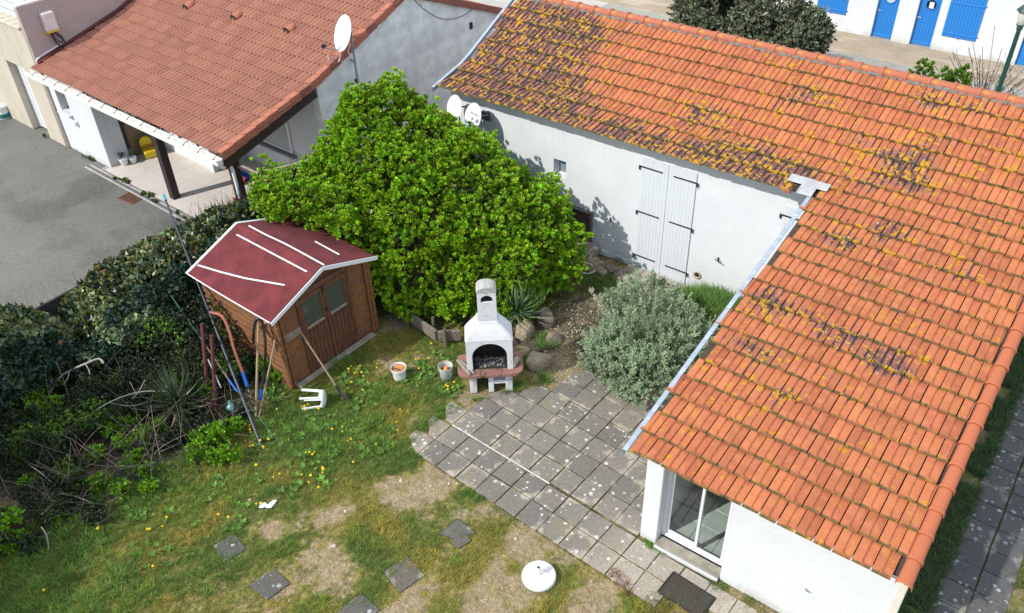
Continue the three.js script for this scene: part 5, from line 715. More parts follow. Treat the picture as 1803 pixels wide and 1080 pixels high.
// doorstep slabs, stones along the wall, hose, planter edge, rocks
{
  const r = RNG(41), ds = group('doorstep', scene); ds.userData = { kind: 'structure' };
  for (let i = 0; i < 4; i++) obj('step_slab', box(0.42, 0.08, 0.6, -7.45 + i * 0.43, 0, -13.76, 0.012), concrete, ds);
  const stoneM = mottled([0.2, 0.165, 0.125], 0.45, 0.4, { roughness: 1, bumpMap: grainBump, bumpScale: 0.02 }, 265), palS = mottled([0.32, 0.27, 0.18], 0.45, 0.4, { roughness: 1, bumpMap: grainBump, bumpScale: 0.02 }, 266);
  const rock = (sx, sy, sz, seed) => { const g = new THREE.IcosahedronGeometry(1, 3), p = g.attributes.position; for (let i = 0; i < p.count; i++) { const x = p.getX(i), y = p.getY(i), z = p.getZ(i); let k = 1; for (let q = 0; q < 9; q++) { const a = h2(q, seed, 1) * 6.28, b = h2(q, seed, 2) * 1.6 - 0.6, cb = Math.cos(b), dd = x * Math.cos(a) * cb + y * Math.sin(b) + z * Math.sin(a) * cb, lim = 0.6 + 0.3 * h2(q, seed, 3); if (dd > lim) k = Math.min(k, lim / dd); } k += 0.08 * fbm(x * 2 + seed * 7 + 50, y * 2 + z * 2.4 + 50, seed, 3) + 0.07 * fbm(x * 5 + 9 + seed, y * 4 + z * 6 + 30, seed + 3, 2); const q = 0.85; p.setXYZ(i, Math.sign(x) * Math.pow(Math.abs(x), q) * sx * k, Math.max(-0.3, Math.sign(y) * Math.pow(Math.abs(y), q) * k) * sy, Math.sign(z) * Math.pow(Math.abs(z), q) * sz * k); } const n = g.toNonIndexed ? g : g; n.deleteAttribute('uv'); n.computeVertexNormals(); return uvBox(n); };
  const RK = [
    ['large flat topped rock at the foot of the barbecue, nearest the patio', -7.41, -10.222, 0.27, 0.2, 0.24, 0], ['squared pale rock below the spiky plant right of the barbecue', -8.153, -10.806, 0.22, 0.26, 0.17, 0], ['weathered rock leaning under the spiky plant leaves on the right', -8.012, -11.309, 0.2, 0.3, 0.13, 1],
    ['rounded brown rock right beside the barbecue chimney', -8.208, -10.397, 0.12, 0.14, 0.12, 1], ['small grey rock between the barbecue shelf and the larger rocks', -7.769, -10.28, 0.13, 0.14, 0.1, 0], ['dark low rock half hidden beneath the big green bush', -7.557, -10.961, 0.16, 0.14, 0.14, 1]];
  RK.forEach(([label, x, z, sx, sy, sz, m], k) => { const o = obj(numbered('rock'), rock(sx, sy, sz, k + 3), m ? stoneM : palS, scene); o.position.set(x, sy * 0.25, z); o.rotation.y = k * 1.3 + 0.4; o.userData = { label, category: 'rock', group: 'rocks beside the barbecue' }; });
  const rub = group('rubble_edging', scene); rub.userData = { kind: 'structure' };
  for (let i = 0; i < 26; i++) { const o = obj('stone', rock(0.08 + r() * 0.09, 0.05 + r() * 0.06, 0.07 + r() * 0.07, 60 + i), r() < 0.5 ? stoneM : palS, rub); o.position.set(-8.75 + r() * 1.35, 0.02, -13.82 + r() * 0.42); o.rotation.y = r() * 6; }
  const hz = thing('hose', 'loop of white hose sticking out by the big bush near the wall', 'hose'); const [hx, hz2] = [-8.278, -13.383];
  obj('hose_tube', [tube([[hx - 0.35, 0.12, hz2 + 0.0], [hx - 0.1, 0.06, hz2 - 0.18], [hx + 0.12, 0.05, hz2 - 0.06], [hx + 0.08, 0.05, hz2 + 0.14], [hx - 0.15, 0.06, hz2 + 0.18], [hx - 0.4, 0.14, hz2 + 0.1]], 0.017, 7, 48), tube([[hx - 0.3, 0.1, hz2 - 0.25], [hx - 0.16, 0.35, hz2 - 0.4], [hx - 0.1, 0.38, hz2 - 0.45]], 0.015, 6, 16)], std({ color: rgb(0.62, 0.62, 0.58), roughness: 0.5 }), hz);
  const pl = thing('planter_edge', 'concrete kerb edging the bed below the big green bush', 'kerb'); const A = [-10.402, -9.687], B = [-9.42, -9.527], C2 = [-9.058, -9.845];
  obj('kerb', [beam([A[0] - 0.3, 0.22, A[1] - 0.05], [B[0], 0.22, B[1]], 0.08, 0.24), beam([B[0] + 0.02, 0.2, B[1] - 0.02], [C2[0], 0.2, C2[1]], 0.08, 0.24)], stoneM, pl);
  for (const [x, y] of [[-9.21, -9.545], [-9.656, -9.712]]) obj('stump', bar([x, 0, y], [x - 0.04, 0.42, y - 0.05], 0.045, 0.035, 8), mottled([0.12, 0.1, 0.07], 0.4, 0.3, {}, 267), pl);
}
const BUSH_LOBES = [[0.15, 1.3, 0.1, 2.5, 1.75, 1.95], [-0.45, 2.05, 0.3, 1.7, 1.55, 1.35], [-1.15, 2.25, 0.2, 1.5, 1.85, 1.2], [-1.95, 1.6, 0.85, 0.85, 1.05, 0.85], [-2.4, 1.3, 1.75, 0.65, 0.7, 0.7], [1.1, 0.55, 1.5, 1.05, 0.7, 0.6], [1.7, 1.05, -0.6, 1.45, 1.4, 1.1], [1.6, 0.9, 0.7, 1.3, 1.15, 1.1], [0.6, 0.8, 1.35, 1.2, 1.0, 0.8], [-0.4, 1.5, -0.8, 1.7, 1.45, 0.85], [-1.7, 1.1, 1.6, 1.1, 1.1, 0.8], [-0.8, 2.3, 2.45, 0.95, 0.42, 0.55], [-1.9, 2.3, 2.45, 0.75, 0.4, 0.5]];
const BUSH_SHOOTS = [[-12.2, 3.75, -11.9], [-13.3, 2.9, -10.9], [-9.6, 2.2, -12.5], [-9.3, 1.9, -12.2], [-11.6, 3.5, -12.2]];
const IVY = [[-4.6, 1.5, 0.5], [-3.6, 1.7, 0.7], [-2.0, 1.85, 1.05], [-0.9, 1.85, 1.3], [-0.25, 1.55, 1.2], [0.15, 1.15, 1.0], [0.5, 1.75, 0.7], [1.2, 2.3, 0.6], [2.6, 2.4, 0.6], [4.5, 2.0, 0.7]];
// ---------- plants ----------
const leafMat = (c, o = {}) => new THREE.MeshPhysicalMaterial({ color: rgb(...c), roughness: 0.5, transmission: 0.25, thickness: 0, side: THREE.DoubleSide, ...o });
// one folded, slightly arched leaf along +y from the origin, facing +z
function leafGeo(L, w, arch = 0.25, fold = 0.25, n = 3) {
  const P = []; const pt = (t, s) => { const ww = w * Math.pow(Math.sin(Math.PI * Math.min(0.999, 0.06 + t * 0.94)), 0.75); return [s * ww, L * t * (1 - arch * t * 0.35), -arch * L * t * t + Math.abs(s) * ww * fold]; };
  for (let i = 0; i < n; i++) for (const s of [-1, 1]) { const a = pt(i / n, 0), b = pt(i / n, s), c = pt((i + 1) / n, s), d = pt((i + 1) / n, 0); if (i > 0) P.push(...(s > 0 ? [...a, ...b, ...c] : [...a, ...c, ...b])); P.push(...(s > 0 ? [...a, ...c, ...d] : [...a, ...d, ...c])); }
  return flat(P);
}
function rosette(n, L, w, tilt, r, n2 = 3) { const gs = []; for (let i = 0; i < n; i++) { const g = leafGeo(L * (0.75 + r() * 0.4), w * (0.8 + r() * 0.4), 0.2 + r() * 0.3, 0.3, n2); g.rotateX(tilt[0] + (tilt[1] - tilt[0]) * ((i + 0.5) / n) + (r() - 0.5) * 0.2); g.rotateY(i * 2.4 + r() * 0.5); g.translate(0, (1 - i / n) * L * -0.25 + 0.0, 0); gs.push(g); } return merge(gs); }
const _m = new THREE.Matrix4(), _q = new THREE.Quaternion(), _q2 = new THREE.Quaternion(), UPV = V(0, 1, 0);
function scatter(name, geo, mat, items, parent) { // items: {p:[x,y,z], n:Vector3, s, a, c}
  const im = new THREE.InstancedMesh(geo, mat, items.length), col = new THREE.Color();
  items.forEach((t, i) => { _q.setFromUnitVectors(UPV, t.n); _q2.setFromAxisAngle(UPV, t.a); _q.multiply(_q2); _m.compose(V(...t.p), _q, Array.isArray(t.s) ? V(...t.s) : V(t.s, t.s, t.s)); im.setMatrixAt(i, _m); im.setColorAt(i, col.setRGB(...t.c)); });
  im.name = name; shade(im); im.userData.kind = 'stuff'; parent.add(im); return im;
}
const n3 = (x, y, z, s, o = 3) => (fbm(x + z * 0.37 + 100, y + 50, s, o) + fbm(y - x * 0.41 + 70, z + 80, s + 5, o) + fbm(z + y * 0.33 + 40, x + 60, s + 9, o)) / 3;
const rdir = (r) => { const z = r() * 2 - 1, a = r() * Math.PI * 2, q = Math.sqrt(1 - z * z); return V(q * Math.cos(a), z, q * Math.sin(a)); };

// the big round spindle bush
{
  const r = RNG(501), C = [-11.3, 0, -11.8], B = thing('spindle_bush', 'huge rounded bright green bush between the shed and the long white wall', 'bush', C);
  const E = BUSH_LOBES.map(e => [V(e[0], e[1], e[2]), V(e[3], e[4], e[5])]);
  const inside = (p, k = 1) => E.some(([c, q]) => { const x = (p.x - c.x) / q.x, y = (p.y - c.y) / q.y, z = (p.z - c.z) / q.z; return x * x + y * y + z * z < k; });
  const ros = [rosette(9, 0.085, 0.024, [0.15, 1.35], r), rosette(8, 0.075, 0.022, [0.1, 1.2], r)];
  const lists = [[], []], area = E.map(([, q]) => Math.pow((Math.pow(q.x * q.y, 1.6) + Math.pow(q.x * q.z, 1.6) + Math.pow(q.y * q.z, 1.6)) / 3, 1 / 1.6)), tot = area.reduce((a, b) => a + b, 0);
  const N = 60000;
  for (let t = 0; t < N; t++) {
    let k = 0, u = r() * tot; while (u > area[k]) { u -= area[k]; k++; } const [c, q] = E[k], d = rdir(r); const p = V(c.x + d.x * q.x, c.y + d.y * q.y, c.z + d.z * q.z), n = V(d.x / q.x, d.y / q.y, d.z / q.z).normalize();
    if (p.y < 0.02 || inside(p, 0.88)) continue;
    // lumps and hollows: shoots stand out in tufts with dark gaps between
    const lump = n3(p.x * 1.3, p.y * 1.3, p.z * 1.3, 511, 2) - 0.5, tuft = n3(p.x * 5, p.y * 5, p.z * 5, 517, 2) - 0.5, dep = r();
    const off = lump * 1.0 + tuft * 0.95 - 0.34 * Math.pow(dep, 1.4);
    p.addScaledVector(n, off); if (p.y < 0.03) continue;
    if (tuft < -0.09 && dep < 0.45) continue;
    const dir = n.clone().multiplyScalar(0.7).add(V(0, 0.55, 0)).addScaledVector(rdir(r), 0.55).normalize();
    const br = 0.62 + 0.75 * r() * r() + tuft * 0.9 + lump * 0.3 - dep * 0.25, yel = 0.8 + 0.5 * r(); const kk = clamp(br * 1.08, 0.3, 1.7);
    lists[r() < 0.5 ? 0 : 1].push({ p: [p.x, p.y, p.z], n: dir, s: 0.75 + r() * 0.6, a: r() * 6.28, c: [0.265 * kk * yel, 0.49 * kk, 0.012 * kk] });
  }
  // a few long shoots standing clear of the outline
  for (const [x, y, z] of BUSH_SHOOTS) { const px = x - C[0], pz = z - C[2]; for (let i = 0; i < 26; i++) { const k = i / 26; lists[0].push({ p: [px + (r() - 0.5) * 0.2 * (1.2 - k), y - 0.45 + k * 0.5, pz + (r() - 0.5) * 0.2 * (1.2 - k)], n: V((r() - 0.5) * 1.2, 1, (r() - 0.5) * 1.2).normalize(), s: 0.7 + r() * 0.6, a: r() * 6, c: [0.1, 0.24 + r() * 0.05, 0.012] }); } }
  const mat = leafMat([1, 1, 1], { roughness: 0.38 });
  scatter('foliage', ros[0], mat, lists[0], B); scatter('foliage', ros[1], mat, lists[1], B);
  const wood = mottled([0.09, 0.07, 0.05], 0.3, 0.4, {}, 519), st = [];
  for (let i = 0; i < 34; i++) { const [c, q] = E[i % E.length], d = rdir(r); const e = V(c.x + d.x * q.x * 0.8, Math.max(0.5, c.y + d.y * q.y * 0.8), c.z + d.z * q.z * 0.8); st.push(tube([[c.x * 0.35 + (r() - 0.5) * 0.8, 0, c.z * 0.35 + (r() - 0.5) * 0.8], [c.x * 0.6 + e.x * 0.3, e.y * 0.5, c.z * 0.6 + e.z * 0.3], [e.x, e.y, e.z]], 0.025, 5, 8)); }
  obj('stems', st, wood, B);
}
// silvery saltbush by the patio
{
  const r = RNG(541), C = [-5.55, 0, -11.1], B = thing('saltbush', 'loose grey green saltbush with wispy shoots beside the patio', 'shrub', C);
  const lf = merge([0, 1, 2, 3, 4].map(i => { const g = leafGeo(0.04, 0.011, 0.2, 0.2, 2); g.rotateX(0.5 + (i % 2) * 0.5); g.rotateY(i * 1.7); g.translate(0, i * 0.012, 0); return g; }));
  const L = [], tw = [], lobes = [[0, 0.55, 0, 0.95, 0.85, 0.9], [-0.5, 0.65, -0.85, 0.85, 0.8, 0.8], [0.3, 0.5, 0.55, 0.6, 0.6, 0.55], [-0.55, 0.45, 0.35, 0.5, 0.55, 0.5], [0.45, 0.5, -0.6, 0.6, 0.7, 0.7]];
  for (let t = 0; t < 1500; t++) {
    const e = lobes[Math.floor(r() * lobes.length)], d = rdir(r); if (d.y < -0.45) continue; const k = 0.55 + 0.5 * Math.pow(r(), 0.5);
    const end = V(e[0] + d.x * e[3] * k, e[1] + d.y * e[4] * k, e[2] + d.z * e[5] * k); if (end.y < 0.06) continue;
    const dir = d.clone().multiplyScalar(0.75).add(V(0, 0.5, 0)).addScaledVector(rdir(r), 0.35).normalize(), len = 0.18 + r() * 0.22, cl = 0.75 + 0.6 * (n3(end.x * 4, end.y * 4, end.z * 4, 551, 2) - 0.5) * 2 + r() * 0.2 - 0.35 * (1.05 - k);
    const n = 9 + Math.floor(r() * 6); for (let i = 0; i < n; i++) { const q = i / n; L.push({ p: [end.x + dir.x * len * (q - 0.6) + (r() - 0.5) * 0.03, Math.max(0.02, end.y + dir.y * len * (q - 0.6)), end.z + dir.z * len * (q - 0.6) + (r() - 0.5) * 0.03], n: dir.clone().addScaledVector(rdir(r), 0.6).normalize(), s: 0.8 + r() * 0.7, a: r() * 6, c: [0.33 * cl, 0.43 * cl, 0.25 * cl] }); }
  }
  const wisp = [[-7.178, 1, -11.69], [-6.906, 1.05, -11.571], [-6.683, 1.2, -11.932], [-6.454, 1.2, -11.977], [-6.182, 1.2, -11.943], [-6.246, 1.25, -12.266], [-5.854, 1.15, -12.14], [-5.869, 1.2, -12.496], [-6.694, 0.7, -10.755], [-5.57, 1.1, -12.418], [-5.284, 0.9, -12.495]];
  for (const w of wisp) { const e = V(w[0] - C[0], w[1], w[2] - C[2]), s = V(e.x * 0.45, e.y * 0.45, e.z * 0.4); tw.push(tube([[s.x, s.y, s.z], [(s.x + e.x) / 2 + 0.05, (s.y + e.y) / 2 + 0.03, (s.z + e.z) / 2], [e.x, e.y, e.z]], 0.005, 4, 8)); for (let i = 0; i < 55; i++) { const k = Math.sqrt(r()); L.push({ p: [s.x + (e.x - s.x) * k + (r() - 0.5) * 0.07, s.y + (e.y - s.y) * k + (r() - 0.5) * 0.07, s.z + (e.z - s.z) * k + (r() - 0.5) * 0.07], n: e.clone().sub(s).normalize().addScaledVector(rdir(r), 0.8).normalize(), s: 0.8 + r() * 0.5, a: r() * 6, c: [0.42, 0.43, 0.3] }); } }
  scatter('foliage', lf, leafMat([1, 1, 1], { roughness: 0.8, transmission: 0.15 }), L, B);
  for (let i = 0; i < 40; i++) { const e = lobes[i % 5], d = rdir(r); tw.push(tube([[(r() - 0.5) * 0.3, 0, (r() - 0.5) * 0.3], [e[0] * 0.5 + d.x * 0.2, 0.4, e[2] * 0.5 + d.z * 0.2], [e[0] + d.x * e[3] * 0.85, Math.max(0.2, e[1] + d.y * e[4] * 0.8), e[2] + d.z * e[5] * 0.85]], 0.007, 4, 8)); }
  obj('twigs', tw, mottled([0.16, 0.13, 0.09], 0.3, 0.4, {}, 553), B);
}
// spiky yuccas: every blade a leaf of its own
function yucca(name, label, pos, n, L, seed, dark) {
  const r = RNG(seed), Y = thing(name, label, 'yucca', pos), cols = [[0.06, 0.1, 0.045], [0.085, 0.135, 0.05], [0.045, 0.075, 0.045]].map(c => leafMat(c.map(v => v * dark), { roughness: 0.35, transmission: 0.1 })), dry = leafMat([0.27, 0.22, 0.1], { transmission: 0.1 });
  obj('trunk', bar([0, 0, 0], [0, 0.42, 0], 0.09, 0.07, 9), mottled([0.12, 0.09, 0.06], 0.4, 0.3, { roughness: 1 }, 561), Y);
  const blades = []; for (let k = 0; k < 5; k++) { const P = [], len = L * (0.8 + 0.1 * k), S = 7, dr = 0.25 + k * 0.22; const pt = (t, s) => { const w = 0.031 * Math.min(1, 0.55 + t * 2.2) * Math.pow(1 - t, 0.75) + 0.002; return [s * w, len * t * (1 - 0.18 * dr * t * t), -dr * len * t * t * t * 0.5 + Math.abs(s) * w * 0.45]; }; for (let i = 0; i < S; i++) for (const s of [-1, 1]) { const a = pt(i / S, 0), b = pt(i / S, s), c = pt((i + 1) / S, s), d = pt((i + 1) / S, 0); P.push(...(s > 0 ? [...a, ...b, ...c, ...a, ...c, ...d] : [...a, ...c, ...b, ...a, ...d, ...c])); } blades.push(flat(P)); }
  for (let i = 0; i < n; i++) { const q = i / n, m = obj('leaf', blades[Math.floor(r() * 5)], q < 0.1 ? dry : cols[Math.floor(r() * 3)], Y); m.position.set(0, 0.36 + q * 0.12, 0); m.rotation.order = 'YXZ'; m.rotation.set(1.85 - 1.25 * Math.pow(q, 1.1) + (r() - 0.5) * 0.25, i * 2.39996 + (r() - 0.5) * 0.4, 0); }
  return Y;
}
yucca('yucca', 'spiky yucca with narrow green leaves right of the barbecue chimney', [-8.452, -10.956].reduce((a, v, i) => (a[i * 2] = v, a), [0, 0, 0]), 120, 0.7, 571, 2.3);
yucca('yucca', 'dark spiky yucca among bare twigs at the foot of the ivy hedge', [-11.92, -5.223].reduce((a, v, i) => (a[i * 2] = v, a), [0, 0, 0]), 76, 0.8, 573, 0.6);

// boundary fence of dry heather, ivy grown over its near part
{
  const F = thing('brush_fence', 'dark screen of dry heather twigs between the garden and the terrace', 'fence', [-14.98, 0, -8]), r = RNG(581);
  obj('screen', [box(0.05, 1.55, 11.0, 0, 0, 0.9, 0)], mottled([0.022, 0.02, 0.02], 0.4, 0.4, { roughness: 1 }, 583), F);
  const it = []; for (let i = 0; i < 9000; i++) { const z = -4.6 + r() * 9.5, y = r() * 1.25; it.push({ p: [(r() - 0.5) * 0.13, y, z], n: V((r() - 0.5) * 0.4, 1, (r() - 0.5) * 0.45).normalize(), s: [1, z > 0.4 ? 0.15 + r() * 0.25 : 0.3 + r() * 0.45, 1], a: r() * 6, c: (() => { const k = 0.5 + r() * 1.3; return [0.032 * k, 0.029 * k, 0.03 * k]; })() }); }
  const tg = new THREE.CylinderGeometry(0.002, 0.005, 1, 4, 1); tg.translate(0, 0.5, 0); scatter('heather_twigs', uvBox(clean(tg)), std({ color: rgb(1, 1, 1), roughness: 1 }), it, F);
  for (let i = 0; i < 6; i++) obj('post', bar([-0.05, 0, -4.4 + i * 1.9], [-0.05, 1.6, -4.4 + i * 1.9], 0.035, 0.035, 8), mottled([0.12, 0.1, 0.08], 0.3, 0.4, {}, 585), F);
}
{
  const r = RNG(601), H = thing('ivy_hedge', 'dense hedge of dark variegated ivy smothering the fence along the yard', 'hedge', [-14.7, 0, -5]);
  const lf = (() => { const P = []; const o = [[0, 0], [0.5, 0.12], [0.62, 0.42], [0.34, 0.55], [0, 1.0], [-0.34, 0.55], [-0.62, 0.42], [-0.5, 0.12]]; const z = (p) => -0.28 * p[1] * p[1] + Math.abs(p[0]) * 0.3; for (let i = 1; i < 7; i++) for (const q of [o[0], o[i], o[i + 1]]) P.push(q[0], q[1], z(q)); P.push(0, 0, 0, o[7][0], o[7][1], z(o[7]), 0, 0, 0); const g = flat(P.slice(0, 54)); g.scale(0.075, 0.085, 0.085); g.rotateX(0.9); return g; })();
  // cross section of the hedge along z (local z = world z + 5): reach towards the garden, height
  const prof = (z) => { const w = z + 5; let h = 1.62, d = 0.75; const K = IVY; for (let i = 0; i < K.length - 1; i++) if (z >= K[i][0] && z <= K[i + 1][0]) { const t = (z - K[i][0]) / (K[i + 1][0] - K[i][0]); h = K[i][1] + (K[i + 1][1] - K[i][1]) * t; d = K[i][2] + (K[i + 1][2] - K[i][2]) * t; } return [h, d]; };
  const L = []; const z0 = IVY[0][0], z1 = IVY[IVY.length - 1][0];
  for (let t = 0; t < 30000; t++) {
    const z = z0 + r() * (z1 - z0), [h, d] = prof(z), a = -0.5 + r() * 2.6, ca = Math.cos(a), sa = Math.sin(a);   // a = 0 faces the garden, pi/2 up
    const nz = n3(z * 1.5, ca * 2, sa * 2, 611, 3) - 0.5, nt = n3(z * 5, ca * 5, sa * 5, 617, 2) - 0.5, dep = Math.pow(r(), 1.5) * 0.3, k = 1 + nz * 0.7 + nt * 0.35;
    const bx = ca > 0 ? d : 0.45, x = ca * bx * k - ca * dep, y = h * 0.5 + sa * h * 0.5 * (1 + nz * 0.5 + nt * 0.25) - Math.max(0, sa) * dep; if (y < 0.25) continue;
    if (nt < -0.14 && r() < 0.75) continue;
    const n = V(ca, sa + 0.25, 0).normalize().addScaledVector(rdir(r), 0.75).normalize();
    const pale = sst(0.52, 0.64, n3(z * 3.2, y * 3.2, x * 3.2, 621, 3) + 0.12 * (sa - 0.2)), k2 = 0.6 + 0.8 * r(); let c = mixc([0.022, 0.055, 0.03], [0.27, 0.35, 0.16], pale * (0.5 + 0.5 * r())); if (sa > 0.75 && r() < 0.4) c = [0.14, 0.15, 0.03]; if (r() < 0.02) c = [0.2, 0.1, 0.03];
    L.push({ p: [x, y, z + (r() - 0.5) * 0.1], n, s: 0.6 + r() * 0.8, a: r() * 6.28, c: [c[0] * k2, c[1] * k2, c[2] * k2] });
  }
  // patch of ivy further along, climbing the heather
  for (let t = 0; t < 2600; t++) { const z = -4.9 + r() * 1.9, y = 0.5 + r() * 1.15, top = 1.45 + 0.3 * n3(z * 3, 1, 1, 631, 2); if (y > top || n3(z * 2.2, y * 2.2, 3, 633, 2) < 0.45) continue; const k2 = 0.6 + 0.8 * r(), c = mixc([0.03, 0.055, 0.03], [0.12, 0.15, 0.07], r() < 0.35 ? 1 : 0); L.push({ p: [0.0 + r() * 0.2 - 0.05, y, z], n: V(1, 0.5, 0).addScaledVector(rdir(r), 0.8).normalize(), s: 0.6 + r() * 0.7, a: r() * 6, c: c.map(v => v * k2) }); }
  scatter('foliage', lf, leafMat([1, 1, 1], { roughness: 0.4, transmission: 0.12 }), L, H);
  const st = []; for (let i = 0; i < 40; i++) { const z = z0 + r() * (z1 - z0), [h, d] = prof(z); st.push(tube([[0.1, 0, z], [d * 0.4 * r(), h * 0.45, z + (r() - 0.5) * 0.5], [d * 0.5 * r(), h * 0.85, z + (r() - 0.5) * 0.9]], 0.012, 5, 8)); }
  for (let i = 0; i < 26; i++) { const z = z0 + r() * (z1 - z0), [h] = prof(z), a = r() * 6; st.push(tube([[-0.1, h * 0.9, z], [-0.15 + Math.cos(a) * 0.1, h + 0.12, z + Math.sin(a) * 0.15], [-0.25 + Math.cos(a) * 0.25, h + 0.15 + r() * 0.3, z + Math.sin(a) * 0.35]], 0.004, 4, 8)); }
  obj('stems', st, mottled([0.2, 0.16, 0.12], 0.3, 0.4, {}, 635), H);
}
// ---------- grass, weeds, undergrowth ----------
const onPatio = (x, z) => { if (x > -4.0 && z < -7.72) return true; const [a, b] = w2patio(x, z), i = a / 0.4397, j = b / 0.45; if (j < -1.02 || j > 9 || i > (j < 0 ? 6 : 8)) return false; return i > (j < 2 ? -5.6 + Math.max(0, j - 1) * 0.5 : -5.4 + (j - 2) * 0.62); };
const blocked = (x, z) => onPatio(x, z) || (x < -10.72 && x > -13.1 && z > -9.25 && z < -6.9) || z < -14.05 || x < -14.9 || (Math.abs(x + 7.87) < 0.4 && Math.abs(z + 9.31) < 0.4);
{
  const r = RNG(701), blade = (h, w, lean, a) => { const c = Math.cos(a), s = Math.sin(a), P = []; const p = (t, e) => { const ww = w * (1 - t * t) * 0.5 * e, x = lean * t * t; return [x * c - ww * s, h * t, x * s + ww * c]; }; P.push(...p(0, -1), ...p(0, 1), ...p(0.55, 1), ...p(0, -1), ...p(0.55, 1), ...p(0.55, -1), ...p(0.55, -1), ...p(0.55, 1), ...p(1, 0)); return flat(P); };
  const tuft = (n, h, w, sp) => merge(Array.from({ length: n }, () => { const a = r() * 6.28, g = blade(h * (0.6 + r() * 0.7), w, h * (0.3 + r() * 0.9), a); g.translate((r() - 0.5) * sp, 0, (r() - 0.5) * sp); return g; }));
  const gm = leafMat([1, 1, 1], { roughness: 0.7, transmission: 0.2 }), short = tuft(9, 0.035, 0.006, 0.06), mid = tuft(10, 0.085, 0.008, 0.07), long = tuft(14, 0.2, 0.011, 0.1);
  const A = [], Bm = [], C = [], tone = (x, z, k) => { const y = fbm(x * 1.7, z * 1.7, 711, 3), d = fbm(x * 0.9, z * 0.9, 713, 2); let c = mixc([0.18, 0.26, 0.02], [0.34, 0.285, 0.04], sst(0.38, 0.64, y)); c = mixc(c, [0.09, 0.19, 0.018], sst(0.52, 0.68, d + 0.12 * sst(-7.5, -9.5, x)) * 0.85); return c.map(v => v * k); };
  for (let t = 0; t < 150000; t++) {
    const x = -14.5 + r() * 12.6, z = -13.8 + r() * 13.2; if (blocked(x, z) || x > -2 || z > -0.4 + (x + 11) * -0.55 + 1.5 && z > -0.4) continue;
    const g = grassAt(x, z), l = litterAt(x, z); if (r() > g * 0.98 - 0.02 || r() < l * 0.96) continue;
    const k = 0.6 + 0.75 * r(); if (g > 0.8 && r() < 0.16) Bm.push({ p: [x, -0.012, z], n: V((r() - 0.5) * 0.5, 1, (r() - 0.5) * 0.5).normalize(), s: 0.6 + r() * 0.6, a: r() * 6, c: tone(x, z, k) }); else A.push({ p: [x, -0.012, z], n: V((r() - 0.5) * 0.6, 1, (r() - 0.5) * 0.6).normalize(), s: 0.6 + r() * 0.8, a: r() * 6, c: tone(x, z, k) });
  }
  // longer grass along the thicket's edge, by the long wall and beside the house
  const EDGE = [[-11.206, -3.001, 0.7], [-11.014, -2.377, 0.8], [-11.054, -1.825, 0.9], [-11.142, -3.71, 0.6], [-10.989, -4.284, 0.5], [-10.584, -4.573, 0.5], [-10.692, -5.394, 0.5], [-10.95, -1.401, 1.0], [-10.239, -1.915, 0.8], [-9.384, -6.239, 0.55], [-8.818, -6.809, 0.5], [-10.32, -6.266, 0.4], [-9.599, -2.872, 0.6], [-8.648, -3.431, 0.4], [-9.478, -7.782, 0.35], [-8.913, -7.805, 0.3], [-9.636, -2.11, 0.7], [-7.826, -7.146, 0.25], [-8.053, -7.661, 0.25], [-7.939, -8.13, 0.25], [-7.566, -8.665, 0.25], [-7.367, -9.366, 0.22], [-7.046, -9.842, 0.2], [-10.695, -7.916, 0.35]];
  for (const [ex, ez, rad] of EDGE) for (let i = 0; i < 190 * rad; i++) { const a = r() * 6.28, q = Math.sqrt(r()) * rad, x = ex + Math.cos(a) * q, z = ez + Math.sin(a) * q; if (blocked(x, z)) continue; const k = 0.55 + 0.7 * r(); (r() < 0.3 ? C : Bm).push({ p: [x, -0.01, z], n: V((r() - 0.5) * 0.7, 1, (r() - 0.5) * 0.7).normalize(), s: 0.5 + r() * 0.55, a: r() * 6, c: [0.12 * k, 0.24 * k, 0.02 * k] }); }
  const W = [[-5.281, -13.442, 0.55, 620, 1.9], [-5.745, -13.585, 0.35, 260, 1.5], [-5.395, -14.067, 0.4, 260, 1.6], [-7.794, -13.275, 0.4, 120, 0.6], [-7.6, -10.822, 0.25, 60, 0.7], [-7.528, -10.139, 0.2, 60, 0.6], [-7.993, -13.009, 0.3, 90, 0.5]];
  for (const [ex, ez, rad, n, sc] of W) for (let i = 0; i < n; i++) { const a = r() * 6.28, q = Math.sqrt(r()) * rad, k = 0.6 + 0.75 * r(), x = ex + Math.cos(a) * q, z = ez + Math.sin(a) * q; if (z < -14.08 || x > -3.75) continue; C.push({ p: [x, -0.01, z], n: V((r() - 0.5) * 0.7, 1, (r() - 0.5) * 0.7).normalize(), s: sc * (0.55 + r() * 0.6), a: r() * 6, c: [0.105 * k, 0.21 * k, 0.028 * k] }); }
  for (const [ex, ez, rad, n, c] of [[-3.497, -7.815, 0.12, 90, [0.11, 0.24, 0.015]], [-3.313, -8.172, 0.12, 70, [0.08, 0.2, 0.015]], [-3.277, -7.778, 0.1, 40, [0.11, 0.22, 0.02]], [-3.687, -6.979, 0.1, 20, [0.2, 0.075, 0.04]], [-3.535, -6.942, 0.1, 18, [0.22, 0.09, 0.05]], [-3.352, -6.882, 0.12, 18, [0.19, 0.08, 0.04]], [-2.909, -6.943, 0.2, 70, [0.17, 0.15, 0.04]], [-2.334, -7.711, 0.12, 40, [0.12, 0.18, 0.03]], [-1.761, -7.738, 0.2, 40, [0.12, 0.16, 0.03]]]) for (let i = 0; i < n; i++) { const a = r() * 6.28, q = Math.sqrt(r()) * rad, k = 0.6 + 0.8 * r(); A.push({ p: [ex + Math.cos(a) * q, 0.0, ez + Math.sin(a) * q], n: V((r() - 0.5) * 0.8, 1, (r() - 0.5) * 0.8).normalize(), s: 0.7 + r() * 0.9, a: r() * 6, c: c.map(v => v * k) }); }
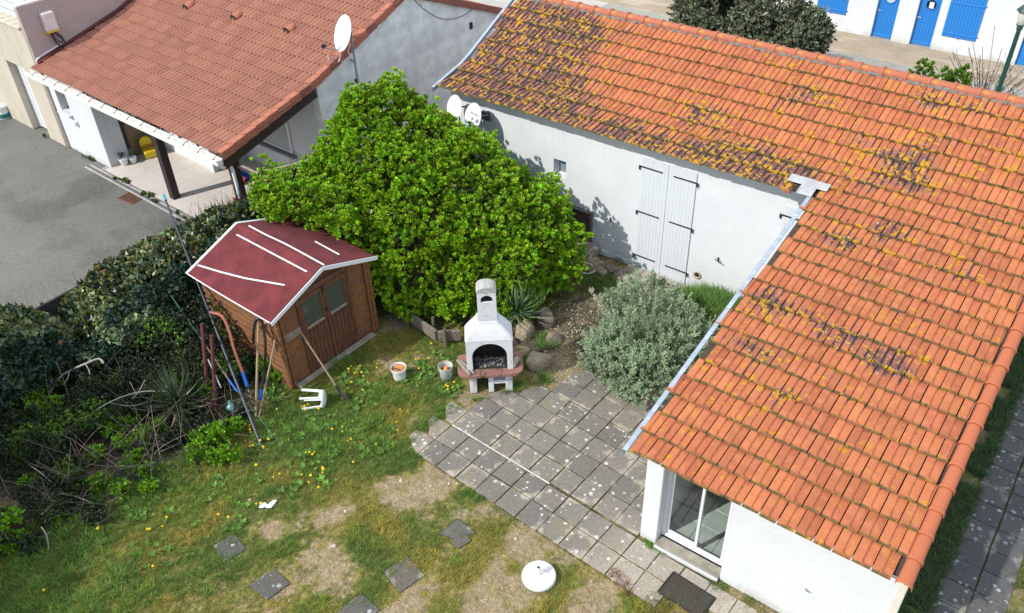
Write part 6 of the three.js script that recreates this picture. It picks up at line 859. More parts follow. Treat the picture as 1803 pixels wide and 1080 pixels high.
  // strip between house and side path, and beyond the path
  for (let t = 0; t < 9000; t++) { const x = r() < 0.6 ? -0.04 + r() * 0.36 : 1.16 + r() * 0.7, z = -7.6 - r() * 9; if (fbm(x * 2, z * 2, 721, 2) < 0.36) continue; const k = 0.5 + 0.8 * r(); Bm.push({ p: [x, -0.012, z], n: V((r() - 0.5) * 0.6, 1, (r() - 0.5) * 0.6).normalize(), s: 0.5 + r() * 0.8, a: r() * 6, c: x > 1 ? [0.14 * k, 0.16 * k, 0.04 * k] : [0.07 * k, 0.135 * k, 0.03 * k] }); }
  // moss and grass in the joints of the paving
  for (let t = 0; t < 9000; t++) { const along = r() < 0.5, i = -5 + r() * 12, j = -1 + r() * 9, gi = along ? Math.round(i) : i, gj = along ? j : Math.round(j); if (fbm(gi * 0.9, gj * 0.9, 723, 2) < 0.42 && r() < 0.8) continue; const [x, z] = patio2w(gi + (r() - 0.5) * 0.03, gj + (r() - 0.5) * 0.03 - (Math.round(gj) === 1 && !along ? 0.01 : 0)); if (x > -3.75 && z < -7.75 || !onPatio(x, z)) continue; const k = 0.5 + r(); A.push({ p: [x, -0.016, z], n: V((r() - 0.5) * 0.5, 1, (r() - 0.5) * 0.5).normalize(), s: 0.45 + r() * 0.5, a: r() * 6, c: [0.13 * k, 0.135 * k, 0.035 * k] }); }
  for (let t = 0; t < 900; t++) { const z = -8 - r() * 9, x = 0.726 + (r() - 0.5) * 0.03, k = 0.5 + r(); A.push({ p: [x, -0.02, z], n: UPV, s: 0.5 + r() * 0.5, a: r() * 6, c: [0.1 * k, 0.11 * k, 0.03 * k] }); }
  const G = (name, label, geo, list) => { const im = scatter(name, geo, gm, list, scene); im.name = numbered(name); im.userData = { label, category: 'grass', kind: 'stuff' }; };
  G('short_grass', 'short patchy lawn grass and moss between bare sandy spots', short, A); G('meadow_grass', 'taller green grass along the thicket and beside the house', mid, Bm); G('long_grass', 'long arching grass blades by the white wall and the thicket edge', long, C);
  // broad leaved weeds
  const wd = rosette(8, 0.085, 0.02, [1.0, 1.45], r), Wl = [], WS = [[-10.119, -7.816, 0.3, 26], [-8.329, -8.592, 0.22, 22], [-9.487, -6.335, 0.6, 50], [-8.735, -6.869, 0.5, 40], [-10.159, -5.858, 0.4, 24], [-9.051, -5.664, 0.6, 30], [-9.18, -8.576, 0.4, 26], [-9.545, -7.545, 0.4, 26], [-11.81, -7.132, 0.25, 24], [-11.081, -6.651, 0.3, 24], [-10.848, -3.621, 0.5, 24], [-9.766, -3.407, 0.7, 24], [-9.674, -4.46, 0.7, 24], [-9.127, -9.017, 0.3, 18]];
  for (const [x, z, rad, n] of WS) for (let i = 0; i < n; i++) { const a = r() * 6.28, q = Math.sqrt(r()) * rad, px = x + Math.cos(a) * q, pz = z + Math.sin(a) * q, k = 0.7 + 0.6 * r(); if (blocked(px, pz)) continue; Wl.push({ p: [px, 0.02, pz], n: V((r() - 0.5) * 0.4, 1, (r() - 0.5) * 0.4).normalize(), s: 0.5 + r() * 0.9, a: r() * 6, c: [0.13 * k, 0.27 * k, 0.025 * k] }); }
  { const im = scatter('weeds', wd, gm, Wl, scene); im.name = 'weeds'; im.userData = { label: 'low broad leaved weeds scattered through the lawn', category: 'weeds', kind: 'stuff' }; }
  // dandelions
  const fl = merge([0, 1, 2].map(i => { const g = new THREE.CylinderGeometry(0.02 - i * 0.005, 0.012, 0.012, 9); g.translate(0, 0.075 + i * 0.007, 0); return g; })), F = [];
  for (const [x, z, n, s] of [[-11.2, -11.047, 0, 0]].slice(1).concat([[-10.132, -7.906, 8, 0.25], [-9.881, -7.885, 3, 0.3], [-8.306, -8.647, 5, 0.12], [-10.37, -6.869, 3, 0.2], [-10.086, -6.793, 3, 0.15], [-10.667, -5.721, 3, 0.1], [-10.114, -5.637, 4, 0.12], [-10.276, -5.438, 2, 0.06], [-9.17, -6.731, 6, 0.25], [-9.265, -5.993, 4, 0.12], [-8.772, -5.707, 4, 0.12], [-9.515, -5.178, 3, 0.35], [-10.577, -6.354, 1, 0], [-9.245, -8.731, 2, 0.15], [-9.269, -8.958, 2, 0.1], [-9.472, -9.361, 2, 0.04], [-9.884, -8.281, 2, 0.08], [-8.458, -7.496, 3, 0.4], [-10.779, -5.853, 3, 0.3], [-10.081, -3.524, 5, 0.25], [-9.51, -4.215, 2, 0.2], [-8.898, -4.653, 2, 0.25], [-9.482, -2.893, 1, 0], [-10.448, -1.667, 1, 0], [-6.73, -6.92, 1, 0], [-10.855, -2.831, 1, 0], [-8.948, -5.505, 3, 0.4], [-8.624, -6.612, 3, 0.4]])) for (let i = 0; i < n; i++) F.push({ p: [x + (r() - 0.5) * s * 2, 0.0, z + (r() - 0.5) * s * 2], n: V((r() - 0.5) * 0.5, 1, (r() - 0.5) * 0.5).normalize(), s: 0.75 + r() * 0.6, a: 0, c: [0.75, 0.48 + r() * 0.08, 0.01] });
  { const im = scatter('dandelions', fl, std({ roughness: 0.8 }), F, scene); im.name = 'dandelions'; im.userData = { label: 'yellow dandelion heads dotted over the lawn', category: 'flowers', kind: 'stuff' }; }
  // fallen leaves and pale bits on the soil
  const fleaf = leafGeo(0.035, 0.011, 0.3, 0.3, 2); fleaf.rotateX(1.45); const FL = [];
  for (let t = 0; t < 16000; t++) { const x = -14.8 + r() * 11, z = -13.9 + r() * 13.5; if (onPatio(x, z) || r() > 0.06 + litterAt(x, z) * 0.8) continue; const c = mixc([0.1, 0.07, 0.04], [0.42, 0.36, 0.24], Math.pow(r(), 2)); FL.push({ p: [x, 0.012, z], n: V((r() - 0.5) * 1.1, 1, (r() - 0.5) * 1.1).normalize(), s: 0.5 + r() * 0.9, a: r() * 6, c }); }
  for (let t = 0; t < 420; t++) { const [gx, gz] = [[-6.939, -10.554], [-7.229, -11.19], [-7.635, -11.801]][t % 3]; FL.push({ p: [gx + (r() - 0.5) * 0.9, 0.012, gz + (r() - 0.5) * 0.9], n: V((r() - 0.5) * 1.1, 1, (r() - 0.5) * 1.1).normalize(), s: 0.6 + r() * 0.8, a: r() * 6, c: mixc([0.3, 0.24, 0.15], [0.6, 0.52, 0.36], r()) }); }
  { const im = scatter('leaf_litter', fleaf, leafMat([1, 1, 1], { roughness: 0.9, transmission: 0 }), FL, scene); im.name = 'leaf_litter'; im.userData = { label: 'dead leaves lying under the bushes and along the fence', category: 'leaf litter', kind: 'stuff' }; }
  const st = new THREE.DodecahedronGeometry(0.014, 0); st.scale(1, 0.6, 1); const SL = []; for (let t = 0; t < 900; t++) { const x = -12 + r() * 9.5, z = -11 + r() * 10; if (blocked(x, z) || grassAt(x, z) > 0.75 * r()) continue; const k = 0.7 + 0.6 * r(); SL.push({ p: [x, -0.005, z], n: UPV, s: 0.4 + Math.pow(r(), 4) * 2.6, a: r() * 6, c: [0.46 * k, 0.39 * k, 0.28 * k] }); }
  { const im = scatter('pebbles', uvBox(clean(st)), std({ roughness: 1 }), SL, scene); im.name = 'pebbles'; im.userData = { label: 'small pale stones on the bare sandy patches', category: 'pebbles', kind: 'stuff' }; }
}
// thicket between hedge and lawn: dark leaves, bare twigs, bright shoots
{
  const r = RNG(741), T = thing('thicket', 'tangled dark undergrowth of bare twigs below the ivy hedge', 'undergrowth', [-12.8, 0, -3.4]);
  const inT = (x, z) => litterAt(x, z) > 0.35 && x < -10.6 && z < -0.3 && z > -6.85 && x > -14.6;
  const tw = new THREE.CylinderGeometry(0.003, 0.007, 1, 5, 3); { const p = tw.attributes.position; for (let i = 0; i < p.count; i++) { const y = p.getY(i) + 0.5; p.setX(i, p.getX(i) + 0.16 * y * y - 0.05 * y); } tw.translate(0, 0.5, 0); tw.computeVertexNormals(); }
  const TL = [], DL = [];
  for (let t = 0; t < 1000; t++) { const x = -14.6 + r() * 4, z = -6.4 + r() * 6.2; if (!inT(x, z)) continue; const k = 0.35 + 0.8 * Math.pow(r(), 2.5), s = 0.3 + r() * 0.75, cl = n3(x * 1.5, 1, z * 1.5, 743, 2); if (cl < 0.42) continue; TL.push({ p: [x + 12.8, r() * 0.35, z + 3.4], n: V((r() - 0.5) * 2.4, 0.35 + r() * 0.8, (r() - 0.5) * 2.4).normalize(), s: [1, s, 1], a: r() * 6, c: [0.2 * k, 0.165 * k, 0.125 * k] }); }
  for (let t = 0; t < 46000; t++) { const x = -14.6 + r() * 4.1, z = -6.85 + r() * 6.6; if (!inT(x, z)) continue; const y = Math.pow(r(), 0.8) * (0.28 + 0.6 * sst(-11.2, -13.4, x) + 0.75 * sst(-5.2, -6.2, z) * sst(-11.4, -12.4, x)), cl = n3(x * 1.9, y * 1.5, z * 1.9, 745, 3); if (cl < 0.47) continue; const k = 0.5 + 0.8 * r(); DL.push({ p: [x + 12.8, y, z + 3.4], n: rdir(r).add(V(0.3, 0.8, 0)).normalize(), s: 0.6 + r() * 0.7, a: r() * 6, c: mixc([0.025 * k, 0.045 * k, 0.016 * k], [0.12 * k, 0.24 * k, 0.022 * k], sst(0.54, 0.66, cl)) }); }
  scatter('twigs', uvBox(clean(tw)), std({ roughness: 1 }), TL, T); const lf = rosette(5, 0.055, 0.017, [0.4, 1.3], r, 2); scatter('dark_leaves', lf, leafMat([1, 1, 1], { transmission: 0.1 }), DL, T);
  // the pale dead branches one can tell apart
  const gw = mottled([0.33, 0.3, 0.26], 0.3, 0.4, {}, 747), B = (label, pts, rad, side) => { const o = thing('dead_branch', label, 'branch'); obj('limb', [tube(pts, rad, 6, 24)], gw, o); for (const s of side) obj('side_twig', [tube(s, rad * 0.5, 5, 12)], gw, o); };
  B('pale forked dead branch sticking up in front of the ivy at the left', [[-14.217, 0.2, -3.9], [-14.059, 0.6, -4.244], [-13.809, 0.8, -4.399], [-13.549, 0.95, -4.605], [-13.465, 0.95, -4.818], [-13.354, 0.9, -4.811]], 0.02, [[[-13.552, 0.95, -4.584], [-13.421, 0.85, -4.547], [-13.357, 0.75, -4.482]], [[-13.806, 0.8, -4.363], [-13.769, 0.7, -4.258], [-13.837, 0.6, -4.193]]]);
  B('long bare grey branch arching over the thicket towards the yucca', [[-13.055, 0.3, -3.487], [-12.767, 0.55, -3.954], [-12.499, 0.75, -4.417], [-12.332, 0.7, -4.866], [-12.077, 0.55, -5.239]], 0.011, [[[-12.567, 0.72, -4.337], [-12.295, 0.6, -4.574], [-12.198, 0.5, -4.946]], [[-12.819, 0.5, -3.858], [-12.915, 0.6, -3.789], [-13.003, 0.5, -3.728]]]);
  B('grey dead twigs with forked tips near the middle of the thicket', [[-13.027, 0.2, -2.852], [-12.268, 0.35, -2.842], [-12.031, 0.3, -2.838], [-11.858, 0.2, -2.873]], 0.012, [[[-12.157, 0.33, -2.852], [-12.027, 0.25, -2.848], [-11.922, 0.15, -2.789]], [[-12.476, 0.32, -2.848], [-12.227, 0.35, -3.023], [-12.049, 0.3, -3.158]], [[-11.957, 0.25, -2.868], [-11.857, 0.22, -2.941]]]);
  B('short upright dead stick at the lower edge of the thicket', [[-11.153, 0.02, -2.126], [-11.184, 0.15, -2.184], [-11.216, 0.3, -2.221], [-11.296, 0.4, -2.229]], 0.011, [[[-11.208, 0.27, -2.215], [-11.157, 0.33, -2.275]]]);
  B('fine pale twigs fanned out beside the yucca leaves', [[-12.895, 0.3, -4.168], [-12.538, 0.5, -4.527], [-12.41, 0.65, -4.785], [-12.553, 0.7, -5.077]], 0.008, [[[-12.538, 0.5, -4.527], [-12.265, 0.4, -4.72], [-12.21, 0.3, -5.009]], [[-12.446, 0.6, -4.734], [-12.332, 0.5, -4.942], [-12.269, 0.4, -5.205]], [[-12.463, 0.57, -4.653], [-12.312, 0.4, -4.634], [-12.234, 0.3, -4.548]], [[-12.41, 0.65, -4.785], [-12.699, 0.75, -4.871]]]);
  // bright leafy shoots
  const ros = rosette(9, 0.095, 0.028, [0.2, 1.25], r), L = [];
  for (let i = 0; i < 46; i++) { const d = rdir(r), q = Math.pow(r(), 0.5) * 0.22, k = 0.65 + 0.7 * r(); L.push({ p: [d.x * q, 0.3 + d.y * q * 0.8, d.z * q], n: d.clone().add(V(0, 0.9, 0)).normalize(), s: 0.6 + r() * 0.5, a: r() * 6, c: [0.17 * k, 0.35 * k, 0.015 * k] }); }
  const sprig = new THREE.Group(); scatter('foliage', ros, leafMat([1, 1, 1], { roughness: 0.4 }), L, sprig); obj('stem', [tube([[0, 0, 0], [0.03, 0.15, 0.02], [0.05, 0.35, 0.04]], 0.01, 5, 6), tube([[0, 0, 0], [-0.06, 0.15, -0.02], [-0.1, 0.3, -0.05]], 0.008, 5, 6)], mottled([0.1, 0.08, 0.05], 0.3, 0.4, {}, 749), sprig);
  const S = [
    ['bright green shrub at the left edge just below the ivy', [[-14.263, 0.5, -3.762, 1.1], [-14.938, 0.5, -3.855, 0.8], [-13.694, 0.45, -3.862, 1.0], [-13.832, 0.4, -3.559, 1.1], [-14.031, 0.35, -3.303, 0.9], [-13.389, 0.3, -3.25, 0.9], [-14.557, 0.4, -3.499, 0.8]]],
    ['bright sprigs around the pale forked branch in front of the ivy', [[-14.341, 0.5, -4.372, 0.7], [-13.98, 0.5, -4.921, 0.9], [-13.736, 0.4, -4.263, 0.7], [-13.418, 0.5, -4.924, 0.7], [-13.791, 0.5, -4.566, 0.8], [-13.498, 0.4, -3.619, 0.8]]],
    ['bright green shoots in the middle of the dark thicket, left of the yucca', [[-12.552, 0.3, -4.236, 1.15], [-12.425, 0.3, -4.5, 0.8], [-11.938, 0.3, -4.758, 0.8], [-12.606, 0.5, -4.748, 0.7], [-12.113, 0.3, -4.122, 0.8], [-11.902, 0.3, -4.44, 0.9], [-12.24, 0.3, -3.702, 0.8]]],
    ['low bright shoots at the lower edge of the thicket next to the long grass', [[-11.637, 0.25, -3.171, 0.9], [-11.682, 0.25, -3.443, 0.75], [-11.179, 0.2, -3.476, 0.9], [-11.738, 0.2, -2.782, 0.8], [-11.617, 0.2, -2.51, 0.8], [-10.836, 0.15, -3.773, 0.8]]],
    ['two bright leafy shoots below the bare twigs, right of the lower shoots', [[-11.545, 0.25, -4.01, 1.0], [-11.208, 0.2, -3.989, 0.8]]],
    ['single bright green shoot growing through the right side of the dark yucca', [[-11.852, 0.4, -5.778, 1.0]]],
    ['broad bright green shrub left of the foot of the long dark pole', [[-10.806, 0.2, -5.166, 1.2], [-10.829, 0.2, -4.818, 1.0], [-10.312, 0.2, -5.024, 1.0], [-11.204, 0.25, -4.994, 0.8], [-10.742, 0.3, -5.518, 0.9], [-10.515, 0.2, -4.879, 0.8]]],
    ['green shrub cut by the left picture edge above the grass', [[-11.859, 0.3, -1.962, 1.3], [-11.622, 0.2, -1.889, 0.9], [-11.718, 0.2, -1.754, 0.9]]],
    ['leafy green shoots behind the poles against the shed corner', [[-11.487, 0.35, -6.878, 1.0], [-11.168, 0.3, -6.873, 0.9], [-11.967, 0.3, -6.915, 0.9], [-12.499, 0.3, -7.068, 0.8]]],
    ['small green shoot between the dead twigs near the left edge', [[-12.657, 0.2, -2.648, 0.75]]]];
  S.forEach(([label, list], i) => { const [bx, , bz] = list[0], o = thing('spindle_shoot', label, 'shrub', [bx, 0, bz], 0, 'bright leafy shoots in the thicket'); list.forEach(([x, y, z, s], k) => sprig.children.forEach(c => { const q = c.clone(); o.add(q); q.position.set(x - bx, Math.max(-0.1, y - 0.35), z - bz); q.rotation.y = (i * 3 + k) * 1.9; q.scale.setScalar(s); })); });
}
// trees standing past the left edge; their shade falls on the yard, the hedge and the lawn corner
{
  const r = RNG(761), lf = rosette(7, 0.13, 0.04, [0.3, 1.4], r, 2), m = leafMat([1, 1, 1]);
  for (const [label, x, z, h, R] of [['tree past the left edge whose shade falls on the yard beside the hedge', -18.3, 0.6, 5.0, 1.5], ['tree past the left edge whose shade falls on the thicket', -14.6, 0.9, 4.2, 1.5], ['small tree past the lower left corner shading the lawn edge', -13.0, 2.6, 3.6, 1.2]]) {
    const T = thing('tree', label, 'tree', [x, 0, z]), L = []; for (let i = 0; i < 2600; i++) { const d = rdir(r), q = Math.pow(r(), 0.4) * R, p = [d.x * q, h + d.y * q * 0.9, d.z * q]; if (n3(p[0] * 1.3, p[1] * 1.3, p[2] * 1.3, 763, 2) < 0.47) continue; const k = 0.6 + 0.7 * r(); L.push({ p, n: d.add(V(0, 0.5, 0)).normalize(), s: 0.7 + r() * 0.6, a: r() * 6, c: [0.06 * k, 0.11 * k, 0.025 * k] }); }
    scatter('crown', lf, m, L, T); const tr = [bar([0, 0, 0], [0, h - 0.6, 0], 0.12, 0.08, 8)]; for (let i = 0; i < 9; i++) { const d = rdir(r); tr.push(tube([[0, h - 1, 0], [d.x * R * 0.4, h - 0.3, d.z * R * 0.4], [d.x * R * 0.9, h + d.y * R * 0.7, d.z * R * 0.9]], 0.03, 5, 8)); } obj('trunk', tr, brownWood, T);
  }
}
const TREE_LOBES = [[0, 1.6, 0, 1.0, 0.9, 0.95], [-1.1, 1.5, 0.3, 0.9, 0.75, 0.8], [1.1, 1.5, -0.2, 0.85, 0.8, 0.8], [0.3, 2.2, -0.3, 0.9, 0.7, 0.8], [-0.7, 2.1, -0.2, 0.8, 0.6, 0.7], [1.5, 1.1, 0.2, 0.6, 0.7, 0.6], [-1.8, 1.5, 0.2, 0.75, 0.6, 0.5], [-2.3, 1.9, -0.2, 0.6, 0.5, 0.5], [-1.5, 2.3, -0.3, 0.7, 0.5, 0.6], [0.4, 1.0, 0.6, 1.0, 0.7, 0.6], [1.4, 1.8, -0.4, 0.6, 0.6, 0.6]];
// ---------- dishes, aerial mast ----------
function dish(name, label, pos, turn, tilt, R, text, parts) {
  const D = thing(name, label, 'satellite dish', pos, turn), wm = std({ color: rgb(0.76, 0.77, 0.78), roughness: 0.4 }), dk = std({ color: rgb(0.03, 0.03, 0.035), roughness: 0.5 }), gal = std({ color: rgb(0.3, 0.32, 0.34), roughness: 0.5, metalness: 0.5 });
  const head = group('reflector', D); head.rotation.x = tilt;
  const g = new THREE.LatheGeometry(Array.from({ length: 12 }, (_, i) => new THREE.Vector2(0.001 + R * i / 11, 0.2 * R * (i / 11) ** 2)).concat([new THREE.Vector2(R * 1.015, 0.2 * R), new THREE.Vector2(R * 1.015, 0.185 * R), new THREE.Vector2(R * 0.98, 0.18 * R)]), 36); g.rotateX(Math.PI / 2); g.scale(0.9, 1, 1); obj('bowl', uvBox(clean(g)), wm, head);
  if (text) { const c = document.createElement('canvas'); c.width = 256; c.height = 64; const x = c.getContext('2d'); x.clearRect(0, 0, 256, 64); x.fillStyle = text.bg; x.fillRect(0, 0, 256, 64); x.fillStyle = text.col; x.font = text.font; x.textAlign = 'center'; x.textBaseline = 'middle'; x.fillText(text.t, 128, 32); const t = new THREE.CanvasTexture(c); t.colorSpace = THREE.SRGBColorSpace; const w = text.w, h = w / 4, P = [], U = [], y0 = text.y; const z = (px, py) => 0.2 * (((px / 0.9) ** 2 + py ** 2) / R) + 0.004; for (let i = 0; i < 8; i++) { const a = -w / 2 + w * i / 8, b = a + w / 8, v = [[a, y0 - h / 2, 0], [b, y0 - h / 2, 0], [b, y0 + h / 2, 1], [a, y0 - h / 2, 0], [b, y0 + h / 2, 1], [a, y0 + h / 2, 1]]; for (const [px, py, vv] of v) { P.push(px, py, z(px, py)); U.push((px + w / 2) / w, vv); } } obj('lettering', flat(P, U), std({ map: t, roughness: 0.4 }), head); }
  obj('arm', [bar([0, -R * 0.95, 0.1], [0, -R * 1.0, R * 1.15], 0.014), bar([0, -R * 0.3, -0.05], [0, -R * 0.95, 0.1], 0.014)], gal, head);
  obj('receiver', [bar([0, -R * 1.0, R * 1.12], [0, -R * 0.87, R * 1.24], 0.03, 0.035, 10), bar([0, -R * 0.87, R * 1.0], [0, -R * 0.85, R * 1.24], 0.035, 0.03, 10)], dk, head);
  if (parts) parts(D, gal, wm, dk); return D;
}
{
  const p = nbw(3.52, 4.02, -3.48);
  dish('satellite_dish', 'large white satellite dish on a mast above the bush, in front of the red roof', p, -0.32, -0.42, 0.42, { t: 'SEDEA', col: '#8fa3b8', bg: '#e3e5e8', font: 'bold 40px sans-serif', w: 0.26, y: 0.2 }, (D, gal, wm) => {
    obj('mast', [bar([0.02, -2.2, -0.12], [0.02, 0.05, -0.12], 0.026, 0.026, 10), bar([0.02, -0.75, -0.12], [-0.2, -0.72, -0.12], 0.018), bar([-0.24, -0.72, -0.12], [-0.16, -0.72, -0.12], 0.03)], gal, D);
    obj('bracket', [box(0.1, 0.08, 0.1, 0.02, -0.05, -0.08, 0.01), box(0.1, 0.1, 0.08, -0.03, -1.25, -0.12, 0.01)], blackIron, D);
    obj('cable', [tube([[-0.05, -0.4, 0.5], [-0.1, -0.62, 0.46], [0.02, -0.6, 0.3], [0.0, -0.45, 0.2]], 0.014, 6, 20), tube([[0.0, -0.25, -0.1], [0.0, -0.45, 0.0], [0.05, -0.6, -0.08], [-0.05, -0.66, -0.1], [-0.15, -0.5, -0.12]], 0.011, 6, 24)], wm, D); });
  dish('satellite_dish', 'white satellite dish with black lettering under the tiled eave, above the bush', [-11.633, 2.715, -13.72], -0.25, -0.38, 0.31, { t: 'twinner', col: '#15171c', bg: '#e3e5e8', font: 'italic bold 46px serif', w: 0.46, y: 0.06 }, (D, gal) => obj('bracket', [bar([0, 0, -0.06], [0.05, -0.05, -0.38], 0.02), box(0.12, 0.16, 0.04, 0.05, -0.13, -0.38, 0.006)], gal, D));
  dish('satellite_dish', 'plain white satellite dish half hidden at the left end of the tiled eave', [-12.203, 2.777, -13.75], -0.25, -0.35, 0.29, null, (D, gal) => { obj('bracket', [bar([0, 0, -0.06], [0.05, -0.05, -0.35], 0.02)], gal, D); obj('black_clip', box(0.03, 0.13, 0.03, 0.26, -0.24, 0.1, 0.006), blackIron, D); });
}
// ---------- poles and tubes leaning by the shed ----------
{
  const pt = (k, a, b) => [a[0] + (b[0] - a[0]) * k, a[1] + (b[1] - a[1]) * k, a[2] + (b[2] - a[2]) * k];
  const navy = std({ color: rgb(0.025, 0.03, 0.05), roughness: 0.4 }), cyan = std({ color: rgb(0.02, 0.3, 0.36), roughness: 0.5 }), red = mottled([0.3, 0.09, 0.065], 0.2, 0.4, { roughness: 0.6 }, 801), blu = std({ color: rgb(0.01, 0.12, 0.5), roughness: 0.5 }), stripe = std({ color: rgb(0.3, 0.33, 0.35), roughness: 0.5 }), wood = mottled([0.34, 0.24, 0.14], 0.3, 0.4, {}, 803), blk = std({ color: rgb(0.012, 0.012, 0.014), roughness: 0.4 });
  { const a = [-10.124, -0, -5.58], b = [-14.696, 2.6, -7.625], o = thing('pole', 'very long dark blue pole leaning from the lawn up over the ivy hedge', 'pole'); obj('shaft', [bar(a, pt(0.45, a, b), 0.034, 0.028, 10), bar(pt(0.45, a, b), b, 0.026, 0.02, 10)], navy, o); obj('tip', [bar(pt(0.985, a, b), pt(1.01, a, b), 0.03, 0.03, 10)], cyan, o); }
  { const o = thing('bent_tube', 'bent red tube with a blue sleeve leaning against the hedge by the shed', 'tube'); const P = [[-11.657, 1.95, -6.217], [-11.434, 1.92, -6.281], [-11.239, 1.75, -6.227], [-11.061, 1.45, -6.124], [-10.886, 1.05, -6.06]]; obj('red_tube', [tube(P, 0.026, 8, 30)], red, o); const c = [-10.886, 1.05, -6.06], d = [-10.804, 0.78, -6.021], e = [-10.855, 0.15, -6.063]; obj('blue_sleeve', [bar(c, d, 0.03, 0.03, 9)], blu, o); for (let i = 0; i < 8; i++) obj('banded_end', bar(pt(i / 8, d, e), pt((i + 1) / 8, d, e), 0.014, 0.014, 7), i % 2 ? stripe : blk, o); }
  { const o = thing('fishing_rod', 'thin green and brown rod with a blue grip crossing the long dark pole', 'rod'), a = [-13.292, 1.5, -6.414], b = [-12.203, 1.05, -6.189], c = [-11.368, 0.65, -6.015], d = [-11.118, 0.5, -5.98], e = [-9.779, 0, -5.792]; obj('rod', [bar(a, b, 0.006, 0.009)], std({ color: rgb(0.06, 0.2, 0.12) }), o); obj('brown_section', [bar(b, c, 0.012, 0.016)], mottled([0.2, 0.12, 0.1], 0.3, 0.4, {}, 805), o); obj('blue_grip', [bar(c, d, 0.02, 0.02)], blu, o); obj('line', [bar(d, e, 0.004, 0.004, 5)], std({ color: rgb(0.06, 0.2, 0.14) }), o); }
  { const o = thing('tube', 'short pale metal tube standing in the dark growth beside the maroon posts', 'tube'); obj('tube', bar([-11.792, 0.95, -5.973], [-11.454, 0.5, -5.872], 0.014, 0.014), std({ color: rgb(0.55, 0.57, 0.62), roughness: 0.4, metalness: 0.4 }), o); }
  for (const [label, a, b] of [['maroon post at the hedge side, left one of the pair behind the yucca', [-11.642, 0, -5.601], [-12.075, 1.5, -6.214]], ['maroon post nearer the shed, right one of the pair behind the yucca', [-11.476, 0, -5.628], [-11.719, 1.45, -6.141]]]) { const o = thing('post', label, 'post'); obj('shaft', bar(a, b, 0.035, 0.035, 6), mottled([0.11, 0.025, 0.035], 0.3, 0.4, {}, 807), o); }
  { const o = thing('wooden_pole', 'pale upright wooden pole leaning on the shed eave', 'pole'); obj('shaft', bar([-10.808, 0, -6.01], [-11.062, 1.72, -6.747], 0.024, 0.02, 8), wood, o); }
  { const o = thing('wooden_pole', 'slim grey wooden handle leaning on the front corner of the shed', 'pole'); obj('shaft', bar([-10.757, 0, -6.047], [-10.699, 1.4, -6.734], 0.019, 0.016, 8), mottled([0.27, 0.22, 0.16], 0.3, 0.4, {}, 809), o); }
  { const o = thing('black_hoop', 'black hoop shaped tube with a blue foot hung on the side of the shed', 'hoop'); obj('hoop', [tube([[-11.112, 1.25, -6.546], [-11.095, 1.55, -6.625], [-11.064, 1.74, -6.715], [-11.014, 1.74, -6.75], [-10.951, 1.55, -6.726], [-10.883, 1.25, -6.629], [-10.859, 0.72, -6.43], [-10.838, 0.48, -6.296]], 0.026, 8, 50)], blk, o); obj('blue_foot', bar([-10.85, 0.48, -6.306], [-10.841, 0.28, -6.219], 0.034, 0.034), blu, o); }
  { const o = thing('rope_coil', 'tan coil of rope hanging on the shed side wall behind the black hoop', 'rope'); const P = []; for (let i = 0; i < 40; i++) { const a = i / 40 * Math.PI * 6; P.push([-11.02 - 0.0, 1.36 + Math.sin(a) * (0.19 + (i % 5) * 0.008), -6.9 + 0.012 * (i / 13)]); P[P.length - 1][0] += Math.cos(a) * (0.13 + (i % 4) * 0.008); } obj('rope', [tube(P, 0.011, 5, 200)], mottled([0.42, 0.24, 0.1], 0.3, 0.4, {}, 811), o); }
  { const o = thing('plastic_bottle', 'crumpled blue green plastic bottle in the weeds below the long pole', 'bottle', [-11.046, 0, -5.717], 0.4); const g = new THREE.LatheGeometry([[0.001, 0], [0.075, 0.01], [0.085, 0.1], [0.07, 0.16], [0.085, 0.22], [0.03, 0.3], [0.025, 0.34], [0.001, 0.34]].map(q => new THREE.Vector2(...q)), 14); g.rotateX(-0.5); g.rotateZ(0.4); g.translate(0, 0.08, 0); obj('shell', uvBox(clean(g)), new THREE.MeshPhysicalMaterial({ color: rgb(0.12, 0.3, 0.3), roughness: 0.3, transmission: 0.3, thickness: 0 }), o); }
}
